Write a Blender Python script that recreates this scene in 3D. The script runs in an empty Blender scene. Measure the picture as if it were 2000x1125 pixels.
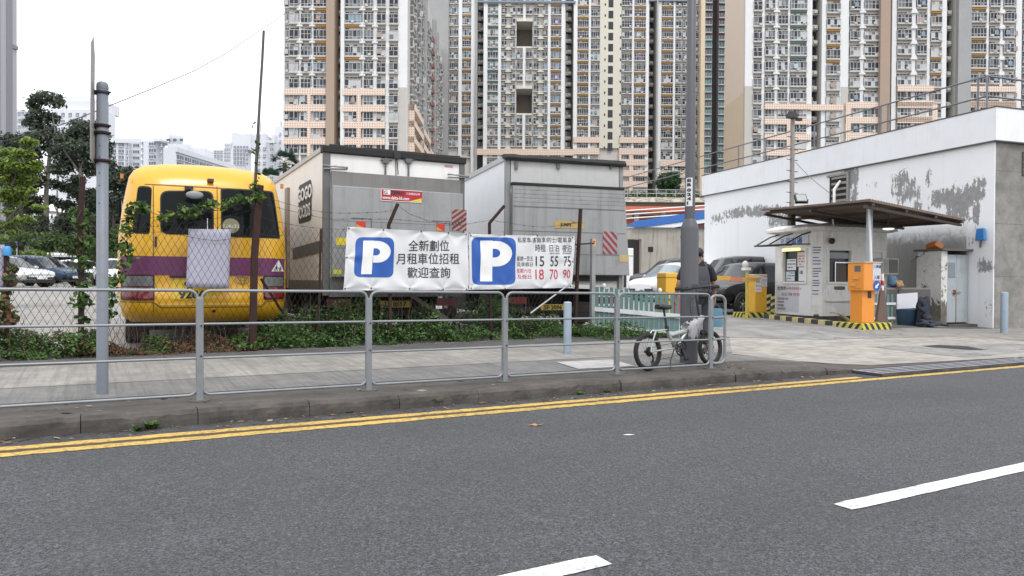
import bpy, bmesh, math, random
import numpy as np
from mathutils import Vector, Matrix

# ------------------------------------------------------------------ camera
SC = bpy.context.scene
FPX = 1420.0                      # focal length in photo pixels (2000 px wide)
CZ = 1.26                         # eye height above the carriageway
YAW = math.radians(60)            # heading of the lens from the kerb direction
PITCH = math.radians(0.585)       # looking slightly down
ROLL = 0.006
F0 = Vector((math.cos(YAW), math.sin(YAW), 0))
R0 = Vector((math.sin(YAW), -math.cos(YAW), 0))
UP = Vector((0, 0, 1))
CD = (F0 * math.cos(PITCH) - UP * math.sin(PITCH)).normalized()
CU0 = R0.cross(CD).normalized()
CR = (R0 * math.cos(ROLL) + CU0 * math.sin(ROLL)).normalized()
CU = CR.cross(CD).normalized()
CP = Vector((0, 0, CZ))
cam = bpy.data.cameras.new("camera")
cam.sensor_width = 36.0
cam.lens = 36.0 * FPX / 2000.0
cam.clip_start = 0.05
cam.clip_end = 5000
camo = bpy.data.objects.new("camera", cam)
SC.collection.objects.link(camo)
m = Matrix((CR, CU, -CD)).transposed().to_4x4()
m.translation = CP
camo.matrix_world = m
SC.camera = camo

# ------------------------------------------------------------------ sky, sun, exposure
SUN_EL, SUN_AZ = math.radians(58), math.radians(-95)
w = bpy.data.worlds.new("World")
SC.world = w
w.use_nodes = True
nt = w.node_tree
nt.nodes.clear()
o = nt.nodes.new("ShaderNodeOutputWorld")
bg = nt.nodes.new("ShaderNodeBackground")
sky = nt.nodes.new("ShaderNodeTexSky")
sky.sky_type = 'NISHITA'
sky.sun_disc = False
sky.sun_elevation = SUN_EL
sky.sun_rotation = math.radians(90) - SUN_AZ
sky.dust_density = 4.0
hs = nt.nodes.new("ShaderNodeHueSaturation")
hs.inputs['Saturation'].default_value = 0.25
mx = nt.nodes.new("ShaderNodeMix")
mx.data_type = 'RGBA'
mx.inputs[0].default_value = 0.72             # share of the sky covered by white cloud
mx.inputs[7].default_value = (14.2, 14.6, 15.4, 1)
nt.links.new(sky.outputs[0], hs.inputs['Color'])
nt.links.new(hs.outputs[0], mx.inputs[6])
nt.links.new(mx.outputs[2], bg.inputs[0])
bg.inputs[1].default_value = 0.11
nt.links.new(bg.outputs[0], o.inputs[0])
sl = bpy.data.lights.new("sun", 'SUN')
sl.energy = 1.2
sl.angle = math.radians(14)
sl.color = (1.0, 0.96, 0.9)
slo = bpy.data.objects.new("sun", sl)
SC.collection.objects.link(slo)
sd = Vector((math.cos(SUN_AZ) * math.cos(SUN_EL), math.sin(SUN_AZ) * math.cos(SUN_EL), math.sin(SUN_EL)))
slo.rotation_euler = (-sd).to_track_quat('-Z', 'Y').to_euler()
slo.location = (0, 0, 40)
SC.view_settings.view_transform = 'Standard'
SC.view_settings.look = 'None'
SC.view_settings.gamma = 1
SC.view_settings.use_curve_mapping = False
SC.view_settings.exposure = 0.32

# ------------------------------------------------------------------ photo geometry helpers
RK = 0.009                         # the street falls gently along the kerb
def road_z(x):
    return -RK * (max(-30, min(60, x)) - 0.86)
def sstep(a, b, t):
    t = max(0.0, min(1.0, (t - a) / (b - a)))
    return t * t * (3 - 2 * t)
LOT = 0.19
YK, YB = 6.8, 11.3                 # kerb face, back of the pavement
def lot_z(x, y):
    return LOT + min(0.66, 0.042 * max(0, y - 18.5)) - 0.14 * sstep(17, 21, x) * (1 - sstep(13, 17, y))
def ground_z(x, y):
    if y < YK:
        return road_z(x)
    if y < YB:
        kh = 0.125 - 0.10 * sstep(8.6, 10.2, x)
        t = sstep(YK + 0.2, YB, y)
        return (road_z(x) + kh) * (1 - t) + lot_z(x, y) * t
    return lot_z(x, y)
def ray(px, py):
    return CD + CR * ((px - 1000) / FPX) + CU * ((562.5 - py) / FPX)
def dpt(px, py, Z):
    """the point seen at a photo pixel, Z metres along the lens axis"""
    return CP + ray(px, py) * Z
def gpt(px, py, zoff=0.0):
    """where the sight line through a photo pixel meets the ground"""
    d = ray(px, py)
    t = 1.0
    while t < 400:
        p = CP + d * t
        if p.z <= ground_z(p.x, p.y) + zoff:
            break
        t += 0.02
    return CP + d * t
def gat(px, Z):
    """the ground point under a photo column at depth Z"""
    p = CP + ray(px, 548) * Z
    return Vector((p.x, p.y, ground_z(p.x, p.y)))
def hz(px):
    return 548 + ROLL * (px - 1000)
def zat(px, py, Z):
    return CZ + (hz(px) - py) * Z / FPX
def plan(lat, dep):
    p = R0 * lat + F0 * dep
    return Vector((p.x, p.y, 0))

# ------------------------------------------------------------------ building blocks
COL = SC.collection
class MB:
    def __init__(s):
        s.v, s.f, s.m, s.s = [], [], [], []
    def add(s, verts, faces, mat=0, smooth=False, M=None):
        o = len(s.v)
        if M is not None:
            verts = [M @ Vector(p) for p in verts]
        s.v.extend(tuple(p) for p in verts)
        for f in faces:
            s.f.append(tuple(i + o for i in f)); s.m.append(mat); s.s.append(smooth)
        return s
    def box(s, c, d, mat=0, M=None, rz=0, taper=1.0):
        x, y, z = d[0] / 2, d[1] / 2, d[2] / 2
        t = taper
        vs = [(-x, -y, -z), (x, -y, -z), (x, y, -z), (-x, y, -z), (-x * t, -y * t, z), (x * t, -y * t, z), (x * t, y * t, z), (-x * t, y * t, z)]
        T = Matrix.Translation(Vector(c)) @ Matrix.Rotation(rz, 4, 'Z')
        if M is not None:
            T = M @ T
        return s.add(vs, [(0, 3, 2, 1), (4, 5, 6, 7), (0, 1, 5, 4), (1, 2, 6, 5), (2, 3, 7, 6), (3, 0, 4, 7)], mat, False, T)
    def bx(s, x0, x1, y0, y1, z0, z1, mat=0, M=None):
        return s.box(((x0 + x1) / 2, (y0 + y1) / 2, (z0 + z1) / 2), (abs(x1 - x0), abs(y1 - y0), abs(z1 - z0)), mat, M)
    def quad(s, a, b, c, d, mat=0, smooth=False):
        return s.add([a, b, c, d], [(0, 1, 2, 3)], mat, smooth)
    def tube(s, pts, r, n=8, mat=0, cap=True, smooth=True, M=None):
        pts = [Vector(p) for p in pts]
        if not isinstance(r, (list, tuple)):
            r = [r] * len(pts)
        vs, fs = [], []
        a = None
        for i, p in enumerate(pts):
            if i == 0: t = pts[1] - p
            elif i == len(pts) - 1: t = p - pts[i - 1]
            else: t = (pts[i + 1] - p).normalized() + (p - pts[i - 1]).normalized()
            if t.length < 1e-9: t = Vector((0, 0, 1))
            t.normalize()
            if a is None:
                a = t.orthogonal().normalized()
            else:
                a = (a - t * a.dot(t))
                a = a.normalized() if a.length > 1e-6 else t.orthogonal().normalized()
            b = t.cross(a)
            for k in range(n):
                g = 2 * math.pi * k / n
                vs.append(p + (a * math.cos(g) + b * math.sin(g)) * r[i])
        for i in range(len(pts) - 1):
            for k in range(n):
                k2 = (k + 1) % n
                fs.append((i * n + k, i * n + k2, (i + 1) * n + k2, (i + 1) * n + k))
        s.add(vs, fs, mat, smooth, M)
        if cap:
            L = (len(pts) - 1) * n
            s.add(vs[:n], [tuple(range(n - 1, -1, -1))], mat, False, M)
            s.add(vs[L:], [tuple(range(n))], mat, False, M)
        return s
    def prism(s, poly, z0, z1, mat=0, M=None, smooth=False):
        n = len(poly)
        vs = [(p[0], p[1], z0) for p in poly] + [(p[0], p[1], z1) for p in poly]
        fs = [tuple(range(n - 1, -1, -1)), tuple(range(n, 2 * n))]
        s.add(vs, fs, mat, False, M)
        return s.add(vs, [(i, (i + 1) % n, n + (i + 1) % n, n + i) for i in range(n)], mat, smooth, M)
    def lathe(s, prof, n=24, mat=0, M=None, smooth=True):
        vs, fs = [], []
        for r, z in prof:
            for k in range(n):
                g = 2 * math.pi * k / n
                vs.append((r * math.cos(g), r * math.sin(g), z))
        for i in range(len(prof) - 1):
            for k in range(n):
                k2 = (k + 1) % n
                fs.append((i * n + k, i * n + k2, (i + 1) * n + k2, (i + 1) * n + k))
        return s.add(vs, fs, mat, smooth, M)
    def ell(s, c, rad, nu=14, nv=9, mat=0, M=None):
        vs, fs = [], []
        c = Vector(c)
        for j in range(nv + 1):
            ph = -math.pi / 2 + math.pi * j / nv
            for i in range(nu):
                g = 2 * math.pi * i / nu
                vs.append((c.x + rad[0] * math.cos(ph) * math.cos(g), c.y + rad[1] * math.cos(ph) * math.sin(g), c.z + rad[2] * math.sin(ph)))
        for j in range(nv):
            for i in range(nu):
                i2 = (i + 1) % nu
                fs.append((j * nu + i, j * nu + i2, (j + 1) * nu + i2, (j + 1) * nu + i))
        return s.add(vs, fs, mat, True, M)
    def loft(s, rings, mat=0, closed=True, caps=True, smooth=True, M=None):
        n = len(rings[0])
        vs = [p for r in rings for p in r]
        fs = []
        for i in range(len(rings) - 1):
            for k in range(n if closed else n - 1):
                k2 = (k + 1) % n
                fs.append((i * n + k, i * n + k2, (i + 1) * n + k2, (i + 1) * n + k))
        s.add(vs, fs, mat, smooth, M)
        if caps and closed:
            s.add(rings[0], [tuple(range(n - 1, -1, -1))], mat, False, M)
            s.add(rings[-1], [tuple(range(n))], mat, False, M)
        return s
    def build(s, name, mats, parent=None, loc=None, rz=0, bev=0, seg=2, weld=False, recalc=False):
        me = bpy.data.meshes.new(name)
        me.from_pydata(s.v, [], s.f)
        if not isinstance(mats, (list, tuple)):
            mats = [mats]
        for a in mats:
            me.materials.append(a)
        me.polygons.foreach_set('material_index', s.m)
        me.polygons.foreach_set('use_smooth', s.s)
        if bev or weld or recalc:
            bm = bmesh.new(); bm.from_mesh(me)
            if weld:
                bmesh.ops.remove_doubles(bm, verts=bm.verts, dist=1e-4)
            if recalc:
                bmesh.ops.recalc_face_normals(bm, faces=bm.faces)
            if bev:
                ed = [e for e in bm.edges if len(e.link_faces) == 2 and e.calc_face_angle(0) > 0.6]
                bmesh.ops.bevel(bm, geom=ed, offset=bev, segments=seg, profile=0.5, affect='EDGES', clamp_overlap=True)
            bm.to_mesh(me); bm.free()
        me.update()
        ob = bpy.data.objects.new(name, me)
        COL.objects.link(ob)
        if parent is not None:
            ob.parent = parent
        if loc is not None:
            ob.location = loc
        if rz:
            ob.rotation_euler = (0, 0, rz)
        return ob

def tag(o, label=None, cat=None, group=None, kind=None):
    if label: o['label'] = label
    if cat: o['category'] = cat
    if group: o['group'] = group
    if kind: o['kind'] = kind
    return o
def thing(name, label, cat, loc=(0, 0, 0), rz=0, group=None):
    o = bpy.data.objects.new(name, None)
    COL.objects.link(o)
    o.location = loc
    o.rotation_euler = (0, 0, rz)
    o.empty_display_size = 0.2
    return tag(o, label, cat, group)
def copy_tree(o, parent=None):
    c = o.copy()
    COL.objects.link(c)
    if parent is not None:
        c.parent = parent
    for ch in list(o.children):
        copy_tree(ch, c)
    return c

# ------------------------------------------------------------------ materials
MATS = {}
def nmat(name):
    mt = bpy.data.materials.new(name)
    mt.use_nodes = True
    n = mt.node_tree
    n.nodes.clear()
    out = n.nodes.new("ShaderNodeOutputMaterial")
    b = n.nodes.new("ShaderNodeBsdfPrincipled")
    n.links.new(b.outputs[0], out.inputs[0])
    return mt, n, b
def nd(n, t, **kw):
    x = n.nodes.new(t)
    for k, v in kw.items():
        setattr(x, k, v)
    return x
def noise(n, vec, scale, detail=4, rough=0.55, dist=0):
    x = n.nodes.new("ShaderNodeTexNoise")
    x.inputs['Scale'].default_value = scale
    x.inputs['Detail'].default_value = detail
    x.inputs['Roughness'].default_value = rough
    x.inputs['Distortion'].default_value = dist
    if vec is not None:
        n.links.new(vec, x.inputs['Vector'])
    return x.outputs[0]
def ramp(n, fac, a, b, ca=(0, 0, 0, 1), cb=(1, 1, 1, 1)):
    x = n.nodes.new("ShaderNodeValToRGB")
    x.color_ramp.elements[0].position = a
    x.color_ramp.elements[1].position = b
    x.color_ramp.elements[0].color = ca
    x.color_ramp.elements[1].color = cb
    n.links.new(fac, x.inputs[0])
    return x.outputs[0]
def mixc(n, fac, a, b, blend='MIX'):
    x = n.nodes.new("ShaderNodeMix")
    x.data_type = 'RGBA'
    x.blend_type = blend
    for sock, v in ((x.inputs[0], fac), (x.inputs[6], a), (x.inputs[7], b)):
        if isinstance(v, (int, float)):
            sock.default_value = v
        elif isinstance(v, (tuple, list)):
            sock.default_value = tuple(v) + ((1,) if len(v) == 3 else ())
        else:
            n.links.new(v, sock)
    return x.outputs[2]
def mth(n, op, a, b=None, c=None, clamp=False):
    x = n.nodes.new("ShaderNodeMath")
    x.operation = op
    x.use_clamp = clamp
    for i, v in enumerate((a, b, c)):
        if v is None: continue
        if isinstance(v, (int, float)): x.inputs[i].default_value = v
        else: n.links.new(v, x.inputs[i])
    return x.outputs[0]
def coords(n, kind='pos', scale=(1, 1, 1)):
    if kind == 'pos':
        v = n.nodes.new("ShaderNodeNewGeometry").outputs['Position']
    else:
        v = n.nodes.new("ShaderNodeTexCoord").outputs['Object']
    if scale != (1, 1, 1):
        mp = n.nodes.new("ShaderNodeMapping")
        mp.inputs['Scale'].default_value = scale
        n.links.new(v, mp.inputs['Vector'])
        v = mp.outputs[0]
    return v
def sh(c, k):
    return tuple(max(0.0, min(1.0, x * k)) for x in c)
def setbump(n, b, h, strength=0.3, dist=0.01):
    bp = n.nodes.new("ShaderNodeBump")
    bp.inputs['Strength'].default_value = strength
    bp.inputs['Distance'].default_value = dist
    n.links.new(h, bp.inputs['Height'])
    n.links.new(bp.outputs[0], b.inputs['Normal'])
def mat(name, col, rough=0.6, metal=0.0, var=0.12, scale=6, dirt=0.0, dcol=(0.06, 0.05, 0.04), dscale=3, streak=0.0,
        bump=0.0, bscale=60, coat=0.0, spec=0.5, emit=0, space='pos', alpha=1.0):
    if name in MATS:
        return MATS[name]
    mt, n, b = nmat(name)
    v = coords(n, space)
    c = mixc(n, noise(n, v, scale), sh(col, 1 - var), sh(col, 1 + var))
    if dirt:
        c = mixc(n, mth(n, 'MULTIPLY', ramp(n, noise(n, v, dscale, 6, 0.65), 0.5, 0.72), dirt), c, dcol)
    if streak:
        v2 = coords(n, space, (9, 9, 0.7))
        c = mixc(n, mth(n, 'MULTIPLY', ramp(n, noise(n, v2, 1.0, 5, 0.6), 0.5, 0.75), streak), c, dcol)
    n.links.new(c, b.inputs['Base Color'])
    b.inputs['Roughness'].default_value = rough
    b.inputs['Metallic'].default_value = metal
    b.inputs['Specular IOR Level'].default_value = spec
    if coat:
        b.inputs['Coat Weight'].default_value = coat
        b.inputs['Coat Roughness'].default_value = 0.08
    if emit:
        n.links.new(c, b.inputs['Emission Color'])
        b.inputs['Emission Strength'].default_value = emit
    if bump:
        setbump(n, b, noise(n, v, bscale, 5), bump, 0.01)
    if alpha < 1:
        b.inputs['Alpha'].default_value = alpha
    MATS[name] = mt
    return mt

WHITE = mat('white_paint', (0.78, 0.78, 0.77), 0.6, dirt=0.12)
BLACK = mat('black_plastic', (0.015, 0.015, 0.016), 0.45)
RUBBER = mat('rubber', (0.018, 0.018, 0.019), 0.85, bump=0.2)
GALV = mat('galvanised_steel', (0.40, 0.42, 0.44), 0.5, 0.55, var=0.18, scale=14, dirt=0.25, dscale=8, bump=0.05)
RUST = mat('rusty_iron', (0.028, 0.012, 0.010), 0.9, var=0.5, scale=20, bump=0.4, dirt=0.5, dcol=(0.075, 0.026, 0.012), dscale=9)
PIPEBLUE = mat('blue_grey_paint', (0.25, 0.31, 0.37), 0.5, var=0.08, scale=10, dirt=0.2, dscale=7, bump=0.05)
POLEGREY = mat('grey_pole_paint', (0.078, 0.082, 0.092), 0.5, var=0.1, dirt=0.15, dscale=6)
SIGNGREY = mat('sign_pole_paint', (0.165, 0.185, 0.215), 0.5, var=0.1, dirt=0.35, dcol=(0.12, 0.08, 0.06), dscale=6)
CHROME = mat('bright_metal', (0.6, 0.6, 0.62), 0.25, 1.0, var=0.05)
WIRE = mat('weathered_wire', (0.05, 0.043, 0.04), 0.7, 0.5, var=0.3)
TXTBLACK = mat('ink_black', (0.02, 0.02, 0.022), 0.6, var=0.02)
TXTRED = mat('ink_red', (0.45, 0.03, 0.05), 0.6, var=0.05)
TXTBLUE = mat('ink_blue', (0.018, 0.09, 0.36), 0.5, var=0.06)
TXTWHITE = mat('ink_white', (0.75, 0.75, 0.74), 0.6, var=0.03)

def text_mb(body, size, mb=None, M=None, mat=0, align='LEFT', bold=0.0, xs=1.0, ext=0.0, aligny='BOTTOM_BASELINE'):
    """lettering as faces in the local xy plane (or through matrix M) added to a mesh"""
    cu = bpy.data.curves.new('lettering', 'FONT')
    cu.body = body
    cu.size = size
    cu.align_x = align
    cu.align_y = aligny
    cu.offset = bold
    cu.extrude = ext
    cu.resolution_u = 3
    ob = bpy.data.objects.new('lettering', cu)
    COL.objects.link(ob)
    dg = bpy.context.evaluated_depsgraph_get()
    dg.update()
    me = bpy.data.meshes.new_from_object(ob.evaluated_get(dg))
    vs = [Vector((v.co.x * xs, v.co.y, v.co.z)) for v in me.vertices]
    fs = [tuple(p.vertices) for p in me.polygons]
    bpy.data.objects.remove(ob)
    bpy.data.curves.remove(cu)
    bpy.data.meshes.remove(me)
    if mb is None: mb = MB()
    mb.add(vs, fs, mat, False, M)
    return mb
# faces of a vertical board whose local x runs along it, z up, facing -y
def board_M(x, y, z):
    return Matrix.Translation((x, y, z)) @ Matrix.Rotation(math.radians(90), 4, 'X')
def fit_text(body, x0, x1, z0, z1, mb, M, mat=0, bold=0.0):
    """lettering stretched to fill a box on a board"""
    t = text_mb(body, 1.0, None, None, 0, 'LEFT', bold)
    xa, xb = min(v[0] for v in t.v), max(v[0] for v in t.v)
    ya, yb = min(v[1] for v in t.v), max(v[1] for v in t.v)
    mb.add([Vector((x0 + (v[0] - xa) / (xb - xa) * (x1 - x0), z0 + (v[1] - ya) / (yb - ya) * (z1 - z0), 0)) for v in t.v], t.f, mat, False, M)
def rrect(w, h, r, n=5, cx=0, cy=0):
    out = []
    for (sx, sy, a0) in ((1, -1, -90), (1, 1, 0), (-1, 1, 90), (-1, -1, 180)):
        for k in range(n + 1):
            a = math.radians(a0 + 90 * k / n)
            out.append((cx + sx * (w / 2 - r) + r * math.cos(a), cy + sy * (h / 2 - r) + r * math.sin(a)))
    return out
# ------------------------------------------------------------------ ground, road, pavement
def asphalt():
    mt, n, b = nmat('asphalt')
    v = coords(n)
    g = mth(n, 'ADD', mth(n, 'MULTIPLY', noise(n, v, 135, 2, 0.6), 0.66), mth(n, 'MULTIPLY', noise(n, v, 52, 3, 0.7), 0.34))
    vo = nd(n, "ShaderNodeTexVoronoi"); vo.inputs['Scale'].default_value = 78; n.links.new(v, vo.inputs['Vector'])
    spk = ramp(n, vo.outputs['Color'], 0.62, 0.98)
    c = mixc(n, ramp(n, g, 0.40, 0.61), (0.006, 0.0065, 0.0075), (0.112, 0.115, 0.122))
    c = mixc(n, mth(n, 'MULTIPLY', spk, 0.55), c, (0.20, 0.205, 0.215))
    big = ramp(n, noise(n, v, 0.55, 5, 0.6), 0.3, 0.75)
    c = mixc(n, mth(n, 'MULTIPLY', big, 0.35), c, (0.030, 0.031, 0.035))
    lane = ramp(n, noise(n, coords(n, 'pos', (0.12, 1.1, 1)), 1.0, 3, 0.5), 0.35, 0.7)
    c = mixc(n, mth(n, 'MULTIPLY', lane, 0.22), c, (0.022, 0.022, 0.024))
    # dust and silt lying along the gutter
    sx = nd(n, "ShaderNodeSeparateXYZ"); n.links.new(v, sx.inputs[0])
    mr = nd(n, "ShaderNodeMapRange"); n.links.new(sx.outputs[1], mr.inputs[0])
    mr.inputs[1].default_value = 6.2; mr.inputs[2].default_value = 6.8
    gd = mth(n, 'MULTIPLY', mr.outputs[0], ramp(n, noise(n, v, 5, 6, 0.7), 0.35, 0.6))
    c = mixc(n, mth(n, 'MULTIPLY', gd, 0.9), c, (0.022, 0.016, 0.012))
    n.links.new(c, b.inputs['Base Color'])
    b.inputs['Roughness'].default_value = 0.82
    setbump(n, b, mth(n, 'ADD', g, vo.outputs['Distance']), 0.55, 0.006)
    return mt
def concrete(name, col, joint=None, dark=0.3, brush=None, stain=(0.05, 0.045, 0.04), sc=1.2, cracks=0.0):
    mt, n, b = nmat(name)
    v = coords(n)
    c = mixc(n, ramp(n, noise(n, v, 2.5, 8, 0.75), 0.3, 0.7), sh(col, 0.62), sh(col, 1.25))
    c = mixc(n, mth(n, 'MULTIPLY', ramp(n, noise(n, v, sc, 8, 0.7), 0.45, 0.75), dark), c, stain)
    c = mixc(n, mth(n, 'MULTIPLY', ramp(n, noise(n, v, 80, 3, 0.7), 0.45, 0.7), 0.25), c, sh(col, 0.5))
    if brush:
        v2 = coords(n, 'pos', brush)
        c = mixc(n, mth(n, 'MULTIPLY', ramp(n, noise(n, v2, 1.0, 4, 0.6), 0.45, 0.62), 0.45), c, sh(col, 0.45))
    if cracks:
        vo = nd(n, "ShaderNodeTexVoronoi"); vo.feature = 'DISTANCE_TO_EDGE'; vo.inputs['Scale'].default_value = cracks
        wv = nd(n, "ShaderNodeVectorMath"); wv.operation = 'ADD'
        nz = nd(n, "ShaderNodeTexNoise"); nz.inputs['Scale'].default_value = 1.4; nz.inputs['Detail'].default_value = 5
        n.links.new(v, nz.inputs['Vector'])
        n.links.new(v, wv.inputs[0]); n.links.new(nz.outputs['Color'], wv.inputs[1])
        n.links.new(wv.outputs[0], vo.inputs['Vector'])
        c = mixc(n, ramp(n, vo.outputs['Distance'], 0.0, 0.012, (0.75, 0.75, 0.75, 1), (0, 0, 0, 1)), c, sh(col, 0.3))
    if joint:
        sx = nd(n, "ShaderNodeSeparateXYZ"); n.links.new(v, sx.inputs[0])
        a = mth(n, 'ABSOLUTE', mth(n, 'SUBTRACT', mth(n, 'FRACT', mth(n, 'DIVIDE', sx.outputs[joint[0]], joint[1])), 0.5))
        c = mixc(n, mth(n, 'GREATER_THAN', a, 0.5 - joint[2]), c, sh(col, 0.25))
    n.links.new(c, b.inputs['Base Color'])
    b.inputs['Roughness'].default_value = 0.85
    setbump(n, b, noise(n, v, 50, 6, 0.7), 0.25, 0.006)
    return mt

ASPH = asphalt()
KERBM = concrete('kerb_concrete', (0.088, 0.078, 0.069), None, 0.95, stain=(0.012, 0.010, 0.009), sc=3)
EDGEM = concrete('dirty_concrete', (0.095, 0.084, 0.074), None, 0.85, stain=(0.026, 0.022, 0.019), sc=1.8, brush=(0.6, 14, 14))
SLABM = concrete('pavement_concrete', (0.29, 0.275, 0.25), None, 0.55, brush=(26, 0.8, 3), stain=(0.10, 0.092, 0.085), sc=0.9)
SLABM2 = concrete('greyer_pavement_concrete', (0.185, 0.18, 0.172), None, 0.5, brush=(26, 0.8, 3), stain=(0.085, 0.08, 0.078), sc=0.9)
BACKM = concrete('asphalt_strip', (0.10, 0.098, 0.095), None, 0.5, stain=(0.05, 0.048, 0.045))
CROSSM = concrete('crossover_concrete', (0.36, 0.335, 0.30), None, 0.45, brush=(1.2, 9, 3), stain=(0.20, 0.185, 0.17), sc=0.6)
CROSSD = concrete('crossover_asphalt', (0.27, 0.262, 0.25), None, 0.6, stain=(0.12, 0.118, 0.115), cracks=0.45)
LOTM = concrete('lot_concrete', (0.30, 0.285, 0.265), None, 0.4, stain=(0.17, 0.16, 0.15), sc=0.5, cracks=0.3)

def sheet(name, x0, x1, y0, y1, nx, ny, m, lift=0.0, zf=ground_z):
    mb = MB()
    vs, fs = [], []
    for j in range(ny + 1):
        for i in range(nx + 1):
            x, y = x0 + (x1 - x0) * i / nx, y0 + (y1 - y0) * j / ny
            vs.append((x, y, zf(x, y) + lift))
    for j in range(ny):
        for i in range(nx):
            a = j * (nx + 1) + i
            fs.append((a, a + 1, a + nx + 2, a + nx + 1))
    mb.add(vs, fs, 0, True)
    ob = mb.build(name, m)
    ob['kind'] = 'structure'
    return ob

sheet('road', -40, 90, -14, YK, 65, 4, ASPH, 0, lambda x, y: road_z(x))
gm = MB(); gm.add([(-2500, -2500, -0.75), (2500, -2500, -0.75), (2500, 2500, -0.75), (-2500, 2500, -0.75)], [(0, 1, 2, 3)])
tag(gm.build('ground', concrete('far_ground', (0.16, 0.155, 0.14), None, 0.4)), kind='structure')
sheet('parking_lot', -60, 70, YB, 110, 65, 50, LOTM, 0, lambda x, y: lot_z(x, y))
# kerb: a run of stones with a worn face
XC0, XC1 = 9.0, 36.0
kb = MB()
x = -12.0
random.seed(3)
while x < 60:
    L = random.uniform(0.86, 1.0)
    za, zb = ground_z(x, YK + 0.05), ground_z(x + L, YK + 0.05)
    j = random.uniform(-0.012, 0.012)
    rg = []
    for k in range(13):
        xx = x + (L - 0.006) * k / 12
        zt_ = za + (zb - za) * k / 12
        r1, r2, r3 = (random.gauss(0, 0.003) for _ in range(3))
        if random.random() < 0.06: r2 -= 0.018
        rg.append([(xx, YK + j + r1, road_z(xx) - 0.1), (xx, YK + j + r1, road_z(xx) + 0.05), (xx, YK + j + 0.006 + r3, zt_ - 0.03 + r2), (xx, YK + j + 0.04 + r1, zt_ + 0.002 + r2 * 0.4), (xx, YK + 0.2, zt_ + 0.003), (xx, YK + 0.2, zt_ - 0.2)])
    kb.loft(rg, 0, smooth=False)
    x += L
tag(kb.build('kerb', KERBM, recalc=True), kind='structure')
sheet('pavement_edge', -12, 60, YK + 0.17, 7.75, 72, 4, EDGEM, -0.001)
sheet('pavement', -12, 60, 7.75, 8.75, 72, 6, SLABM2)
sheet('pavement_slab', -12, 60, 8.75, 10.55, 72, 8, SLABM)
JNT = mat('joint_dark', (0.035, 0.03, 0.027), 0.9, var=0.4, scale=12)
sheet('pavement_joint', -12, 9.3, 7.74, 7.762, 60, 1, JNT, 0.004)
sheet('pavement_joint', -12, 9.3, 8.742, 8.757, 60, 1, JNT, 0.004)
sheet('pavement_joint', -12, 9.3, 10.54, 10.562, 60, 1, JNT, 0.004)
sheet('pavement_verge', -12, 60, 10.55, YB, 72, 4, BACKM)
# crossover into the car park: lighter new concrete with an asphalt reinstatement
def patch(name, pts, m, lift):
    P = [gpt(px, py) for px, py in pts]
    bm = bmesh.new()
    f = bm.faces.new([bm.verts.new((p.x, p.y, 0)) for p in P])
    bmesh.ops.triangulate(bm, faces=bm.faces[:])
    for _ in range(4):
        bmesh.ops.subdivide_edges(bm, edges=[e for e in bm.edges if e.calc_length() > 0.8], cuts=1, use_grid_fill=True)
        bmesh.ops.triangulate(bm, faces=bm.faces[:])
    for v in bm.verts:
        v.co.z = ground_z(v.co.x, v.co.y) + lift
    bmesh.ops.recalc_face_normals(bm, faces=bm.faces)
    me = bpy.data.meshes.new(name); bm.to_mesh(me); bm.free()
    if me.polygons and sum(p.normal.z for p in me.polygons) < 0:
        me.flip_normals()
    me.materials.append(m)
    ob = bpy.data.objects.new(name, me); COL.objects.link(ob)
    ob['kind'] = 'structure'
    return ob
patch('driveway', [(1424, 657), (1600, 661), (1780, 655), (1990, 666), (2120, 680), (2120, 690), (1990, 698), (1700, 714), (1430, 692)], CROSSM, 0.006)
patch('driveway_asphalt', [(1240, 650), (1430, 628), (1700, 642), (1850, 658), (1600, 664), (1430, 660)], CROSSD, 0.011)
patch('driveway_reinstatement', [(1700, 678), (1990, 672), (2110, 682), (1990, 690), (1890, 699)], CROSSD, 0.011)
patch('driveway_tar_patch', [(1797, 677), (1835, 675), (1890, 678), (1925, 685), (1895, 685), (1840, 681)], mat('fresh_tar', (0.02, 0.021, 0.023), 0.7, var=0.3, scale=30, bump=0.3), 0.016)
patch('manhole_cover', [(1085, 708), (1195, 703), (1240, 716), (1130, 722)], concrete('cover_concrete', (0.40, 0.39, 0.38), None, 0.2, stain=(0.25, 0.24, 0.23)), 0.008)
# markings, 4 mm of worn thermoplastic
def marking(name, col, edge):
    mt, n, b = nmat(name)
    v = coords(n)
    c = mixc(n, noise(n, v, 9, 6, 0.7), sh(col, 0.85), sh(col, 1.1))
    wear = ramp(n, mth(n, 'ADD', noise(n, v, 24, 8, 0.75), mth(n, 'MULTIPLY', noise(n, v, 0.8, 3), 0.35)), 0.66, 0.80)
    c = mixc(n, mth(n, 'MULTIPLY', wear, 0.85), c, edge)
    c = mixc(n, mth(n, 'MULTIPLY', ramp(n, noise(n, v, 1.4, 4, 0.6), 0.5, 0.75), 0.3), c, edge)
    n.links.new(c, b.inputs['Base Color'])
    b.inputs['Roughness'].default_value = 0.7
    setbump(n, b, noise(n, v, 90, 3), 0.3, 0.004)
    return mt
YEL = marking('yellow_road_paint', (0.56, 0.38, 0.085), (0.12, 0.075, 0.035))
WHT = marking('white_road_paint', (0.74, 0.74, 0.71), (0.3, 0.3, 0.3))
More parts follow.
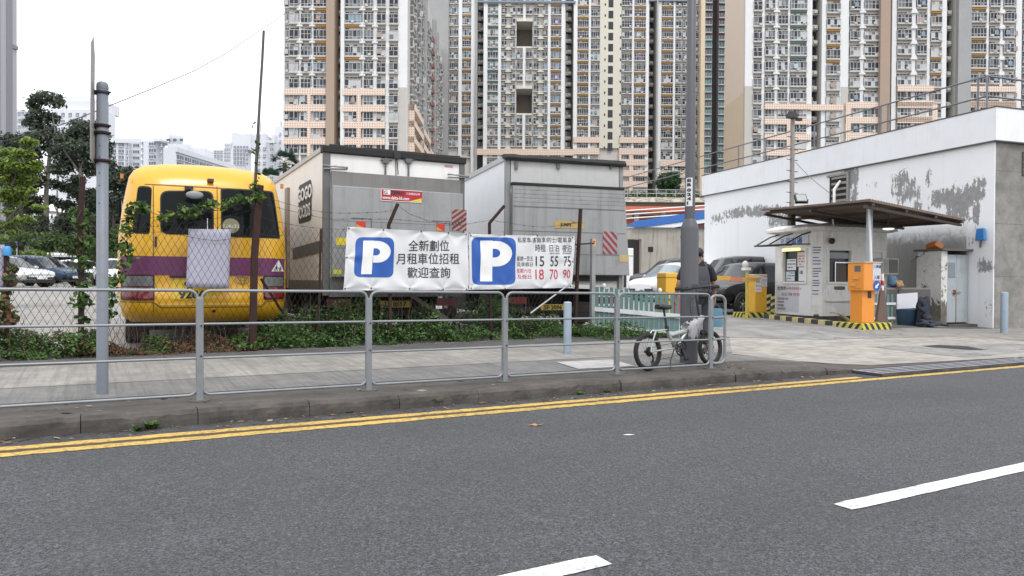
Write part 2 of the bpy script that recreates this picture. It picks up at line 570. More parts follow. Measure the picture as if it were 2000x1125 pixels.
def stripe(name, x0, x1, y0, y1, m, lift=0.004, wob=0.011, step=0.07, ends=False):
    rnd = random.Random(int(x0 * 100 + y0 * 1000))
    vs, fs = [], []
    nseg = max(2, int((x1 - x0) / step))
    for i in range(nseg + 1):
        x = x0 + (x1 - x0) * i / nseg
        e = 0.0
        if ends and i in (0, nseg): e = 0.008
        vs.append((x, y0 + rnd.uniform(-wob, wob) + e, road_z(x) + lift))
        vs.append((x, y1 + rnd.uniform(-wob, wob) - e, road_z(x) + lift))
    fs = [(2 * i, 2 * i + 2, 2 * i + 3, 2 * i + 1) for i in range(nseg)]
    mb = MB(); mb.add(vs, fs)
    return tag(mb.build(name, m), kind='structure')
stripe('road_line_yellow', -12, 60, 6.12, 6.255, YEL)
stripe('road_line_yellow', -12, 9.35, 6.345, 6.47, YEL)
stripe('road_line_silt', -12, 9.3, 6.245, 6.352, mat('silt', (0.075, 0.045, 0.025), 0.9, var=0.5, scale=30), 0.0035, 0.012)
for k in range(-2, 5):
    a = 3.715 + 5.7 * k
    stripe('lane_dash', a, a + 4.0, 2.575, 2.705, WHT, 0.005, 0.003, 0.1, True)
# gutter grate at the foot of the crossover
def grate(x0, x1):
    t = thing('gutter_grate', 'long steel bar grating let into the gutter at the foot of the driveway' if x0 < 10 else 'farther length of steel bar grating, cut by the edge of the photo', 'grating', (x0, 6.53, road_z(x0)))
    L = x1 - x0
    z1 = road_z(x1) - road_z(x0)
    sl_ = math.atan2(z1, L)
    M = Matrix.Rotation(-sl_, 4, 'Y')
    p = MB(); p.bx(0, L, -0.2, 0.26, 0.004, 0.006, 0, M)
    p.build('pit_dark_sheet', mat('pit_shade_dark', (0.01, 0.01, 0.011), 0.9), t)  # dark sheet laid on the road in place of the unlit hollow below
    f = MB(); f.bx(0, L, -0.215, -0.2, 0.004, 0.046, 0, M); f.build('front_angle', KERBM, t)
    for e in (0.0, L - 0.05):
        f = MB(); f.bx(e, e + 0.05, -0.2, 0.26, 0.042, 0.05, 0, M)
        f.build('end_bar', mat('grate_steel', (0.40, 0.40, 0.44), 0.5, 0.2, dirt=0.4, dscale=12), t)
    for k in range(4):
        q = MB(); q.bx(0.05, L - 0.05, -0.17 + 0.12 * k, -0.135 + 0.12 * k, 0.042, 0.047, 0, M)
        q.build('bar', MATS['grate_steel'], t)
grate(9.75, 14.4); grate(14.6, 19.2)
# ------------------------------------------------------------------ housing towers
T_WALL = mat('tower_wall', (0.545, 0.525, 0.49), 0.8, var=0.06, scale=0.6, streak=0.35, dcol=(0.26, 0.25, 0.235), dirt=0.1, dscale=0.3)
T_PIER = mat('tower_white_pier', (0.70, 0.705, 0.71), 0.75, var=0.04, scale=0.4, streak=0.15, dcol=(0.4, 0.4, 0.4))
T_SLAB = mat('tower_slab', (0.50, 0.485, 0.455), 0.8, var=0.12, scale=1.2, streak=0.3, dcol=(0.2, 0.2, 0.19))
T_GREY = mat('tower_grey', (0.33, 0.33, 0.33), 0.8, var=0.1, scale=0.5, streak=0.3, dcol=(0.18, 0.18, 0.18))
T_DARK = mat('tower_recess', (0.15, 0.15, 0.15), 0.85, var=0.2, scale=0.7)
T_TAN = mat('tower_tan', (0.36, 0.27, 0.21), 0.75, var=0.05, scale=0.4)
T_BEIGE = mat('tower_beige', (0.62, 0.50, 0.36), 0.75, var=0.05, scale=0.4)
T_CREAM = mat('tower_cream', (0.60, 0.575, 0.49), 0.75, var=0.05, scale=0.4, streak=0.1, dcol=(0.4, 0.38, 0.33))
T_LOW = mat('tower_lower_paint', (0.47, 0.45, 0.42), 0.75, var=0.05, scale=0.4)
W_FRAME = mat('window_aluminium', (0.55, 0.56, 0.57), 0.45, 0.3, var=0.08)
def glassm(name, col, rough=0.08, var=0.35):
    return mat(name, col, rough, 0, var=var, scale=0.9, spec=0.35)
W_DARK = glassm('window_glass_dark', (0.03, 0.032, 0.036), 0.15)
W_MID = glassm('window_glass_grey', (0.145, 0.155, 0.165), 0.2)
W_CURT = glassm('window_curtain', (0.46, 0.47, 0.47), 0.3, 0.25)
W_BLUE = glassm('window_blue_blind', (0.20, 0.28, 0.35), 0.3)
W_ORANGE = mat('spandrel_orange', (0.52, 0.26, 0.05), 0.6, var=0.1, scale=1)
W_TEAL = mat('spandrel_teal', (0.10, 0.22, 0.20), 0.6, var=0.1, scale=1)
W_AC = mat('air_conditioner', (0.52, 0.51, 0.48), 0.6, var=0.15, scale=3)
W_PURP = glassm('window_purple_curtain', (0.12, 0.07, 0.18), 0.4)
W_WARM = glassm('window_warm_curtain', (0.36, 0.28, 0.24), 0.4)
WM = [W_FRAME, W_DARK, W_MID, W_CURT, T_SLAB, W_ORANGE, W_TEAL, W_AC, W_BLUE, W_PURP, W_WARM]

WCACHE = {}
def win_mesh(w, kind='bay', sp=0, seed=0, fh=2.75):
    key = (round(w, 1), kind, sp, seed, round(fh, 1))
    if key in WCACHE:
        return WCACHE[key]
    rnd = random.Random(hash(key) & 0xffff if False else int(w * 10) * 131 + len(kind) * 17 + sp * 7 + seed * 1009)
    mb = MB()
    p = 0.5 if kind == 'bay' else 0.14
    z0, z1 = 0.55, 2.05
    # slab under and hood over the bay
    mb.bx(-w / 2 - 0.06, w / 2 + 0.06, -p - 0.12, 0, z0 - 0.24, z0, 4)
    mb.bx(-w / 2 - 0.04, w / 2 + 0.04, -p - 0.08, 0, z1, z1 + 0.1, 4)
    if sp:
        mb.bx(-w / 2, w / 2, -p + 0.08, 0, 0.0, z0 - 0.26, 4 + sp)
    # glazing body
    n = max(2, int(round(w / 0.62)))
    pal = rnd.choice([[1, 1, 2, 1], [1, 2, 1, 2], [2, 3, 3, 1], [3, 3, 2, 3], [1, 1, 1, 2], [2, 2, 8, 1], [1, 3, 2, 2], [1, 1, 1, 1], [1, 2, 1, 3], [9, 9, 1, 9] if rnd.random() < 0.3 else [1, 2, 1, 2], [10, 3, 1, 2]])
    cw = w / n
    zm = z0 + rnd.choice([0.45, 0.5, 0.9])
    for i in range(n):
        xa, xb = -w / 2 + cw * i, -w / 2 + cw * (i + 1)
        for (za, zb) in ((z0, zm), (zm, z1)):
            mb.bx(xa + 0.035, xb - 0.035, -p, -p + 0.02, za + 0.035, zb - 0.035, rnd.choice(pal))
        mb.bx(xa - 0.03, xa + 0.03, -p - 0.03, -p + 0.015, z0, z1, 0)
    mb.bx(w / 2 - 0.03, w / 2 + 0.03, -p - 0.03, -p + 0.015, z0, z1, 0)
    mb.bx(-w / 2, w / 2, -p - 0.026, -p + 0.012, zm - 0.03, zm + 0.03, 0)
    mb.bx(-w / 2, w / 2, -p - 0.022, -p + 0.01, z0, z0 + 0.06, 0)
    for s in (-1, 1):
        mb.bx(s * w / 2 - 0.02 * s, s * w / 2, -p + 0.02, 0, z0, z1, 2)
    # transom lights over the hood
    for i in range(n):
        xa, xb = -w / 2 + cw * i, -w / 2 + cw * (i + 1)
        mb.bx(xa + 0.05, xb - 0.05, -0.05, 0.0, z1 + 0.2, z1 + 0.52, rnd.choice([1, 1, 1, 2, 3]))
    if rnd.random() < 0.4:
        xx = rnd.uniform(-w / 2 + 0.25, w / 2 - 0.25)
        mb.bx(xx - 0.24, xx + 0.24, -p - 0.25, -p + 0.05, z0 + 0.02, z0 + 0.4, 7)
    if rnd.random() < 0.22:      # a sash standing open
        xx = rnd.uniform(-w / 2 + 0.4, w / 2 - 0.4)
        mb.bx(xx - 0.02, xx + 0.02, -p - 0.5, -p, zm, z1 - 0.05, 0)
    if rnd.random() < 0.18:      # washing
        xx = rnd.uniform(-w / 2 + 0.4, w / 2 - 0.4)
        mb.bx(xx - 0.35, xx + 0.35, -p - 0.3, -p - 0.26, z0 + 0.3, z0 + 1.1, rnd.choice([3, 8, 10, 3]))
    ob = mb.build('window', WM)
    me = ob.data
    bpy.data.objects.remove(ob)
    WCACHE[key] = me
    return me
def balcony_mesh(w, seed):
    key = ('balcony', round(w, 1), seed)
    if key in WCACHE:
        return WCACHE[key]
    rnd = random.Random(seed * 77 + 5)
    mb = MB()
    mb.bx(-w / 2, w / 2, -0.9, 0, 0, 0.95, 4)
    mb.bx(-w / 2 + 0.1, w / 2 - 0.1, -0.1, 0, 1.0, 2.3, rnd.choice([1, 2, 1]))
    mb.bx(-w / 2, -w / 2 + 0.5, -0.75, -0.05, 1.1, 2.2, rnd.choice([4, 2]))
    mb.bx(w / 2 - 0.8, w / 2 - 0.2, -1.3, -0.9, 0.2, 0.7, 7)
    if rnd.random() < 0.5:
        mb.bx(-w / 2 + 0.2, -w / 2 + 0.7, -1.0, -0.9, 0.9, 1.6, rnd.choice([3, 8, 10]))
    ob = mb.build('balcony', WM)
    me = ob.data
    bpy.data.objects.remove(ob)
    WCACHE[key] = me
    return me

class Tower:
    def __init__(s, name, label, cat, Z, pxc, group=None):
        s.Z, s.pxc = Z, pxc
        s.k = Z / FPX
        p = plan((pxc - 1000) * s.k, Z)
        s.t = thing(name, label, cat, (p.x, p.y, 0), -math.radians(30), group)
        s.win = []
        s.rest_names = {}
    def X(s, px): return (px - s.pxc) * s.k
    def H(s, py, px=None):
        px = s.pxc if px is None else px
        return CZ + (hz(px) - py) * s.k
    def place(s, me, x, y, z, rz, imp, name='window'):
        s.win.append((imp, me, Matrix.Translation((x, y, z)) @ Matrix.Rotation(rz, 4, 'Z'), name))
    def finish(s):
        byname = {}
        for r in s.win: byname.setdefault(r[3], []).append(r)
        for name, rows in byname.items():
            rows.sort(key=lambda r: -r[0])
            for imp, me, M, _ in rows[:100]:
                o = bpy.data.objects.new(name, me)
                COL.objects.link(o)
                o.parent = s.t
                o.matrix_basis = M
            rest = rows[100:]
            if rest:
                V, Fc, mi = [], [], []
                for imp, me, M, _ in rest:
                    off = len(V)
                    V.extend([tuple(M @ v.co) for v in me.vertices])
                    for p in me.polygons:
                        Fc.append(tuple(i + off for i in p.vertices)); mi.append(p.material_index)
                me2 = bpy.data.meshes.new(name)
                me2.from_pydata(V, [], Fc)
                for a in (rest[0][1].materials if name == 'hood' else WM): me2.materials.append(a)
                me2.polygons.foreach_set('material_index', mi)
                me2.update()
                o = bpy.data.objects.new(name, me2)
                COL.objects.link(o)
                o.parent = s.t
                o['kind'] = 'stuff'
    def part(s, name, mb, m, **kw):
        return mb.build(name, m, s.t, **kw)

def band_mat():
    mt, n, b = nmat('breeze_block')
    v = coords(n, 'obj')
    sx = nd(n, "ShaderNodeSeparateXYZ"); n.links.new(v, sx.inputs[0])
    def cell(sock, per, wd):
        a = mth(n, 'ABSOLUTE', mth(n, 'SUBTRACT', mth(n, 'FRACT', mth(n, 'DIVIDE', sock, per)), 0.5))
        return mth(n, 'LESS_THAN', a, wd)
    hole = mth(n, 'MULTIPLY', cell(sx.outputs[0], 0.42, 0.24), cell(sx.outputs[2], 0.42, 0.24))
    c = mixc(n, mth(n, 'MULTIPLY', hole, 0.8), (0.72, 0.585, 0.49), (0.36, 0.25, 0.20))
    n.links.new(c, b.inputs['Base Color'])
    b.inputs['Roughness'].default_value = 0.8
    return mt
T_BAND = band_mat()
def band(T, px0, px1, py, h=1.05, y=-0.75, d=0.6, vert=None):
    mb = MB()
    z = T.H(py)
    if vert:
        mb.bx(T.X(px0), T.X(px1), y - 0.03, y + d, T.H(vert), z, 0)
    else:
        mb.bx(T.X(px0), T.X(px1), y, y + d, z - h / 2, z + h / 2, 0)
    T.part('breeze_block_band', mb, T_BAND)

def column(T, x0, x1, ys, kind='bay', spans=None, yoff=0.0, wmul=1.0, nvar=9):
    """windows up one column; ys = sill-to-head centre rows in photo pixels"""
    w = (x1 - x0) * T.k * wmul
    xc = T.X((x0 + x1) / 2)
    fh = T.fh
    for i, (py, sp) in enumerate(ys):
        me = win_mesh(round(w, 1), kind, sp, T.rnd.randrange(nvar), fh)
        z = T.H(py) - 1.3
        T.place(me, xc, yoff, z, 0, w + T.rnd.random() * 0.01)

def rows(y0, step, n, pick=None):
    return [(y0 + step * i, (pick(i) if pick else 0)) for i in range(n)]
def pier(mb, T, x0, x1, zb, zt, y0=-0.35, y1=0.0, mat_=0):
    mb.bx(T.X(x0), T.X(x1), y0, y1, zb, zt, mat_)
def wallseg(mb, T, x0, x1, zb, zt, y0, y1, mat_=0):
    mb.bx(T.X(x0), T.X(x1), y0, y1, zb, zt, mat_)

# ---- the near block on the left of the gap
A = Tower('apartment_tower', 'pale apartment tower with a brown pillar standing behind the yellow minibus and first truck', 'tower', 123.5, 672)
A.fh = 2.75; A.rnd = random.Random(11)
zt, zb = A.H(-120), -0.7
mb = MB()
wallseg(mb, A, 553, 638, zb, zt, 0, 14)
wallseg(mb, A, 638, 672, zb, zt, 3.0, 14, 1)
wallseg(mb, A, 672, 794, zb, zt, 0, 14)
mb.bx(A.X(640), A.X(793.5), 14, 70, zb, zt, 0)
A.part('wall', mb, [T_WALL, T_DARK])
mb = MB()
for a, b_ in ((553, 556), (584, 588), (608, 611), (707, 710), (728, 735), (752, 759), (776, 794)):
    pier(mb, A, a, b_, A.H(320), zt, -0.3)
A.part('pier', mb, T_PIER)
mb = MB(); pier(mb, A, 776.5, 793.6, zb, A.H(172), -0.34)
A.part('painted_base', mb, T_LOW)
mb = MB(); mb.bx(A.X(638), A.X(654), -1.0, 3, zb, zt); A.part('pillar', mb, T_TAN)
mb = MB(); mb.bx(A.X(665), A.X(672), -0.6, 3, zb, zt); A.part('pillar', mb, T_PIER)
def pickA(i): return 1 if A.rnd.random() < 0.3 else 0
ysA = lambda: [(8.5 + 31.6 * i, 0) for i in range(-2, 10)]
for (a, b_) in ((565.6, 582.7), (588, 607), (710, 728), (735, 752)):
    column(A, a, b_, ysA())
for (a, b_) in ((612, 637.5), (673, 704)):
    column(A, a, b_, [(y, (1 if y < 160 and A.rnd.random() < 0.42 else 0)) for y, _ in ysA()])
column(A, 759, 776, ysA())
column(A, 556, 563, ysA(), 'flat')
for i in range(-2, 10):          # air-conditioner ledges up the dark slot
    A.place(balcony_mesh(1.0, i % 4), A.X(659.5), 3.0, A.H(8.5 + 31.6 * i) - 1.3, 0, 1.0, 'balcony')
def hood_mesh(w, m=None):
    key = ('hood', w)
    if key not in WCACHE:
        q = MB(); q.prism([(-w, 0.75), (w, 0.75), (w * 1.8, 0.05), (-w * 1.8, 0.05)], 0, 0.55, 0, Matrix.Rotation(math.radians(90), 4, 'X'))
        ob = q.build('hood', [m or T_PIER]); WCACHE[key] = ob.data; bpy.data.objects.remove(ob)
    return WCACHE[key]
# flared hoods joining paired windows
for i in range(-2, 6):
    for xx in (585.5, 731.5, 609.5, 707):
        z = A.H(8.5 + 31.6 * i) - 1.3
        A.place(hood_mesh(0.3), A.X(xx), 0, z - 0.1, 0, 1, 'hood')
for py in (182.5, 214.5, 246.5, 278.5):
    band(A, 556, 637, py); band(A, 670, 752, py)
band(A, 601, 608, 182, vert=330); band(A, 697, 705, 182, vert=330)
# windows and plant on the receding flank
xf = A.X(794)
for d, kd in ((4, 0), (8, 0), (13, 1), (18, 0), (27, 0), (31, 1), (36, 0), (44, 0), (50, 1), (56, 1), (62, 0)):
    for i in range(-2, 11):
        z = A.H(8.5 + 31.6 * i) - 1.3
        A.place(win_mesh(2.0, 'bay', 0, (i + d) % 9), xf, d, z, math.radians(90), 0.5)
mb = MB()
for d0, d1, pj in ((15, 16.5, 0.35), (20.5, 24.5, 0.5), (38, 41, 0.6), (46.5, 48, 0.4), (65, 69, 1.5)):
    mb.bx(xf, xf + pj, d0, d1, zb, zt)
A.part('pier', mb, T_GREY)
mb = MB()
for i in range(-2, 10):
    z = A.H(8.5 + 31.6 * i) - 1.0
    mb = MB(); mb.bx(xf, xf + 0.9, 33.2, 34.6, z, z + 0.8); A.part('laundry_rack', mb, mat('faded_red', (0.28, 0.12, 0.11), 0.7, var=0.3, scale=1))
mb = MB()
for k, (d0, d1, top) in enumerate(((1.5, 14, 200), (15, 26, 216), (26, 34, 236))):
    for j in range(4):
        z = A.H(top + 31.6 * j)
        mb.bx(xf, xf + 1.1, d0, d1, z - 1.05, z)
    mb.bx(xf, xf + 1.0, d0, d0 + 0.8, zb, A.H(top))
A.part('breeze_block_band', mb, T_BAND)
A.finish()

# ---- the wide block in the middle
B = Tower('apartment_tower', 'widest grey apartment slab in the middle with two tall openings through its face', 'tower', 183, 1105)
B.fh = 2.75; B.rnd = random.Random(23)
zt, zb = B.H(-90), -0.7
mb = MB()
for a, b_ in ((820, 930), (942, 1006), (1037, 1101.5), (1117, 1263), (1279, 1368)):
    wallseg(mb, B, a, b_, zb, zt, 0, 16)
for a, b_ in ((930, 942), (1101.5, 1117), (1263, 1279)):
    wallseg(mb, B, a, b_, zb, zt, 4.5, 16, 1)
# the central strip with two sky gardens cut through the outer bay
for t_, b2 in ((-90, 45), (95, 175.5), (224.6, 420)):
    mb.bx(B.X(1006), B.X(1037), 0, 6, B.H(b2), B.H(t_), 0)
mb.bx(B.X(1006), B.X(1037), 6, 16, zb, zt, 2)
B.part('wall', mb, [T_WALL, T_DARK, mat('opening_back', (0.22, 0.195, 0.165), 0.85, var=0.15, scale=0.5)])
mb = MB()
for a, b_ in ((893.5, 900), (918, 926), (942, 949.5), (970.5, 976), (1067, 1072), (1093, 1099.5), (1117, 1124), (1146, 1150), (1230.5, 1234), (1257, 1263), (1280, 1287), (1310.5, 1314), (1018.5, 1023.5)):
    if a == 1018.5:
        for t_, b2 in ((-90, 45), (95, 175), (225, 300)): mb.bx(B.X(a), B.X(b_), -0.4, 0, B.H(b2), B.H(t_))
    else:
        pier(mb, B, a, b_, B.H(345), zt, -0.55)
B.part('pier', mb, T_PIER)
mb = MB()
mb.bx(B.X(1168), B.X(1209.5), -0.5, 0, B.H(290), zt)
B.part('stair_tower', mb, T_CREAM)
mb = MB()
for a, b_, y in ((820, 874.5, -0.9), (926, 930, -1.2), (1277, 1280, -1.2)):
    mb = MB(); mb.bx(B.X(a), B.X(b_), y, 0, zb, zt); B.part('grey_flank', mb, T_GREY)
mb = MB(); mb.bx(B.X(1360), B.X(1368), -2.5, 0, zb, zt); B.part('pillar', mb, T_BEIGE)
mb = MB(); mb.bx(B.X(925), B.X(1120), -1.0, -0.2, B.H(10.5), B.H(6.5)); mb.bx(B.X(1262), B.X(1340), -1.0, -0.2, B.H(6), B.H(2.5)); B.part('cornice', mb, mat('cornice_blue_grey', (0.2, 0.24, 0.28), 0.6))
ysB = lambda n0=-1, n1=17, o=4.0: [(o + 21.33 * i, 0) for i in range(n0, n1)]
def hue(p, c, lim=260):
    return lambda ys: [(y, c if (y < lim and B.rnd.random() < p) else 0) for y, _ in ys]
O9, TE = hue(0.93, 1), hue(0.95, 2, 215)
column(B, 875.6, 893, ysB(-1, 14, 5))
column(B, 900.5, 917.5, O9(ysB(-1, 15, 4)))
column(B, 950, 970, TE(ysB()))
for a, b_ in ((976.8, 986.8), (993.5, 1003.5), (1039.5, 1049.5), (1056, 1066)):
    column(B, a, b_, ysB())
for a, b_ in ((1007, 1018), (1024.5, 1036)):
    column(B, a, b_, [(y, 0) for y, _ in ysB() if not (32 < y < 97 or 165 < y < 226)])
column(B, 1072.5, 1093, O9(ysB()))
column(B, 1124.5, 1146, O9(ysB(-1, 16, 7)))
column(B, 1150.5, 1167.5, ysB(-1, 14, 7))
column(B, 1210.5, 1230, ysB(-1, 15, 7))
column(B, 1235, 1256.5, O9(ysB(-1, 17, 7)))
column(B, 1288, 1310, O9(ysB(-1, 17, 7)))
column(B, 1315, 1326, ysB(-1, 17, 7)); column(B, 1329, 1339, ysB(-1, 17, 7)); column(B, 1348, 1358, ysB(-1, 17, 7))
for xx in (936, 1109, 1271):
    for i in range(-1, 17):
        if xx < 1200 and i > 13: continue
        B.place(balcony_mesh(1.4, (i + xx) % 4), B.X(xx), 3.6, B.H(4 + 21.33 * i) - 1.3, 0, 1.0, 'balcony')
mb = MB()
for i in range(-1, 14):
    z = B.H(10 + 21.33 * i)
    for a, b_, z0, z1 in ((1184, 1193.5, -0.95, 0.95), (1176.5, 1179.1, -0.55, 0.05), (1206.5, 1209.1, -0.55, 0.05)):
        mb = MB(); mb.bx(B.X(a), B.X(b_), -0.52, -0.4, z + z0, z + z1); B.part('stair_window', mb, W_DARK)
for i in range(-1, 14):
    for xx in (990, 1053):
        B.place(hood_mesh(0.45, T_CREAM), B.X(xx), 0, B.H(4 + 21.33 * i) - 1.5, 0, 1, 'hood')
for (a, b_, ys) in ((924, 1118, (299,)), (1118, 1168, (274.5, 297)), (1207, 1262, (274.5, 297, 318, 339, 360)), (1286, 1340, (319, 341, 362))):
    for y in ys: band(B, a, b_, y, 1.5, -0.85)
band(B, 1226, 1233, 290, vert=385); band(B, 1206, 1211, 290, vert=385)
# openings: floor rails and pale edges
for y, d in ((93.5, 3.5), (223, 3.5), (39, 6), (169.5, 6)):
    mb = MB(); mb.bx(B.X(1006), B.X(1037), -0.35, 0.2, B.H(y + d), B.H(y)); B.part('opening_edge', mb, T_CREAM)
B.finish()

# ---- dark glass tower far behind
Cc = Tower('apartment_tower', 'distant slim tower with teal glazing and a dark red top, just past the lamp post', 'tower', 285, 1400)
Cc.fh = 2.9; Cc.rnd = random.Random(5)
zt, zb = Cc.H(-60), -0.7
mb = MB()
mb.bx(Cc.X(1360), Cc.X(1386.5), 0, 16, zb, zt, 0)
mb.bx(Cc.X(1386.5), Cc.X(1398.5), 3, 16, zb, zt, 1)
mb.bx(Cc.X(1398.5), Cc.X(1440), 0, 16, zb, zt, 0)
C_WALL = mat('far_tower_wall', (0.20, 0.19, 0.185), 0.7, var=0.1, scale=0.3)
C_RED = mat('far_tower_red', (0.17, 0.055, 0.065), 0.7, var=0.1, scale=0.3)
C_GL = mat('teal_glazing', (0.065, 0.155, 0.145), 0.15, var=0.4, scale=0.5)
C_GD = mat('dark_glazing', (0.04, 0.07, 0.07), 0.1, var=0.4, scale=0.5)
Cc.part('wall', mb, [C_WALL, mat('far_tower_slot', (0.055, 0.05, 0.052), 0.8)])
mb = MB()
for a, b_ in ((1360, 1366), (1369, 1386.7), (1398.3, 1415.5), (1417, 1434)):
    mb.bx(Cc.X(a), Cc.X(b_), -0.1, 0, Cc.H(75), zt)
Cc.part('red_cladding', mb, C_RED)
def cwin(w, g):
    key = ('cwin', round(w, 1), g)
    if key in WCACHE: return WCACHE[key]
    mb = MB()
    mb.bx(-w / 2, w / 2, -0.9, 0, 0, 0.45, 0)
    mb.bx(-w / 2 + 0.1, w / 2 - 0.1, -0.75, 0, 0.45, 1.9, 1 if g else 2)
    for q in (-w / 2 + 0.05, -w / 6, w / 6, w / 2 - 0.05):
        mb.bx(q - 0.06, q + 0.06, -0.82, -0.7, 0.45, 1.9, 0)
    ob = mb.build('window', [mat('far_bay_slab', (0.36, 0.36, 0.37), 0.7), C_GL, C_GD]); me = ob.data; bpy.data.objects.remove(ob)
    WCACHE[key] = me
    return me
rest = MB()
for ci, (a, b_, o_) in enumerate(((1370, 1385.5, 4), (1399, 1415, 4), (1418, 1432, 9))):
    for i in range(-1, 26):
        y = o_ + 14.4 * i
        g = Cc.rnd.random() < 0.5
        Cc.place(cwin((b_ - a) * Cc.k, g), Cc.X((a + b_) / 2), 0, Cc.H(y) - 1.2, 0, 1.0)
Cc.win = [r for r in Cc.win][:100]
Cc.finish()

# ---- the block on the right
D = Tower('apartment_tower', 'pale apartment tower with a beige end wall, rising behind the white flat-roofed building', 'tower', 130.6, 1710)
D.fh = 2.75; D.rnd = random.Random(31)
zt, zb = D.H(-120), -0.7
mb = MB()
for a, b_ in ((1450, 1580), (1599, 1708), (1735, 1841), (1861, 1987)):
    wallseg(mb, D, a, b_, zb, zt, 0, 12)
for a, b_ in ((1580, 1599), (1727, 1735), (1841, 1861)):
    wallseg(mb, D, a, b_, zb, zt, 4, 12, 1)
D.part('wall', mb, [T_WALL, T_DARK])
mb = MB(); mb.bx(D.X(1450), D.X(1466), -0.35, 6, D.H(172), zt, 0); mb.bx(D.X(1450), D.X(1466), -0.34, 6, zb, D.H(172), 1)
D.part('end_wall', mb, [T_PIER, T_LOW])
mb = MB(); mb.bx(D.X(1449.6), D.X(1450), 0.2, 12.2, D.H(182), zt, 0); mb.bx(D.X(1449.5), D.X(1450), 0.2, 12.2, zb, D.H(182), 1)
D.part('end_cladding', mb, [mat('tower_pale_peach', (0.68, 0.56, 0.45), 0.75, var=0.04, scale=0.4), T_BEIGE])
mb = MB()
for a, b_ in ((1482.5, 1488), (1507.5, 1513.5), (1533, 1537), (1569.5, 1580), (1599, 1607.5), (1634.5, 1651), (1673.5, 1680.5), (1735, 1744), (1773, 1781), (1803, 1809), (1831.5, 1841), (1917.5, 1923), (1944.5, 1950.5), (1976, 1987)):
    pier(mb, D, a, b_, D.H(330), zt, -0.3)
D.part('pier', mb, T_PIER)
mb = MB(); mb.bx(D.X(1637), D.X(1651.3), -0.36, 0, zb, D.H(172)); D.part('painted_base', mb, T_LOW)
mb = MB(); mb.bx(D.X(1708), D.X(1727), -1.2, 4, zb, zt); D.part('pillar', mb, T_TAN)
mb = MB(); mb.bx(D.X(1861), D.X(1886), -0.8, 0, zb, zt); D.part('grey_flank', mb, T_GREY)
ysD = lambda n0=-2, n1=11, o=13.6: [(o + 29.9 * i, 0) for i in range(n0, n1)]
column(D, 1466, 1482, ysD(-2, 11, 17))
column(D, 1489, 1507, ysD()); column(D, 1514, 1532, ysD())
column(D, 1538, 1569, [(y, 2 if y < 115 else 0) for y, _ in ysD()])
column(D, 1608, 1634, [(y, 1 if y < 150 and D.rnd.random() < 0.8 else 0) for y, _ in ysD(-2, 11, 20)])
column(D, 1653, 1673, ysD()); column(D, 1681, 1708, ysD())
column(D, 1745, 1772, ysD(-2, 9, 10)); column(D, 1782, 1802, ysD(-2, 9, 10))
column(D, 1810, 1831, [(y, 1 if D.rnd.random() < 0.7 else 0) for y, _ in ysD(-2, 9, 14)])
column(D, 1887, 1917, [(y, 1 if y < 150 and D.rnd.random() < 0.85 else 0) for y, _ in ysD(-2, 8, 6)])
column(D, 1924, 1944, ysD(-2, 8, 6)); column(D, 1951, 1971, ysD(-2, 8, 6)); column(D, 1972, 1977, ysD(-2, 8, 6), 'flat')
for xx, n1 in ((1589, 10), (1851, 8)):
    for i in range(-2, n1):
        D.place(balcony_mesh(1.5, (i + xx) % 4), D.X(xx), 2.0, D.H(13 + 29.9 * i) - 1.3, 0, 1.0, 'balcony')
for i in range(-2, 7):
    for xx in (1510.5, 1677, 1777, 1947.5):
        D.place(hood_mesh(0.35), D.X(xx), 0, D.H(13.6 + 29.9 * i) - 1.45, 0, 1, 'hood')
for py in (211.6, 240.6, 270.6, 301):
    band(D, 1488, 1576, py); band(D, 1645, 1712, py - 3)
    band(D, 1745, 1815, py - 36); band(D, 1745, 1815, py - 4); band(D, 1884, 1975, py - 36); band(D, 1884, 1975, py - 6)
band(D, 1576, 1640, 213)
band(D, 1531, 1540, 240, vert=330); band(D, 1645, 1655, 211, vert=330); band(D, 1812, 1822, 206, vert=330); band(D, 1876, 1886, 206, vert=330)
D.finish()

# ---- slivers at both edges of the view
E = Tower('apartment_tower', 'dark grey tower sliver at the far right edge behind the pale tower', 'tower', 210, 2010)
mb = MB(); mb.bx(E.X(1984), E.X(2060), 0, 14, -0.7, E.H(-60)); E.part('wall', mb, mat('dark_block', (0.16, 0.165, 0.18), 0.8, streak=0.3))
E.fh = 2.75; E.rnd = random.Random(4)
column(E, 1990, 1999, rows(-8, 21, 11)); column(E, 2003, 2013, rows(-8, 21, 11))
E.finish()
G = Tower('apartment_tower', 'tall plain grey tower with vertical bands cut off by the left edge', 'tower', 150, 0)
zt = G.H(-80)
XG = G.X(-44)
mb = MB(); mb.bx(G.X(-140), XG, 0, 12, -0.7, zt); G.part('wall', mb, mat('band_grey_wall', (0.40, 0.40, 0.43), 0.8, var=0.04, scale=0.2))
mb = MB(); mb.bx(XG, XG + 0.15, 8.6, 10.4, -0.7, zt); G.part('band', mb, mat('band_dark', (0.24, 0.24, 0.27), 0.8, var=0.04))
mb = MB(); mb.bx(XG, XG + 0.15, 5.6, 6.6, -0.7, zt); G.part('band', mb, MATS['band_dark'])
mb = MB()
for i in range(1): mb.bx(XG, XG + 0.3, 10.4, 12.02, G.H(64), G.H(56))
G.part('floor_line', mb, MATS['band_dark'])
G.finish()
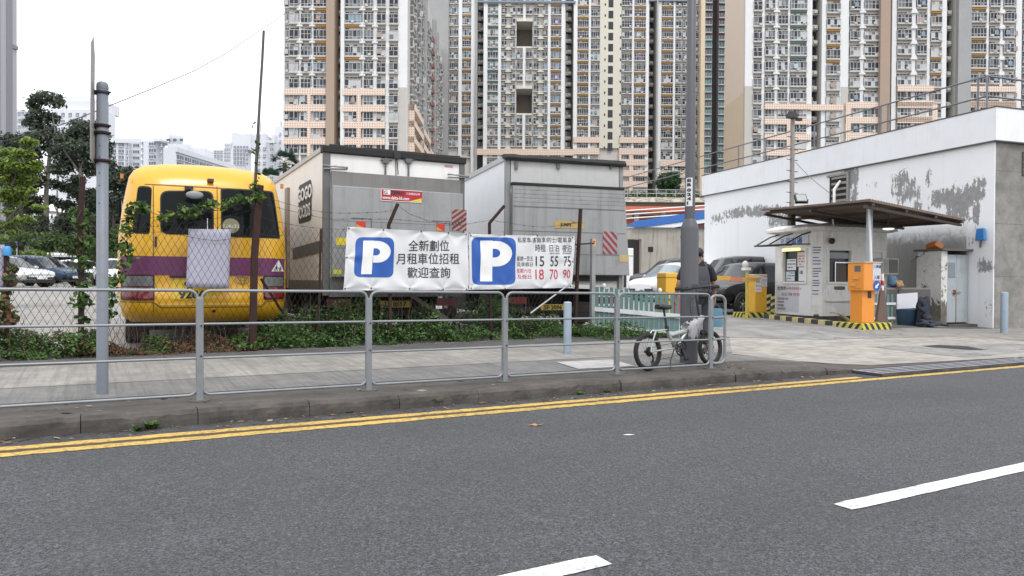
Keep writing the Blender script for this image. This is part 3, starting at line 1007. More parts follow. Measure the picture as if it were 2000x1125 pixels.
# ------------------------------------------------------------------ far white buildings on the left
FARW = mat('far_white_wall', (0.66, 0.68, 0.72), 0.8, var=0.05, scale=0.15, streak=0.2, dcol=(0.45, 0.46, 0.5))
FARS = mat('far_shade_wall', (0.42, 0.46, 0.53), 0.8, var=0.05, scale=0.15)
FARD = mat('far_window', (0.10, 0.12, 0.155), 0.3, var=0.3, scale=0.3)
FARF = mat('far_frame', (0.5, 0.52, 0.56), 0.6)
def far_window(T, w, h):
    key = ('far', round(w, 1), round(h, 1))
    if key not in WCACHE:
        mb = MB()
        mb.bx(-w / 2, w / 2, -0.12, 0, 0, h, 0)
        for q in range(1, 3): mb.bx(-w / 2 + q * w / 3 - 0.08, -w / 2 + q * w / 3 + 0.08, -0.2, -0.05, 0, h, 1)
        mb.bx(-w / 2 - 0.1, w / 2 + 0.1, -0.5, 0, -0.25, 0, 1)
        ob = mb.build('window', [FARD, FARF]); WCACHE[key] = ob.data; bpy.data.objects.remove(ob)
    return WCACHE[key]
def far_block(label, Z, px0, px1, top, extra=None, wins=(), cat='building', depth=18, name='white_building'):
    depth = 9
    fx = lambda p: 1000 - (1000 - p) * (Z + depth) / Z
    px1 = fx(px1) if px1 - px0 > 30 else px1
    T = Tower(name, label, cat, Z, (px0 + px1) / 2)
    T.fh = 3; T.rnd = random.Random(int(px0))
    mb = MB(); mb.bx(T.X(px0), T.X(px1), 0, depth, -0.7, T.H(top), 0)
    T.part('wall', mb, [FARW, FARS])
    for (x0, x1, t, b, d0, d1, mm) in (extra or ()):
        q = MB(); q.bx(T.X(x0), T.X(x1), d0, d1, T.H(b), T.H(t), 0)
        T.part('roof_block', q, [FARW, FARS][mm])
    for (x0, x1, nx, y0, dy, ny, wpx, hpx) in wins:
        for j in range(ny):
            for i in range(nx):
                x = x0 + (x1 - x0) * (i + 0.5) / nx
                T.place(far_window(T, wpx * T.k, hpx * T.k), T.X(x), -0.02, T.H(y0 + dy * j + hpx / 2), 0, 1)
    T.finish()
    return T
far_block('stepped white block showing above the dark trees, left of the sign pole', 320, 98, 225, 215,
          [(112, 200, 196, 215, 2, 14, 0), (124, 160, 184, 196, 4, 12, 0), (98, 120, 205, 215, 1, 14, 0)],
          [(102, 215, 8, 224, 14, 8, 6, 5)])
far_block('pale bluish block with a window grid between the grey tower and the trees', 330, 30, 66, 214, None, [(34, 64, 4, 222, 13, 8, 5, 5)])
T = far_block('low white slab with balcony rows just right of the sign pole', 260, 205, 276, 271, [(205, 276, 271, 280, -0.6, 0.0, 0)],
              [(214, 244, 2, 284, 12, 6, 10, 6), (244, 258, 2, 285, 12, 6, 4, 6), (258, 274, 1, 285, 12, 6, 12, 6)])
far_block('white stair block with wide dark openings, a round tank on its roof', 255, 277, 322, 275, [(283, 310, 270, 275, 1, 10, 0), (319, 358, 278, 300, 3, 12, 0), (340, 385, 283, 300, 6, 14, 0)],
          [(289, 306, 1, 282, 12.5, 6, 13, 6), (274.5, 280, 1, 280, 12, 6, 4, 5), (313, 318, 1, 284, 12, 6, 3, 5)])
T = Tower('water_tank', 'round white roof tank standing above the stair block', 'tank', 256, 331)
mb = MB(); mb.lathe([(0.01, T.H(282)), (T.X(344.5), T.H(282)), (T.X(344.5), T.H(251)), (T.X(342), T.H(249.5)), (0.01, T.H(249))], 24)
mb.build('drum', FARW, T.t, (0, 5, 0))
for k in range(3):
    q = MB(); q.box((T.X(321) + 2.4 * k, 5 - T.X(344.5), T.H(271)), (1.0, 0.6, 0.8)); q.build('vent', FARD, T.t)
# long slab running away to the right
T = Tower('white_building', 'long white slab running away to the right behind the minibus roof', 'building', 230, 343)
L = 50.2
M = Matrix.Rotation(math.atan2(49.8, 5.9), 4, 'Z')
zt = T.H(288)
mb = MB(); mb.bx(0, L, 0, 4.2, -0.7, zt, 0, M); T.part('wall', mb, FARW)
mb = MB(); mb.bx(-0.2, L, -0.5, -0.02, zt - 1.5, zt + 0.02, 0, M); T.part('parapet', mb, FARW)
for j in range(5):
    for i in range(11):
        if i == 5: continue
        T.win.append((1, far_window(T, 3.6, 1.3), M @ Matrix.Translation((2.4 + 4.4 * i, -0.02, zt - 3.6 - 2.2 * j)), 'window'))
T.finish()
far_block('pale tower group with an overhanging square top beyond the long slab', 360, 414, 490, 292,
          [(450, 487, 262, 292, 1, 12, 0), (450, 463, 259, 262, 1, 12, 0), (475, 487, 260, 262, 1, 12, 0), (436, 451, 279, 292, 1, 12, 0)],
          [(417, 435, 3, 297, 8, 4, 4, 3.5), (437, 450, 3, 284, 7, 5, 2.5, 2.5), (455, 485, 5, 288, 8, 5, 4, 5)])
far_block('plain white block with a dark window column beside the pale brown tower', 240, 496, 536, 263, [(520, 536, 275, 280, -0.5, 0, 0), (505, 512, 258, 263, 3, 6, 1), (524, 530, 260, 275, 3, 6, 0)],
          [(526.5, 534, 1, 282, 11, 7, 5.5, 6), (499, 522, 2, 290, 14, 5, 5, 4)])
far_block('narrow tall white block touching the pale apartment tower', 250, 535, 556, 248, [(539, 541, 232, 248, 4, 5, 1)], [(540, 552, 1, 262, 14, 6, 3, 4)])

# ------------------------------------------------------------------ leaves
def leafm(name, col, var=0.4, spec=0.25):
    mt, n, b = nmat(name)
    v = coords(n)
    c = mixc(n, noise(n, v, 3.5, 3), sh(col, 1 - var), sh(col, 1 + var))
    n.links.new(c, b.inputs['Base Color'])
    b.inputs['Roughness'].default_value = 0.55
    b.inputs['Specular IOR Level'].default_value = spec
    tr = nd(n, "ShaderNodeBsdfTranslucent")
    n.links.new(mixc(n, 0.5, c, sh(col, 2.0)), tr.inputs[0])
    ms = nd(n, "ShaderNodeMixShader"); ms.inputs[0].default_value = 0.25
    n.links.new(b.outputs[0], ms.inputs[1]); n.links.new(tr.outputs[0], ms.inputs[2])
    n.links.new(ms.outputs[0], [x for x in n.nodes if x.type == 'OUTPUT_MATERIAL'][0].inputs[0])
    return mt
LF_DARK = [leafm('leaf_dark_grey_green', (0.075, 0.095, 0.07)), leafm('leaf_dark_green', (0.095, 0.118, 0.08)), leafm('leaf_deep_green', (0.032, 0.046, 0.034))]
LF_MID = [leafm('leaf_mid_green', (0.060, 0.105, 0.030)), leafm('leaf_fresh_green', (0.095, 0.15, 0.040)), leafm('leaf_shade_green', (0.035, 0.065, 0.022))]
LF_LIGHT = [leafm('leaf_light_green', (0.15, 0.22, 0.045)), leafm('leaf_yellow_green', (0.20, 0.26, 0.05)), LF_MID[1]]
LF_BUSH = [leafm('leaf_bush', (0.052, 0.105, 0.028)), leafm('leaf_bush_light', (0.095, 0.175, 0.042)), leafm('leaf_bush_dark', (0.022, 0.045, 0.015))]
LF_DRY = [leafm('leaf_dry_red', (0.13, 0.055, 0.035)), leafm('leaf_dry_brown', (0.10, 0.065, 0.035)), leafm('leaf_dry_pale', (0.20, 0.14, 0.08))]
BARK = mat('bark', (0.17, 0.15, 0.125), 0.9, var=0.4, scale=5, bump=0.4)
BARKD = mat('dark_bark', (0.06, 0.05, 0.042), 0.9, var=0.4, scale=5, bump=0.4)

def leaves(name, clumps, n, size, mats, parent=None, seed=1, flat=0.35, aspect=0.45, shell=0.35, weights=None):
    """leaf-sized rhombs through the volume of the clumps: (centre, (rx, ry, rz))"""
    rs = np.random.RandomState(seed)
    cs = np.array([tuple(c[0]) for c in clumps], float)
    rr = np.array([c[1] if isinstance(c[1], (tuple, list)) else (c[1],) * 3 for c in clumps], float)
    vol = rr.prod(1) ** 0.7
    idx = rs.choice(len(clumps), n, p=vol / vol.sum())
    d = rs.normal(size=(n, 3)); d /= np.linalg.norm(d, axis=1)[:, None]
    rad = shell + (1 - shell) * rs.rand(n) ** 0.5
    rad = np.where(rs.rand(n) < 0.22, rad * 1.35, rad)
    rad *= 1 + 0.15 * np.sin(d[:, 0] * 5 + idx) * np.cos(d[:, 2] * 6 + idx * 2)
    P = cs[idx] + d * rr[idx] * rad[:, None]
    nrm = d * 0.6 + rs.normal(size=(n, 3)) * 0.7 + np.array([0, 0, flat])
    nrm /= np.linalg.norm(nrm, axis=1)[:, None]
    a = np.cross(nrm, rs.normal(size=(n, 3))); a /= np.linalg.norm(a, axis=1)[:, None]
    b = np.cross(nrm, a)
    sz = size * (0.6 + 0.8 * rs.rand(n))[:, None]
    V = np.stack([P - a * sz, P + b * sz * aspect - a * sz * 0.1, P + a * sz, P - b * sz * aspect - a * sz * 0.1], 1).reshape(-1, 3)
    return leaf_mesh(name, V, n, mats, parent, rs, weights)
def leaf_mesh(name, V, n, mats, parent, rs, weights=None):
    me = bpy.data.meshes.new(name)
    me.from_pydata(V.tolist(), [], np.arange(4 * n).reshape(-1, 4).tolist())
    for m_ in mats: me.materials.append(m_)
    me.polygons.foreach_set('material_index', rs.choice(len(mats), n, p=weights).astype(np.int32))
    me.update()
    ob = bpy.data.objects.new(name, me)
    COL.objects.link(ob)
    if parent is not None: ob.parent = parent
    return ob
def tree_px(name, label, Z, base_px, trunks, clumps, n, size, mats, bark, cat='tree', seed=1, group=None, base_z=None, shell=0.35, r0=0.25, flat=0.35):
    g = gat(base_px, Z)
    t = thing(name, label, cat, g, 0, group)
    rnd = random.Random(seed)
    tb = MB()
    for path in trunks:
        pts = []
        for i, (px, py) in enumerate(path):
            p = dpt(px, py, Z + rnd.uniform(-0.4, 0.4)) - g if py is not None else Vector((0, 0, -0.1))
            pts.append(p)
        k = len(pts)
        tb.tube(pts, [r0 * (1 - 0.75 * i / (k - 1)) for i in range(k)] if path[0][1] is None else [r0 * 0.45 * (1 - 0.7 * i / (k - 1)) for i in range(k)], 7)
    tb.build('trunk', bark, t)
    cl = []
    for (px, py, rp, *ry) in clumps:
        r = rp * Z / FPX
        rv = (ry[0] if ry else rp * 0.8) * Z / FPX
        cl.append((dpt(px, py, Z + rnd.uniform(-0.8, 0.8) * r) - g, (r, r, rv)))
    leaves('crown', cl, n, size, mats, t, seed, shell=shell, flat=flat)
    return t
TG = 'dark trees beyond the car park'
tree_px('gum_tree', 'tallest dark tree with a bare forked trunk, its flat tuft above the rest', 58, 92,
        [[(92, None), (90, 380), (97, 300), (88, 250), (85, 215)], [(97, 300), (108, 255), (102, 225)], [(92, 340), (70, 300), (62, 270)], [(90, 360), (75, 330), (50, 310)]],
        [(92, 192, 28, 12), (70, 200, 14, 11), (112, 200, 14, 10), (80, 225, 22, 12), (62, 208, 10, 8), (66, 238, 16, 11), (88, 255, 24, 14), (104, 232, 14, 9), (70, 268, 22, 12), (50, 240, 8, 6), (100, 285, 22, 14), (112, 268, 14, 9)],
        3600, 0.17, LF_DARK, BARK, seed=3, group=TG, r0=0.22)
tree_px('gum_tree', 'broad dark tree with pale limbs directly left of the sign pole', 56, 165,
        [[(165, None), (160, 400), (158, 330), (172, 290)], [(158, 340), (130, 300), (118, 280)], [(160, 330), (182, 285), (190, 262)]],
        [(172, 250, 26, 14), (150, 262, 22, 12), (190, 268, 24, 16), (130, 275, 22, 12), (160, 290, 30, 16), (188, 300, 26, 16), (120, 300, 24, 14), (140, 315, 26, 14), (180, 330, 26, 14), (150, 240, 12, 6), (115, 330, 22, 12), (205, 285, 14, 12)],
        5600, 0.17, LF_DARK, BARK, seed=4, group=TG, r0=0.25)
tree_px('dark_tree', 'round dark tree at the foot of the grey tower on the left', 57, 40,
        [[(40, None), (42, 400), (45, 330)]],
        [(30, 275, 26, 14), (20, 300, 30, 20), (55, 300, 24, 16), (10, 330, 26, 20), (48, 325, 26, 18), (60, 350, 26, 18), (25, 355, 26, 18)],
        4800, 0.18, LF_DARK, BARKD, seed=5, group=TG)
tree_px('dark_tree', 'thin grey-green tree between the sign pole and the minibus', 54, 225,
        [[(225, None), (222, 420), (228, 350)]],
        [(218, 335, 17, 12), (232, 350, 20, 14), (212, 358, 14, 12), (240, 375, 20, 16), (220, 390, 18, 14), (238, 410, 20, 14), (252, 335, 10, 10), (262, 350, 18, 18), (216, 320, 10, 8)],
        4000, 0.16, LF_DARK, BARKD, seed=6, group=TG, r0=0.16)
tree_px('dark_tree', 'sparse dark tree behind the slim street lamp, white shapes showing through', 60, 120,
        [[(120, None), (118, 440), (124, 390)], [(120, 430), (100, 390)]],
        [(110, 360, 20, 10), (135, 365, 20, 12), (160, 380, 24, 12), (95, 390, 16, 9), (128, 400, 20, 10), (175, 405, 22, 11), (150, 350, 16, 9), (185, 380, 18, 14), (80, 410, 14, 8), (165, 425, 20, 9)],
        3600, 0.16, LF_DARK + [LF_MID[2]], BARK, seed=7, group=TG, r0=0.15, shell=0.1)
# the young bright tree near the fence on the left
Z = 19.0
tree_px('young_tree', 'bright yellow-green young tree with feathery sprays at the left edge', Z, 8,
        [[(8, None), (10, 520), (14, 430), (24, 360), (40, 320)], [(14, 430), (40, 400), (66, 370)], [(12, 460), (45, 450), (75, 430)], [(14, 410), (2, 370)]],
        [(56, 278, 16, 8), (24, 298, 20, 9), (42, 300, 22, 8), (15, 320, 20, 12), (38, 325, 22, 9), (66, 318, 14, 6), (10, 345, 20, 12), (42, 352, 24, 10), (28, 375, 22, 10), (55, 372, 14, 7), (6, 385, 14, 10), (36, 392, 16, 8), (20, 415, 14, 7), (60, 345, 14, 6), (72, 330, 12, 5), (18, 440, 18, 8), (48, 428, 20, 7), (8, 465, 14, 8), (36, 455, 16, 6), (76, 405, 14, 5)],
        5200, 0.07, LF_LIGHT, BARKD, seed=8, r0=0.06, shell=0.0, flat=1.1)
# bushes along the far side of the lot
SHR = ((95, 470, 34, 22, 'round green bush behind the blue car roof', 0, 50), (140, 478, 30, 22, 'bushy green shrub left of the rusty fence post', 0, 50), (178, 482, 24, 26, 'green shrub between the rusty fence post and the sign pole', 0, 50),
       (60, 498, 26, 12, 'low yellow-green shrub over the blue car', 1, 48), (30, 500, 18, 12, 'small green shrub left of the blue car', 0, 48), (225, 470, 26, 34, 'tall shrub between the sign pole and the minibus', 0, 50), (158, 425, 22, 18, 'light green bush high behind the rusty fence post', 0, 54),
       (20, 455, 34, 30, 'dark green bush low at the left edge', 2, 56), (70, 440, 30, 24, 'dusky bush in front of the grey retaining wall', 2, 57), (118, 440, 26, 26, 'dark shrub under the slim street lamp', 2, 57), (150, 450, 26, 26, 'leggy dark shrub behind the rusty post', 2, 57),
       (200, 445, 26, 40, 'dark tall shrub right behind the sign pole', 2, 57), (240, 445, 26, 44, 'dark shrub against the minibus flank', 2, 56), (45, 395, 34, 26, 'dark canopy clump below the round tree', 2, 59), (215, 505, 26, 12, 'low shrub behind the white hatchback', 0, 47), (190, 400, 30, 24, 'dark clump of foliage behind the sign pole', 2, 58))
random.seed(9)
for i, (px, py, r, rv, lab, kd, Zb) in enumerate(SHR):
    r_, rv_ = r * Zb / FPX, rv * Zb / FPX
    g = gat(px, Zb)
    c0 = dpt(px, py, Zb) - g
    t = thing('shrub', lab, 'shrub', g, 0, 'shrubs along the far side of the car park')
    cl = [(c0 + Vector((random.uniform(-.5, .5) * r_, random.uniform(-.5, .5) * r_, random.uniform(-.5, .5) * rv_)), (r_ * .6, r_ * .6, rv_ * .55)) for _ in range(6)]
    leaves('foliage', cl, 2600, 0.15, (LF_MID, LF_LIGHT, LF_DARK + [LF_MID[2]])[kd], t, 40 + i, shell=0.15)
    q = MB(); q.tube([(0, 0, -0.2), (0.05, 0, max(0.2, c0.z * 0.6)), (0, 0.05, max(0.3, c0.z))], [0.07, 0.05, 0.02], 6); q.build('stem', BARKD, t)
# fan palms showing over the first truck
def palm(label, px, py, rp, Z, seed):
    g = gat(px, Z)
    t = thing('fan_palm', label, 'palm', g, 0, 'palms behind the trucks')
    top = dpt(px, py, Z) - g
    q = MB(); q.tube([(0, 0, -0.2), (0.1, 0, top.z * 0.5), tuple(top)], [0.2, 0.16, 0.14], 8); q.build('trunk', BARKD, t)
    R = rp * Z / FPX
    rnd = random.Random(seed)
    V, F = [], []
    for k in range(30):
        a, e = rnd.uniform(0, 6.28), rnd.uniform(-0.5, 1.2)
        d = Vector((math.cos(a) * math.cos(e), math.sin(a) * math.cos(e), math.sin(e)))
        c = top + d * R * 0.5
        side = d.cross(UP).normalized()
        upv = side.cross(d)
        for j in range(15):
            f = (j / 14 - 0.5) * 2.4
            dd = (d * math.cos(f) + side * math.sin(f)) * R * 0.5 + Vector((0, 0, -0.12 * R * abs(f)))
            s2 = (side * math.cos(f) - d * math.sin(f)) * R * 0.022
            o_ = len(V)
            V += [tuple(c - s2), tuple(c + dd * 0.6 - s2 * 1.6), tuple(c + dd), tuple(c + dd * 0.6 + s2 * 1.6)]
            F.append((o_, o_ + 1, o_ + 2, o_ + 3))
    q = MB(); q.add(V, F, 0); q.build('crown', leafm('palm_leaf%d' % seed, (0.045, 0.075, 0.05)), t)
palm('dark fan palm over the first truck roof, beside the tower foot', 556, 318, 32, 48, 1)
palm('shorter fan palm just right of the minibus roof', 528, 352, 28, 46, 2)
palm('fan palm half hidden between the minibus and the first truck', 546, 372, 22, 40, 3)

# ------------------------------------------------------------------ far side of the car park, left
def wall_px(name, label, cat, px0, px1, top0, top1, Z0, Z1, m, thick=0.3, base=None, group=None):
    a, b = dpt(px0, top0, Z0), dpt(px1, top1, Z1)
    dx, dy = b.x - a.x, b.y - a.y
    L = math.hypot(dx, dy)
    rz = math.atan2(dy, dx)
    z0 = base if base is not None else min(ground_z(a.x, a.y), ground_z(b.x, b.y)) - 0.2
    mb = MB()
    mb.add([(0, 0, z0), (L, 0, z0), (L, thick, z0), (0, thick, z0), (0, 0, a.z), (L, 0, b.z), (L, thick, b.z), (0, thick, a.z)],
           [(0, 3, 2, 1), (4, 5, 6, 7), (0, 1, 5, 4), (1, 2, 6, 5), (2, 3, 7, 6), (3, 0, 4, 7)])
    ob = mb.build(name, m, None, (a.x, a.y, 0), rz)
    return tag(ob, label, cat, group)
STONE = mat('grey_stone_wall', (0.17, 0.165, 0.165), 0.9, var=0.3, scale=1.2, streak=0.5, bump=0.3)
wall_px('retaining_wall', 'grey retaining wall sloping down behind the bushes at the left', 'wall', -120, 118, 405, 452, 66, 62, STONE)
wall_px('retaining_wall', 'low pale boundary wall behind the parked cars and the sign pole', 'wall', 100, 262, 468, 478, 70, 68, mat('pale_wall', (0.42, 0.42, 0.43), 0.9, var=0.2, scale=0.8, streak=0.3))
g = gat(72, 68)
t = thing('marquee_tent', 'white peaked tent behind the trees at the left', 'tent', g, -0.5)
p = dpt(72, 395, 68) - g
mb = MB()
w_ = 1.3
mb.add([(-w_ * 1.6, -1, p.z - 0.9), (w_ * 1.6, -1, p.z - 0.9), (w_ * 1.6, 2, p.z - 0.9), (-w_ * 1.6, 2, p.z - 0.9), (-w_, 0.5, p.z + 0.25), (w_, 0.5, p.z + 0.25)], [(0, 1, 5, 4), (1, 2, 5), (2, 3, 4, 5), (3, 0, 4)])
mb.build('canopy', WHITE, t)
for sx in (-1, 1):
    for yy in (-0.9, 1.9):
        q = MB(); q.tube([(sx * w_ * 1.5, yy, 0), (sx * w_ * 1.5, yy, p.z - 0.9)], 0.05, 6); q.build('leg', GALV, t)
def street_lamp(label, px, top, Z, arm):
    g = gat(px, Z)
    t = thing('street_lamp', label, 'street lamp', g, 0, 'slim street lamps beyond the car park')
    h = dpt(px, top, Z).z - g.z
    q = MB(); q.tube([(0, 0, 0), (0, 0, h * 0.5), (0, 0, h)], [0.11, 0.08, 0.06], 8); q.build('pole', GALV, t)
    e = dpt(px + arm, top - 5, Z) - g
    q = MB(); q.tube([(0, 0, h - 0.1), tuple(Vector((0, 0, h)).lerp(e, 0.5)), tuple(e)], 0.045, 6); q.build('arm', GALV, t)
    q = MB(); q.ell(tuple(e), (0.35, 0.16, 0.09)); q.build('lamp_head', mat('lamp_glass', (0.6, 0.6, 0.58), 0.3), t)
street_lamp('slim grey street lamp with a long arm among the dark trees', 112, 327, 62, -45)
street_lamp('shorter street lamp right of the first one, seen through leaves', 133, 375, 66, -20)
# blue road sign and white van among the bushes
g = gat(24, 46); t = thing('road_sign', 'small blue and red sign board at the left edge beyond the cars', 'sign', g, -0.5)
p = dpt(24, 475, 46) - g
q = MB(); q.box(p, (0.62, 0.03, 0.26)); q.build('plate', mat('sign_blue', (0.03, 0.07, 0.25), 0.5), t)
q = MB(); q.box(p + Vector((0.2, -0.02, -0.03)), (0.16, 0.012, 0.12)); q.build('red_mark', mat('sign_red', (0.5, 0.05, 0.05), 0.5), t)
for s in (-0.25, 0.25):
    q = MB(); q.tube([(p.x + s, p.y + 0.03, 0), (p.x + s, p.y + 0.03, p.z + 0.1)], 0.03, 6); q.build('post', GALV, t)

# ------------------------------------------------------------------ beyond the lot, centre right
CONC = mat('stained_concrete', (0.36, 0.34, 0.30), 0.85, var=0.2, scale=0.9, streak=0.75, dcol=(0.14, 0.12, 0.10), dirt=0.25, dscale=0.8, bump=0.1)
Zw = 46.0
a, b = dpt(1180, 446, Zw), dpt(1400, 446, Zw)
L = (b - a).length
rz = math.atan2(b.y - a.y, b.x - a.x)
t = thing('concrete_wall', 'stained concrete retaining wall with a dark opening behind the parked cars', 'wall', (a.x, a.y, 0), rz)
k = Zw / FPX
xo0, xo1 = (1219 - 1180) * k, (1253 - 1180) * k
zo = zat(1236, 467, Zw)
mb = MB()
mb.bx(0, xo0, 0, 0.5, -0.3, a.z); mb.bx(xo1, L, 0, 0.5, -0.3, a.z); mb.bx(xo0, xo1, 0, 0.5, zo, a.z); mb.bx(xo0 - 0.3, xo1 + 0.3, 2.5, 2.7, -0.3, zo + 0.1, 1)
mb.build('wall', [CONC, mat('opening_dark', (0.11, 0.105, 0.10), 0.9)], t)
mb = MB(); mb.bx(-0.1, L, -0.04, 0.56, a.z + 0.005, a.z + 0.1); mb.build('coping', mat('coping_concrete', (0.45, 0.44, 0.41), 0.85, streak=0.3), t)
q = MB(); xs_ = (1271 - 1180) * k; zs_ = zat(1271, 487, Zw); q.bx(xs_ - 0.16, xs_ + 0.16, -0.02, 0.02, zs_ - 0.16, zs_ + 0.16); q.build('vent_hole', mat('hole_dark', (0.02, 0.02, 0.02), 0.9), t)
# pale post in front of the opening
p = gat(1230, 43); t = thing('marker_post', 'stubby white square post in front of the dark wall opening', 'post', p, rz)
zt_ = zat(1230, 485, 43) - p.z
q = MB(); q.box((0, 0, zt_ / 2), (0.36, 0.3, zt_)); q.build('shaft', WHITE, t, bev=0.03)
q = MB(); q.box((0, 0, zt_ - 0.45), (0.39, 0.33, 0.06)); q.build('band', mat('pale_grey', (0.4, 0.4, 0.42), 0.6), t)
# blue-edged awning
t = thing('awning', 'long sloping awning with a blue fascia and white soffit above the concrete wall', 'awning', (a.x, a.y, 0), rz)
def wp(px, py): return ((px - 1180) * k, -0.25, zat(px, py, Zw - 0.3))
def slab(pts, d, m, nm):
    n = len(pts)
    mb = MB(); mb.add([(p[0], p[1], p[2]) for p in pts] + [(p[0], p[1] + d, p[2]) for p in pts], [tuple(range(n)), tuple(range(2 * n - 1, n - 1, -1))] + [(i, n + i, n + (i + 1) % n, (i + 1) % n) for i in range(n)])
    return mb.build(nm, m, t, recalc=True)
slab([wp(1238, 443), wp(1262, 443), wp(1400, 423), wp(1400, 407), wp(1238, 432)], 3.0, mat('awning_blue', (0.03, 0.13, 0.42), 0.5, var=0.1), 'fascia')
q = [(p[0], p[1] + 0.05, p[2]) for p in (wp(1262, 443.4), wp(1315, 444), wp(1400, 431), wp(1400, 423.4))]
slab(q, 2.9, mat('awning_white', (0.72, 0.74, 0.78), 0.5), 'soffit')
q = [(p[0], p[1] + 0.12, p[2]) for p in (wp(1318, 444.4), wp(1400, 446), wp(1400, 431.4))]
slab(q, 2.4, mat('awning_dark_red', (0.10, 0.03, 0.03), 0.6), 'end_wall')
# footbridge, planter walk and the neat tree
def longbeam(name, label, cat, Z, px0, px1, top, bot, depth, m, parts=()):
    a = dpt(px0, 548, Z); b = dpt(px1, 548, Z)
    t = thing(name, label, cat, (a.x, a.y, 0), math.atan2(b.y - a.y, b.x - a.x))
    L = (b - a).length
    mb = MB(); mb.bx(0, L, 0, depth, zat(px0, bot, Z), zat(px0, top, Z)); mb.build('deck', m, t)
    return t, L
t, L = longbeam('footbridge', 'footbridge with an orange-red edge beam and white rails beyond the blue awning', 'footbridge', 62, 1200, 1420, 403, 411, 3.0, mat('beam_orange_red', (0.52, 0.13, 0.07), 0.6, var=0.1))
kz = 62 / FPX
for px in (1244, 1298, 1352, 1406):
    q = MB(); x = (px - 1200) * kz; q.bx(x, x + 0.35, 1.2, 1.6, -0.3, zat(px, 411, 62)); q.build('column', mat('column_grey', (0.45, 0.45, 0.45), 0.8), t)
for py in (407, 414, 422):
    q = MB(); q.tube([(0.5, -0.25, zat(1216, py + 6, 62)), (L, -0.25, zat(1390, py - 8, 62))], 0.05, 6); q.build('handrail', WHITE, t)
q = MB(); q.bx(2, L - 1, 3.0, 3.2, zat(1300, 440, 62), zat(1300, 413, 62)); q.build('back_screen', mat('screen_rust', (0.25, 0.16, 0.12), 0.8, var=0.5, scale=0.8), t)
q = MB(); x = (1300 - 1200) * kz; q.bx(x - 3.8, x + 1, 2.9, 3.1, zat(1300, 432, 62), zat(1300, 419, 62)); q.build('screen_panel', MATS['beam_orange_red'], t)
# planter walk
mt, n_, b_ = nmat('carved_parapet')
v_ = coords(n_)
c_ = mixc(n_, ramp(n_, noise(n_, coords(n_, 'pos', (0.5, 0.5, 1.4)), 1.6, 6, 0.7, 1.5), 0.45, 0.6), (0.62, 0.58, 0.50), (0.25, 0.23, 0.20))
n_.links.new(c_, b_.inputs['Base Color']); b_.inputs['Roughness'].default_value = 0.9
t, L = longbeam('planter_walk', 'raised planted walk with a patterned stone parapet at the tower foot', 'terrace', 78, 1180, 1420, 385, 394, 14, mt)
kz = 78 / FPX
q = MB(); q.bx(0, L, 0.6, 14, -0.7, zat(1300, 394.2, 78)); q.build('understorey', mat('understorey_shade_brown', (0.17, 0.13, 0.10), 0.9), t)  # brown shade beneath the parapet is put into this block's colour
q = MB(); q.bx(0, L, 0.3, 14, zat(1300, 385, 78), zat(1300, 383, 78)); q.build('soil', mat('soil', (0.06, 0.05, 0.04), 0.9), t)
for i in range(13):
    x = 0.4 + i * (L - 0.8) / 12
    q = MB(); q.tube([(x, 0.15, zat(1300, 385, 78)), (x, 0.15, zat(1300, 370.5, 78))], 0.035, 6); q.build('rail_post', GALV, t)
for py in (370.5, 378):
    q = MB(); q.tube([(0, 0.15, zat(1300, py, 78)), (L, 0.15, zat(1300, py, 78))], 0.03, 6); q.build('rail', GALV, t)
a_ = dpt(1180, 380, 79.5)
cl = []
for i in range(46):
    px = 1180 + i * 5.2
    cl.append((dpt(px, 381 + (i * 7 % 5), 79.5), (0.45, 0.45, 0.35 + 0.12 * (i % 3))))
tag(leaves('hedge', cl, 2600, 0.13, LF_MID, None, 71), 'strip of low planting behind the terrace railing', 'hedge', kind='stuff')
g = dpt(1307, 384, 82)
t = thing('clipped_tree', 'neat rounded evergreen on the terrace left of the lamp post', 'tree', g)
q = MB(); q.tube([(0, 0, -0.2), (0.05, 0, 1.0), (-0.1, 0, 2.0)], [0.14, 0.11, 0.06], 7); q.build('trunk', BARKD, t)
kk = 82 / FPX
cl = [(dpt(px, py, 82 + dz) - g, (rx * kk, rx * kk, rz_ * kk)) for px, py, rx, rz_, dz in ((1300, 345, 13, 8, 0), (1314, 343, 13, 8, .4), (1290, 358, 11, 8, 0), (1308, 356, 16, 9, -.5), (1322, 354, 9, 7, .3), (1298, 368, 13, 6, 0), (1318, 366, 11, 6, .2))]
leaves('crown', cl, 3200, 0.13, [leafm('leaf_evergreen', (0.03, 0.07, 0.028)), leafm('leaf_evergreen_dark', (0.02, 0.048, 0.02)), leafm('leaf_evergreen_light', (0.05, 0.105, 0.04))], t, 72, shell=0.4)
# ------------------------------------------------------------------ white building on the right
WA = dpt(1940, 548, 19.9); WB = dpt(1375, 548, 33.0)
WA.z = WB.z = 0
WD = (WB - WA).normalized()                     # along the long wall, away from us
WL = (WB - WA).length
WN = Vector((WD.y, -WD.x, 0))                   # the side that looks at the lot
if WN.dot(Vector((0, 0, 0)) - WA) < 0: WN = -WN
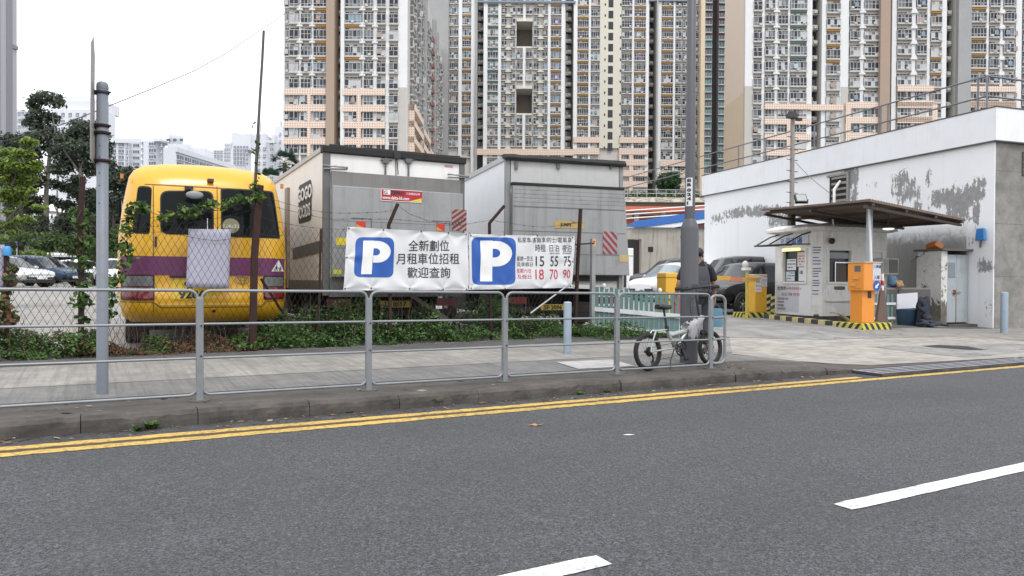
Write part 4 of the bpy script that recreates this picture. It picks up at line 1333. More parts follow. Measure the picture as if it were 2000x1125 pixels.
# local frame of everything attached: x runs from the near corner to the far end, y out of the wall towards the lot ... so -y faces us
WRZ = math.atan2(WD.y, WD.x)
def wl(x, out, z=0):
    """point x metres along the wall, 'out' metres in front of it"""
    p = WA + WD * x + WN * out
    return Vector((p.x, p.y, z))
Mw = Matrix(((WD.x, -WN.x, 0, WA.x), (WD.y, -WN.y, 0, WA.y), (0, 0, 1, 0), (0, 0, 0, 1)))
assert abs(Mw.to_3x3().determinant()) > 0.9
def wall_x(px):
    """how far along the wall a photo column strikes it"""
    r = ray(px, 548); r.z = 0
    # CP + r t = WA + WD s
    det = r.x * (-WD.y) - r.y * (-WD.x)
    s = (r.x * (WA.y) - r.y * (WA.x)) / (r.x * (-WD.y) + r.y * WD.x)
    return s
def wall_pt(px, py):
    r = ray(px, py)
    s = wall_x(px)
    q = WA + WD * s
    t = (q.x * r.x + q.y * r.y) / (r.x ** 2 + r.y ** 2)
    return s, CZ + r.z * t
FT, FB = 6.05, 5.16
def peeling():
    mt, n, b = nmat('peeling_white_render')
    v = coords(n, 'obj')
    base = mixc(n, noise(n, v, 0.8, 6), (0.75, 0.76, 0.77), (0.86, 0.865, 0.87))
    ellipses = []
    def el(px, py, rx, rz, k=1.0):
        s, z = wall_pt(px, py)
        ellipses.append((s, z, rx, rz, k))
    for px, py, rx, rz, k in ((1400, 428, 0.8, 0.35, .75), (1440, 415, 1.3, 0.25, .95), (1480, 412, 1.4, 0.25, .95), (1520, 425, 0.9, 0.5, .9), (1535, 440, 0.5, 0.5, .9), (1760, 365, 0.5, 0.6, .9), (1775, 372, 0.4, 0.5, .9), (1812, 350, .15, .5, .7),
                          (1655, 345, 0.30, 0.75, 1.1), (1668, 360, .2, .9, .9), (1845, 385, 0.6, 0.3, 1.0), (1870, 400, 0.45, 0.5, 1.1), (1895, 375, 0.35, 0.3, 1.0), (1912, 365, .25, .4, .9), (1905, 420, .14, .6, .9), (1885, 430, .25, .3, .8), (1915, 360, .2, .2, .8),
                          (1790, 395, .5, .6, .6), (1865, 350, .12, .5, .6), (1893, 355, .12, .4, .6), (1810, 420, .3, .4, .6), (1700, 360, .4, .3, .5),
                          (1925, 520, .3, .35, .8), (1932, 600, .2, .5, .6), (1895, 470, .2, .3, .5)):
        el(px, py, rx, rz, k)
    cur = None
    sx = nd(n, "ShaderNodeSeparateXYZ"); n.links.new(v, sx.inputs[0])
    for (s, z, rx, rz, k) in ellipses:
        dx = mth(n, 'DIVIDE', mth(n, 'SUBTRACT', sx.outputs[0], s), rx)
        dz = mth(n, 'DIVIDE', mth(n, 'SUBTRACT', sx.outputs[2], z), rz)
        q = mth(n, 'SUBTRACT', k, mth(n, 'MULTIPLY', mth(n, 'ADD', mth(n, 'MULTIPLY', dx, dx), mth(n, 'MULTIPLY', dz, dz)), 0.5))
        cur = q if cur is None else mth(n, 'MAXIMUM', cur, q)
    cur = mth(n, 'MAXIMUM', cur, 0.0)
    nz = noise(n, v, 3.4, 9, 0.75, 0.8)
    vs = coords(n, 'obj', (9, 9, 1.5))
    nz2 = noise(n, vs, 1.0, 6, 0.7)
    raw = mth(n, 'ADD', mth(n, 'ADD', mth(n, 'MULTIPLY', cur, 0.30), mth(n, 'MULTIPLY', nz, 0.62)), mth(n, 'MULTIPLY', nz2, 0.62))
    mask = ramp(n, raw, 0.80, 0.825)
    # scattered chips
    chips = ramp(n, noise(n, v, 4.5, 6, 0.7), 0.735, 0.75)
    mask = mth(n, 'MAXIMUM', mask, mth(n, 'MULTIPLY', chips, 0.7))
    grey = mixc(n, noise(n, v, 6, 6, 0.7), (0.12, 0.12, 0.12), (0.44, 0.435, 0.43))
    # rain streaks under the coping and a dirty foot
    st = ramp(n, noise(n, coords(n, 'obj', (4, 4, 0.22)), 1.0, 4, 0.6), 0.56, 0.72)
    c = mixc(n, mth(n, 'MULTIPLY', st, 0.12), base, (0.42, 0.41, 0.40))
    c = mixc(n, mask, c, grey)
    # unpainted grey corner behind the booth
    s0, s1 = wall_x(1850), wall_x(1735)
    u1 = nd(n, "ShaderNodeMapRange"); u1.interpolation_type = 'SMOOTHSTEP'
    n.links.new(mth(n, 'ADD', sx.outputs[2], mth(n, 'MULTIPLY', nz, 1.2)), u1.inputs[0])
    u1.inputs[1].default_value = 3.5; u1.inputs[2].default_value = 3.0
    inx = mth(n, 'MULTIPLY', mth(n, 'GREATER_THAN', sx.outputs[0], s0 - 0.6), mth(n, 'LESS_THAN', sx.outputs[0], s1 + 3))
    gm_ = mth(n, 'MULTIPLY', u1.outputs[0], inx)
    c = mixc(n, mth(n, 'MULTIPLY', gm_, 0.85), c, mixc(n, nz2, (0.17, 0.165, 0.155), (0.38, 0.37, 0.35)))
    n.links.new(c, b.inputs['Base Color'])
    b.inputs['Roughness'].default_value = 0.8
    setbump(n, b, mth(n, 'SUBTRACT', noise(n, v, 12, 5), mask), 0.35, 0.02)
    return mt
PEEL = peeling()
FASC = mat('fascia_white', (0.78, 0.79, 0.81), 0.7, var=0.04, scale=0.7, streak=0.11, dcol=(0.42, 0.33, 0.26), dirt=0.15, dscale=1.2, space='obj')
GCONC = concrete('weathered_grey_concrete', (0.27, 0.258, 0.24), (2, 1.45, 0.003), 0.75, stain=(0.10, 0.095, 0.09), sc=0.8)
BLD = thing('shed_building', 'long white flat-roofed building with peeling paint, bare concrete on its near end', 'building', (WA.x, WA.y, 0), WRZ)
# thing's local frame: x along the wall, y = left of travel
SG = 1 if Vector((-WD.y, WD.x, 0)).dot(WN) > 0 else -1       # local +y sign that points out of the wall
WID = 16.0
def lb(mb, x0, x1, o0, o1, z0, z1, mat_=0):
    """box in wall-local terms: o = metres in front of the wall (negative = into the building)"""
    return mb.bx(x0, x1, o0 * SG, o1 * SG, z0, z1, mat_)
mb = MB(); lb(mb, 0.0, WL, -0.03, 0, -0.2, FB); mb.build('long_wall', PEEL, BLD)
mb = MB(); lb(mb, 0, 0.25, -WID, -0.031, -0.2, FB); mb.build('end_wall', GCONC, BLD)
mb = MB(); lb(mb, WL - 0.25, WL, -WID, -0.031, -0.2, FB); lb(mb, 0.25, WL - 0.25, -WID, -WID + 0.25, -0.2, FB); mb.build('back_wall', GCONC, BLD)
mb = MB(); lb(mb, -0.10, WL + 0.1, -WID, 0.10, FB + 0.003, FT); mb.build('fascia', FASC, BLD)
mb = MB(); lb(mb, -0.115, WL + 0.11, -WID, 0.115, FT + 0.002, FT + 0.035); mb.build('roof_edge', mat('roof_edge_dark', (0.10, 0.09, 0.08), 0.8, var=0.3), BLD)
mb = MB(); lb(mb, -0.104, WL + 0.104, -0.2, 0.104, FB - 0.03, FB + 0.002); lb(mb, -0.104, -0.0, -WID, -0.2, FB - 0.03, FB + 0.002); mb.build('drip_shadow_strip', mat('drip_shadow', (0.12, 0.12, 0.12), 0.8), BLD)  # dark strip drawn as the shadow line below the fascia
# broken brick patch on the end wall
mb = MB()
for i in range(6):
    lb(mb, -0.02, 0.0, -1.75 + 0.03 * (i % 2), -1.07, 4.3 + 0.1 * i, 4.37 + 0.1 * i, i % 2)
lb(mb, -0.012, 0, -1.8, -1.02, 4.25, 4.92, 2)
mb.build('exposed_brick', [mat('old_brick', (0.16, 0.12, 0.10), 0.9, var=0.4), mat('old_brick_grey', (0.22, 0.20, 0.19), 0.9, var=0.4), mat('brick_gap', (0.06, 0.055, 0.05), 0.9)], BLD)
# duct hole in the long wall with pipes coming out
sx0, zz0 = wall_pt(1637, 372)
mb = MB(); lb(mb, sx0 - 0.42, sx0 + 0.42, 0.002, 0.03, zz0 - 0.55, zz0 + 0.5, 0); lb(mb, sx0 - 0.5, sx0 + 0.5, 0.002, 0.09, zz0 + 0.5, zz0 + 0.58, 1); lb(mb, sx0 - 0.5, sx0 - 0.42, 0.002, 0.09, zz0 - 0.5, zz0 + 0.5, 1)
for j in range(5): lb(mb, sx0 - 0.38, sx0 + 0.3, 0.03, 0.06, zz0 - 0.4 + 0.2 * j, zz0 - 0.32 + 0.2 * j, 1)
mb.build('duct_opening', [mat('hole_dark2', (0.025, 0.022, 0.02), 0.9), mat('hole_frame', (0.28, 0.26, 0.24), 0.9, var=0.3)], BLD)
mb = MB(); mb.tube([(sx0 - 0.1, 0.05 * SG, zz0 + 0.3), (sx0 - 0.15, 0.35 * SG, zz0), (sx0 - 0.1, 0.3 * SG, zz0 - 0.5), (sx0, 0.3 * SG, zz0 - 1.1)], 0.05, 7); mb.build('duct_pipe', WHITE, BLD)
# roof railing
RAIL = mat('roof_rail_steel', (0.20, 0.20, 0.215), 0.5, 0.6, var=0.2)
def roof_rail(inset, hs, posts, label, slope=0.0):
    t = thing('roof_railing', label, 'railing', (WA.x, WA.y, 0), WRZ)
    x0 = 0.12 + inset; x1 = WL + 9
    for h in hs:
        q = MB(); q.tube([(x0, -inset * SG, FT + h), (x1, -inset * SG, FT + h)], 0.028, 6)
        q.tube([(x0, -inset * SG, FT + h), (x0, -WID * SG, FT + h)], 0.028, 6); q.build('rail', RAIL, t)
    for x in posts:
        q = MB(); q.tube([(x, -inset * SG, FT), (x, -inset * SG, FT + hs[-1])], 0.03, 6); q.build('post', RAIL, t)
    return t
roof_rail(0.6, (0.55, 1.12), (0.72, 1.0, 4.2, 4.5, 7.6, 10.4, 12.2), 'two-bar steel railing along the roof edge of the white building')
# ------------------------------------------------------------------ lean-to cupboard with the grey metal door, against the near end
SHX, SHW, SHO = 0.70, 0.81, 1.07
LOT_ = LOT
LOT = 0.06
mt, n_, b_ = nmat('dirty_peeling_paint')
v_ = coords(n_)
sx_ = nd(n_, "ShaderNodeSeparateXYZ"); n_.links.new(v_, sx_.inputs[0])
nz_ = noise(n_, v_, 2.6, 9, 0.72, 0.5)
low_ = nd(n_, "ShaderNodeMapRange"); n_.links.new(sx_.outputs[2], low_.inputs[0])
low_.inputs[1].default_value = 0.85; low_.inputs[2].default_value = 0.45
c_ = mixc(n_, noise(n_, v_, 9, 6, 0.7), (0.46, 0.45, 0.42), (0.82, 0.81, 0.78))
c_ = mixc(n_, ramp(n_, mth(n_, 'ADD', nz_, mth(n_, 'MULTIPLY', low_.outputs[0], 0.22)), 0.55, 0.585), c_, mixc(n_, noise(n_, v_, 7, 6), (0.06, 0.055, 0.05), (0.24, 0.215, 0.18)))
n_.links.new(c_, b_.inputs['Base Color']); b_.inputs['Roughness'].default_value = 0.9
setbump(n_, b_, nz_, 0.5, 0.03)
PEELD = mt
CUP = thing('store_cupboard', 'small peeling masonry cupboard with a rust-streaked grey metal door', 'shed', (WA.x, WA.y, 0), WRZ)
dz0 = LOT + 0.05
top = 2.16
mb = MB()
lb(mb, SHX, SHX + SHW, SHO - 0.12, SHO, LOT - 0.1, top); lb(mb, SHX + SHW - 0.1, SHX + SHW, 0.0, SHO - 0.12, LOT - 0.1, top)
lb(mb, SHX, SHX + 0.1, SHO - 0.22, SHO - 0.122, LOT - 0.1, top)
mb.build('masonry', PEELD, CUP)
mb = MB(); lb(mb, SHX - 0.1, SHX + SHW + 0.06, -0.02, SHO + 0.06, top + 0.003, top + 0.06); mb.build('roof', mat('old_roof_sheet', (0.12, 0.11, 0.10), 0.85, var=0.4), CUP, bev=0.006)
DOORM = mat('grey_blue_door_paint', (0.36, 0.40, 0.43), 0.55, var=0.08, scale=3, streak=0.35, dcol=(0.19, 0.12, 0.07), dirt=0.25, dscale=4)
mb = MB(); lb(mb, SHX + 0.04, SHX + 0.075, 0.47, SHO - 0.23, LOT + 0.1, top - 0.1); dl = mb.build('door', DOORM, CUP, bev=0.004)
mb = MB(); lb(mb, SHX + 0.04, SHX + 0.075, 0.03, 0.462, LOT + 0.1, top - 0.1); mb.build('door', DOORM, CUP, bev=0.004)
mb = MB(); lb(mb, SHX + 0.028, SHX + 0.039, 0.52, 0.76, 1.42, 1.84); mb.build('notice', mat('notice_grey', (0.22, 0.24, 0.26), 0.5), dl)
mb = MB(); lb(mb, SHX + 0.01, SHX + 0.04, 0.32, 0.62, 0.98, 1.03); lb(mb, SHX + 0.0, SHX + 0.04, 0.50, 0.58, 0.94, 1.07, 1)
mb.build('handle', [CHROME, mat('orange_rust', (0.20, 0.07, 0.02), 0.9, var=0.4)], dl)
mb = MB(); lb(mb, SHX + 0.03, SHX + 0.042, 0.458, 0.475, LOT + 0.1, 0.94); mb.build('rust_streak', MATS['orange_rust'], dl)
mb = MB(); lb(mb, SHX - 0.25, SHX + 0.1, -0.0, SHO, LOT - 0.1, LOT + 0.06); mb.build('doorstep', KERBM, CUP)
# things on and by the cupboard
p = wl(SHX + 0.42, SHO - 0.2, top + 0.062)
t = thing('plastic_crate', 'orange plastic basket lying tilted on the cupboard roof', 'basket', p, WRZ)
mb = MB(); mb.loft([[(x, y, z) for x, y in rrect(0.34, 0.26, 0.05)] for z in (0,)] + [[(x * 1.2, y * 1.2, 0.14) for x, y in rrect(0.34, 0.26, 0.05)]], 0)
mb.build('tub', mat('orange_plastic', (0.62, 0.22, 0.06), 0.5), t).rotation_euler = (0.5, 0.3, 0)
LOT = LOT_
s_, z_ = wall_pt(1919, 458)
t = thing('dustpan', 'blue plastic scoop hung on the white wall above the cupboard', 'scoop', wl(max(0.15, s_), 0.03, z_), WRZ)
mb = MB(); mb.box((0, 0.06 * SG, 0.0), (0.28, 0.10, 0.34), taper=0.8); mb.build('pan', mat('blue_plastic', (0.04, 0.20, 0.48), 0.45), t, bev=0.02)
mb = MB(); mb.tube([(0, 0.05 * SG, -0.17), (0.02, 0.05 * SG, -0.36)], 0.025, 8); mb.build('grip', mat('wood_dark', (0.14, 0.09, 0.06), 0.7), t)

# ------------------------------------------------------------------ ticket booth
KW = mat('booth_offwhite', (0.74, 0.725, 0.685), 0.6, var=0.06, scale=3, dirt=0.3, dcol=(0.27, 0.25, 0.22), dscale=4, streak=0.22)
KC = gat(1594, 20.6)                      # near corner, ground
KZ = 0.30                                 # plinth top
KX = Vector((-WN.x, -WN.y, 0))            # along the front, to the right
# front runs towards the wall; side runs away along the wall
KRZ = math.atan2(KX.y, KX.x)
t = KIO = thing('ticket_booth', 'off-white parking ticket booth with notices, under the corrugated canopy', 'kiosk', (KC.x, KC.y, 0), KRZ)
sd_ = 1 if Vector((-KX.y, KX.x, 0)).dot(WD) > 0 else -1     # local +y away from us
assert sd_ == 1 or True
KLf, KLs, KH, CH = 2.55, 1.75, 2.42, 0.22
def kb_(mb, x0, x1, y0, y1, z0, z1, m=0): return mb.bx(x0, x1, y0 * sd_, y1 * sd_, z0, z1, m)
body = [(CH, 0), (KLf, 0), (KLf, KLs), (0, KLs), (0, CH)]
body = [(x, y * sd_) for x, y in body]
wx0, wx1, wz0, wz1 = 0.42, 1.20, 1.28, 2.18        # front window
sx0_, sx1_ = 0.42, 1.36                              # side window along y
mb = MB()
# walls as panels around the openings (front)
kb_(mb, CH, wx0, 0, 0.06, KZ, KZ + KH); kb_(mb, wx1, KLf, 0, 0.06, KZ, KZ + KH)
kb_(mb, wx0, wx1, 0, 0.06, KZ, wz0); kb_(mb, wx0, wx1, 0, 0.06, wz1, KZ + KH)
# side
kb_(mb, 0, 0.06, CH, sx0_, KZ, KZ + KH); kb_(mb, 0, 0.06, sx1_, KLs, KZ, KZ + KH)
kb_(mb, 0, 0.06, sx0_, sx1_, KZ, wz0); kb_(mb, 0, 0.06, sx0_, sx1_, wz1, KZ + KH)
kb_(mb, KLf - 0.06, KLf, 0.06, KLs, KZ, KZ + KH); kb_(mb, 0.06, KLf - 0.06, KLs - 0.06, KLs, KZ, KZ + KH)
mb.prism([(0.0, CH * sd_), (CH, 0), (CH + 0.05, 0.05 * sd_), (0.05, (CH + 0.05) * sd_)], KZ, KZ + KH)
mb.build('wall', KW, t, recalc=True)
mb = MB(); kb_(mb, 0.06, KLf - 0.06, 0.06, KLs - 0.06, KZ, KZ + 0.05); mb.build('floor', mat('booth_floor', (0.1, 0.1, 0.1), 0.8), t)
mb = MB()
ring = lambda e, z: [(x, y * sd_, z) for x, y in ((CH - e * .5, -e), (KLf + e, -e), (KLf + e, KLs + e), (-e, KLs + e), (-e, CH - e * .5))]
mb.loft([ring(0.06, KZ + KH), ring(0.20, KZ + KH + 0.04), ring(0.20, KZ + KH + 0.12), ring(0.02, KZ + KH + 0.22)], 0, smooth=False); mb.build('roof', KW, t, recalc=True)
mb = MB(); mb.prism([(x * 1.0 + 0.02, y) for x, y in body], LOT - 0.2, KZ - 0.003); mb.build('plinth', KERBM, t, recalc=True)
GL = mat('booth_glass', (0.03, 0.035, 0.04), 0.05, var=0.2, spec=0.25)
def framed(name, x0, x1, z0, z1, front=True, fr=0.06, proud=0.05):
    f = MB()
    args = ((x0 - fr, x1 + fr, z1, z1 + fr), (x0 - fr, x1 + fr, z0 - fr, z0), (x0 - fr, x0, z0, z1), (x1, x1 + fr, z0, z1))
    for a0, a1, b0, b1 in args:
        if front: kb_(f, a0, a1, -proud, 0.0, b0, b1)
        else: kb_(f, -proud, 0.0, a0, a1, b0, b1)
    fo = f.build(name, KW, t)
    g = MB()
    if front: kb_(g, x0, x1, 0.07, 0.08, z0, z1)
    else: kb_(g, 0.07, 0.08, x0, x1, z0, z1)
    g.build('pane', GL, fo)
    return fo
fw = framed('window', wx0, wx1, wz0, wz1)
sw = framed('window', sx0_, sx1_, wz0, wz1, False)
q = MB(); kb_(q, wx0, wx1, 0.03, 0.06, 1.95, 2.12); q.build('blind', mat('blind_grey', (0.3, 0.32, 0.34), 0.6), fw)
q = MB(); kb_(q, wx0 + .3, wx1 - .1, 0.04, 0.06, 1.28, 1.75); q.build('seat_back', mat('seat_brown', (0.10, 0.08, 0.065), 0.7), fw)
q = MB(); kb_(q, wx0 + .27, wx0 + .30, 0.03, 0.05, 1.25, 1.85); kb_(q, wx0 + .3, wx1 - .05, 0.03, 0.05, 1.82, 1.85); q.build('grab_rail', CHROME, fw)
q = MB(); kb_(q, wx0 - 0.1, wx1 + 0.12, -0.07, 0, 0.72, 0.76); kb_(q, wx0 - 0.1, wx0 - 0.06, -0.055, 0, 0.76, 1.2); kb_(q, wx1 + 0.08, wx1 + 0.12, -0.055, 0, 0.76, 1.2); q.build('lower_panel_frame', KW, t)
q = MB(); kb_(q, wx0 + 0.22, wx1 - 0.2, -0.03, 0, 1.06, 1.15); q.build('cash_tray', mat('tray_dark', (0.07, 0.07, 0.07), 0.5), t)
q = MB(); kb_(q, 0.5, 0.68, -0.06, 0, 0.42, 0.52); q.build('socket_box', WHITE, t)
q = MB(); q.ell((0.45, -0.1 * sd_, 2.44), (0.09, 0.09, 0.09)); q.build('camera_dome', BLACK, t)
q = MB(); q.tube([(0.45, -0.1 * sd_, 2.5), (0.5, -0.12 * sd_, 2.8), (0.42, -0.15 * sd_, 3.05)], 0.025, 7); q.build('conduit', WHITE, t)
# clear awning on black brackets over the side window
q = MB(); q.loft([[(-0.85 + 0.85 * math.sin(a), yy, 2.36 + 0.36 * math.sin(a) ** 1.4 if a > 0 else 2.34) for a in [math.radians(9 * i) for i in range(11)]] for yy in (0.2 * sd_, 1.6 * sd_)], 0, closed=False)
aw = q.build('clear_awning', mat('clear_sheet', (0.55, 0.58, 0.60), 0.15, alpha=0.35), t)
for yy in (0.25, 1.0, 1.58):
    q = MB(); q.tube([(-0.85, yy * sd_, 2.34), (-0.6, yy * sd_, 2.47), (-0.3, yy * sd_, 2.62), (0.0, yy * sd_, 2.7)], 0.022, 6); q.tube([(-0.85, yy * sd_, 2.33), (0.0, yy * sd_, 2.36)], 0.018, 6); q.build('bracket', BLACK, t)
q = MB(); q.tube([(-0.86, 0.2 * sd_, 2.335), (-0.86, 1.62 * sd_, 2.335)], 0.025, 6); q.build('awning_edge', BLACK, t)
# striped sign panel over the window and the lit yellow tube light below it
q = MB(); kb_(q, -0.03, 0, 0.3, 1.5, 2.32, 2.62)
sg_ = q.build('sign_panel', mat('sign_pale', (0.55, 0.57, 0.62), 0.5), t)
def side_M(y, z, off):      # text plane on the side face (faces -x local); reading direction left to right seen from outside
    return Matrix(((0, 0, -1, -off), (-1 * sd_, 0, 0, y * sd_), (0, 1, 0, z), (0, 0, 0, 1)))
mbt = MB(); text_mb('P 停車場', 0.24, mbt, side_M(1.45, 2.39, 0.034), 0, bold=0.006)
mbt.build('lettering', TXTBLUE, sg_)
q = MB(); q.box((-0.10, 0.93 * sd_, 2.22), (0.10, 0.72, 0.09)); q.build('tube_light', mat('tube_light_yellow', (0.9, 0.8, 0.35), 0.4, emit=0.9, var=0.02), t, bev=0.03)
# posters: each a thin sheet with rows of print
PAPER = mat('paper', (0.70, 0.70, 0.72), 0.7, var=0.04)
PAPER2 = mat('paper_grey', (0.52, 0.53, 0.58), 0.7, var=0.06)
def sheet_side(y0, y1, z0, z1, off, rows_, m=PAPER, par=t, red=(), seed=0, big=None):
    q = MB(); kb_(q, -off - 0.004, -off, y0, y1, z0, z1)
    so = q.build('notice', m, par)
    if not rows_: return so
    r = MB()
    rnd = random.Random(seed)
    for i in range(rows_):
        zz = z1 - (i + 0.7) * (z1 - z0) / (rows_ + 0.4)
        h = (z1 - z0) / (rows_ + 0.4) * 0.35
        y = y0 + 0.03
        while y < y1 - 0.05:
            L = rnd.uniform(0.03, 0.12)
            if rnd.random() < 0.75: kb_(r, -off - 0.007, -off - 0.0045, y, min(y + L, y1 - 0.03), zz, zz + h, 1 if i in red else 0)
            y += L + 0.02
    r.build('print', [mat('print_grey', (0.12, 0.12, 0.14), 0.7), TXTRED], so)
    return so
sheet_side(0.20, 1.72, KZ + 0.02, 1.20, 0.0, 0, PAPER, seed=1)
big = sheet_side(0.70, 1.68, KZ + 0.08, 1.17, 0.006, 0, PAPER2, seed=2)
mbt = MB()
text_mb('收費表', 0.13, mbt, side_M(1.62, 1.03, 0.018), 0)
text_mb('私家車 客貨車 的士', 0.075, mbt, side_M(1.22, 1.05, 0.018), 1)
text_mb('15 55 75', 0.12, mbt, side_M(1.45, 0.86, 0.018), 0); text_mb('18 70 90', 0.12, mbt, side_M(1.08, 0.86, 0.018), 1)
for i, s_ in enumerate(('日租 夜租 月租', '時租收費', '車場規則', '請保管財物')): text_mb(s_, 0.07, mbt, side_M(1.6, 0.74 - 0.1 * i, 0.018), 0)
mbt.build('lettering', [TXTBLACK, TXTRED], big)
# sheets in the side window
sheet_side(0.90, 1.30, 1.62, 1.95, -0.062, 3, PAPER, sw, seed=3); sheet_side(0.96, 1.34, 1.30, 1.58, -0.066, 3, mat('paper_blue', (0.55, 0.60, 0.66), 0.7), sw, seed=4)
sheet_side(0.44, 0.84, 1.72, 2.15, -0.06, 5, mat('paper_pink', (0.66, 0.60, 0.60), 0.7), sw, red=(1, 4), seed=5); sheet_side(0.46, 0.78, 1.30, 1.70, -0.058, 1, PAPER, sw, seed=6)
# column of sheets on the cut corner
ca = math.atan2(-CH * sd_, CH)
for i, (z0, z1, rw) in enumerate(((2.05, 2.3, 3), (1.72, 2.02, 3), (1.38, 1.69, 4), (1.12, 1.35, 3), (0.86, 1.08, 2))):
    Mx = Matrix.Translation((0, CH * sd_, 0)) @ Matrix.Rotation(ca, 4, 'Z')
    q = MB(); q.bx(0.02, 0.30, -0.005 * sd_, -0.001 * sd_, z0, z1, 0, Mx); so = q.build('notice', PAPER, t)
    r = MB(); rnd = random.Random(i)
    for j in range(rw):
        zz = z1 - (j + 0.75) * (z1 - z0) / (rw + 0.3)
        r.bx(0.05, rnd.uniform(0.2, 0.28), -0.008 * sd_, -0.0055 * sd_, zz, zz + 0.03, 0, Mx)
    r.build('print', mat('print_grey', (0.12, 0.12, 0.14), 0.7), so)
# second window and the window air conditioner further right
f2 = framed('window', 1.85, 2.35, 1.5, 2.15)
p = KC
ac = thing('air_conditioner', 'cream window air conditioner jutting from the booth behind the orange machine', 'air conditioner', (KC.x, KC.y, 0), KRZ)
q = MB(); kb_(q, 1.98, 2.56, -0.42, -0.06, 1.50, 1.97); q.build('casing', mat('ac_cream', (0.52, 0.50, 0.45), 0.55, dirt=0.3), ac, bev=0.015)
q = MB(); kb_(q, 2.20, 2.52, -0.432, -0.421, 1.54, 1.93); q.build('grille', mat('ac_grille', (0.13, 0.13, 0.12), 0.6, var=0.4, scale=40), ac)
q = MB(); kb_(q, 2.01, 2.17, -0.432, -0.421, 1.54, 1.93); q.build('control_panel', mat('ac_panel', (0.30, 0.30, 0.28), 0.6), ac)

# ------------------------------------------------------------------ canopy
N_ = dpt(1697, 389, 16.6); R_ = dpt(1884, 428, 20.2); K_ = dpt(1664, 443, 24.0); L_ = dpt(1489, 408, 20.5)
can = thing('canopy', 'rusty corrugated sheet canopy sheltering the booth and pay machine', 'canopy', N_)
def corr():
    mb = MB()
    n = 40
    e1, e2 = R_ - N_, L_ - N_
    e3 = K_ - L_ - e1
    vs = []
    for i in range(n * 2 + 1):
        u = i / (n * 2)
        dz = 0.022 * (1 if i % 2 else -1)
        for w_ in (0, 0.5, 1):
            P = e1 * u + e2 * w_ + e3 * u * w_
            sag = -0.05 * math.sin(math.pi * w_)
            vs.append((P.x, P.y, P.z + dz + sag))
    fs = []
    for i in range(n * 2):
        for j in range(2):
            a = i * 3 + j
            fs.append((a, a + 3, a + 4, a + 1))
    mb.add(vs, fs, 0)
    return mb
CORR = mat('corrugated_rust', (0.125, 0.085, 0.065), 0.8, var=0.35, scale=1.2, dirt=0.5, dcol=(0.05, 0.03, 0.022), dscale=2)
so = corr().build('sheeting', CORR, can)
sm_ = so.modifiers.new('thickness', 'SOLIDIFY'); sm_.thickness = 0.006
e1, e2 = R_ - N_, L_ - N_
BEAM = mat('canopy_beam', (0.085, 0.07, 0.06), 0.8, var=0.3)
for u in (0.04, 0.35, 0.66, 0.97):
    q = MB(); q.tube([e1 * u + Vector((0, 0, -0.09)), e1 * u + e2 + (K_ - L_ - e1) * u + Vector((0, 0, -0.09))], 0.05, 4, smooth=False); q.build('rafter', BEAM, can)
for w_ in (0.03, 0.5, 0.97):
    q = MB(); q.tube([e2 * w_ + Vector((0, 0, -0.16)), e1 + e2 * w_ + (K_ - L_ - e1) * w_ + Vector((0, 0, -0.16))], 0.045, 4, smooth=False); q.build('purlin', BEAM, can)
q = MB(); q.tube([Vector((0, 0, -0.03)), e1 + Vector((0, 0, -0.03))], 0.035, 4, smooth=False); q.build('front_trim', mat('front_trim_rust', (0.16, 0.11, 0.085), 0.8, var=0.3), can)
q = MB(); q.tube([Vector((0, 0, -0.03)), e2 + Vector((0, 0, -0.03))], 0.035, 4, smooth=False); q.build('side_trim', MATS['front_trim_rust'], can)
POSTM = mat('canopy_post_paint', (0.36, 0.41, 0.44), 0.55, var=0.08, dirt=0.2)
pp = gat(1697, 17.75); h_ = zat(1697, 398, 17.75)
q = MB(); q.box((pp.x - N_.x, pp.y - N_.y, (pp.z + h_) / 2 - N_.z), (0.105, 0.105, h_ - pp.z), rz=KRZ); q.build('post', POSTM, can, bev=0.008)
q = MB(); a_ = dpt(1697, 402, 17.4) - N_; b_ = dpt(1704, 560, 17.6) - N_; q.tube([a_, a_.lerp(b_, 0.5), b_], 0.028, 8); q.build('conduit', WHITE, can)
pp = gat(1545, 21.3); h_ = zat(1545, 418, 21.3)
q = MB(); q.box((pp.x - N_.x, pp.y - N_.y, (KZ + KH + 0.2 + h_) / 2 - N_.z), (0.16, 0.16, h_ - KZ - KH - 0.2), rz=KRZ); q.build('post', BEAM, can)
q = MB(); a_ = dpt(1706, 441, 17.2) - N_; b_ = dpt(1728, 446, 18.5) - N_
lt = thing('ceiling_light', 'oval fluorescent light glowing under the canopy', 'light', dpt(1735, 447, 18.6))
q = MB(); q.ell((0, 0, 0), (0.16, 0.13, 0.035)); q.build('diffuser', mat('lit_diffuser', (0.85, 0.85, 0.82), 0.4, emit=0.8, var=0.01), lt)
q = MB(); q.ell((0, 0, 0.03), (0.17, 0.14, 0.03)); q.build('housing', mat('light_housing', (0.05, 0.05, 0.05), 0.5), lt)
q = MB(); q.tube([(0, 0, 0.03), (0, 0, 0.45)], 0.012, 6); q.build('stem', BLACK, lt)
p = dpt(1566, 397, 18.45)
fl = thing('floodlight', 'small black floodlight standing on the canopy edge', 'floodlight', p, KRZ - 0.3)
q = MB(); q.box((0, 0, 0.14), (0.3, 0.09, 0.24)); ho = q.build('housing', BLACK, fl, bev=0.01); ho.rotation_euler = (-0.5, 0, 0)
q = MB(); q.box((0, -0.048, 0.14), (0.25, 0.005, 0.19)); gl_ = q.build('lens', mat('flood_lens', (0.28, 0.30, 0.28), 0.2), ho)
q = MB(); q.tube([(-0.16, 0, 0.1), (-0.16, 0.02, 0), (0.16, 0.02, 0), (0.16, 0, 0.1)], 0.012, 6); q.build('bracket', BLACK, fl)

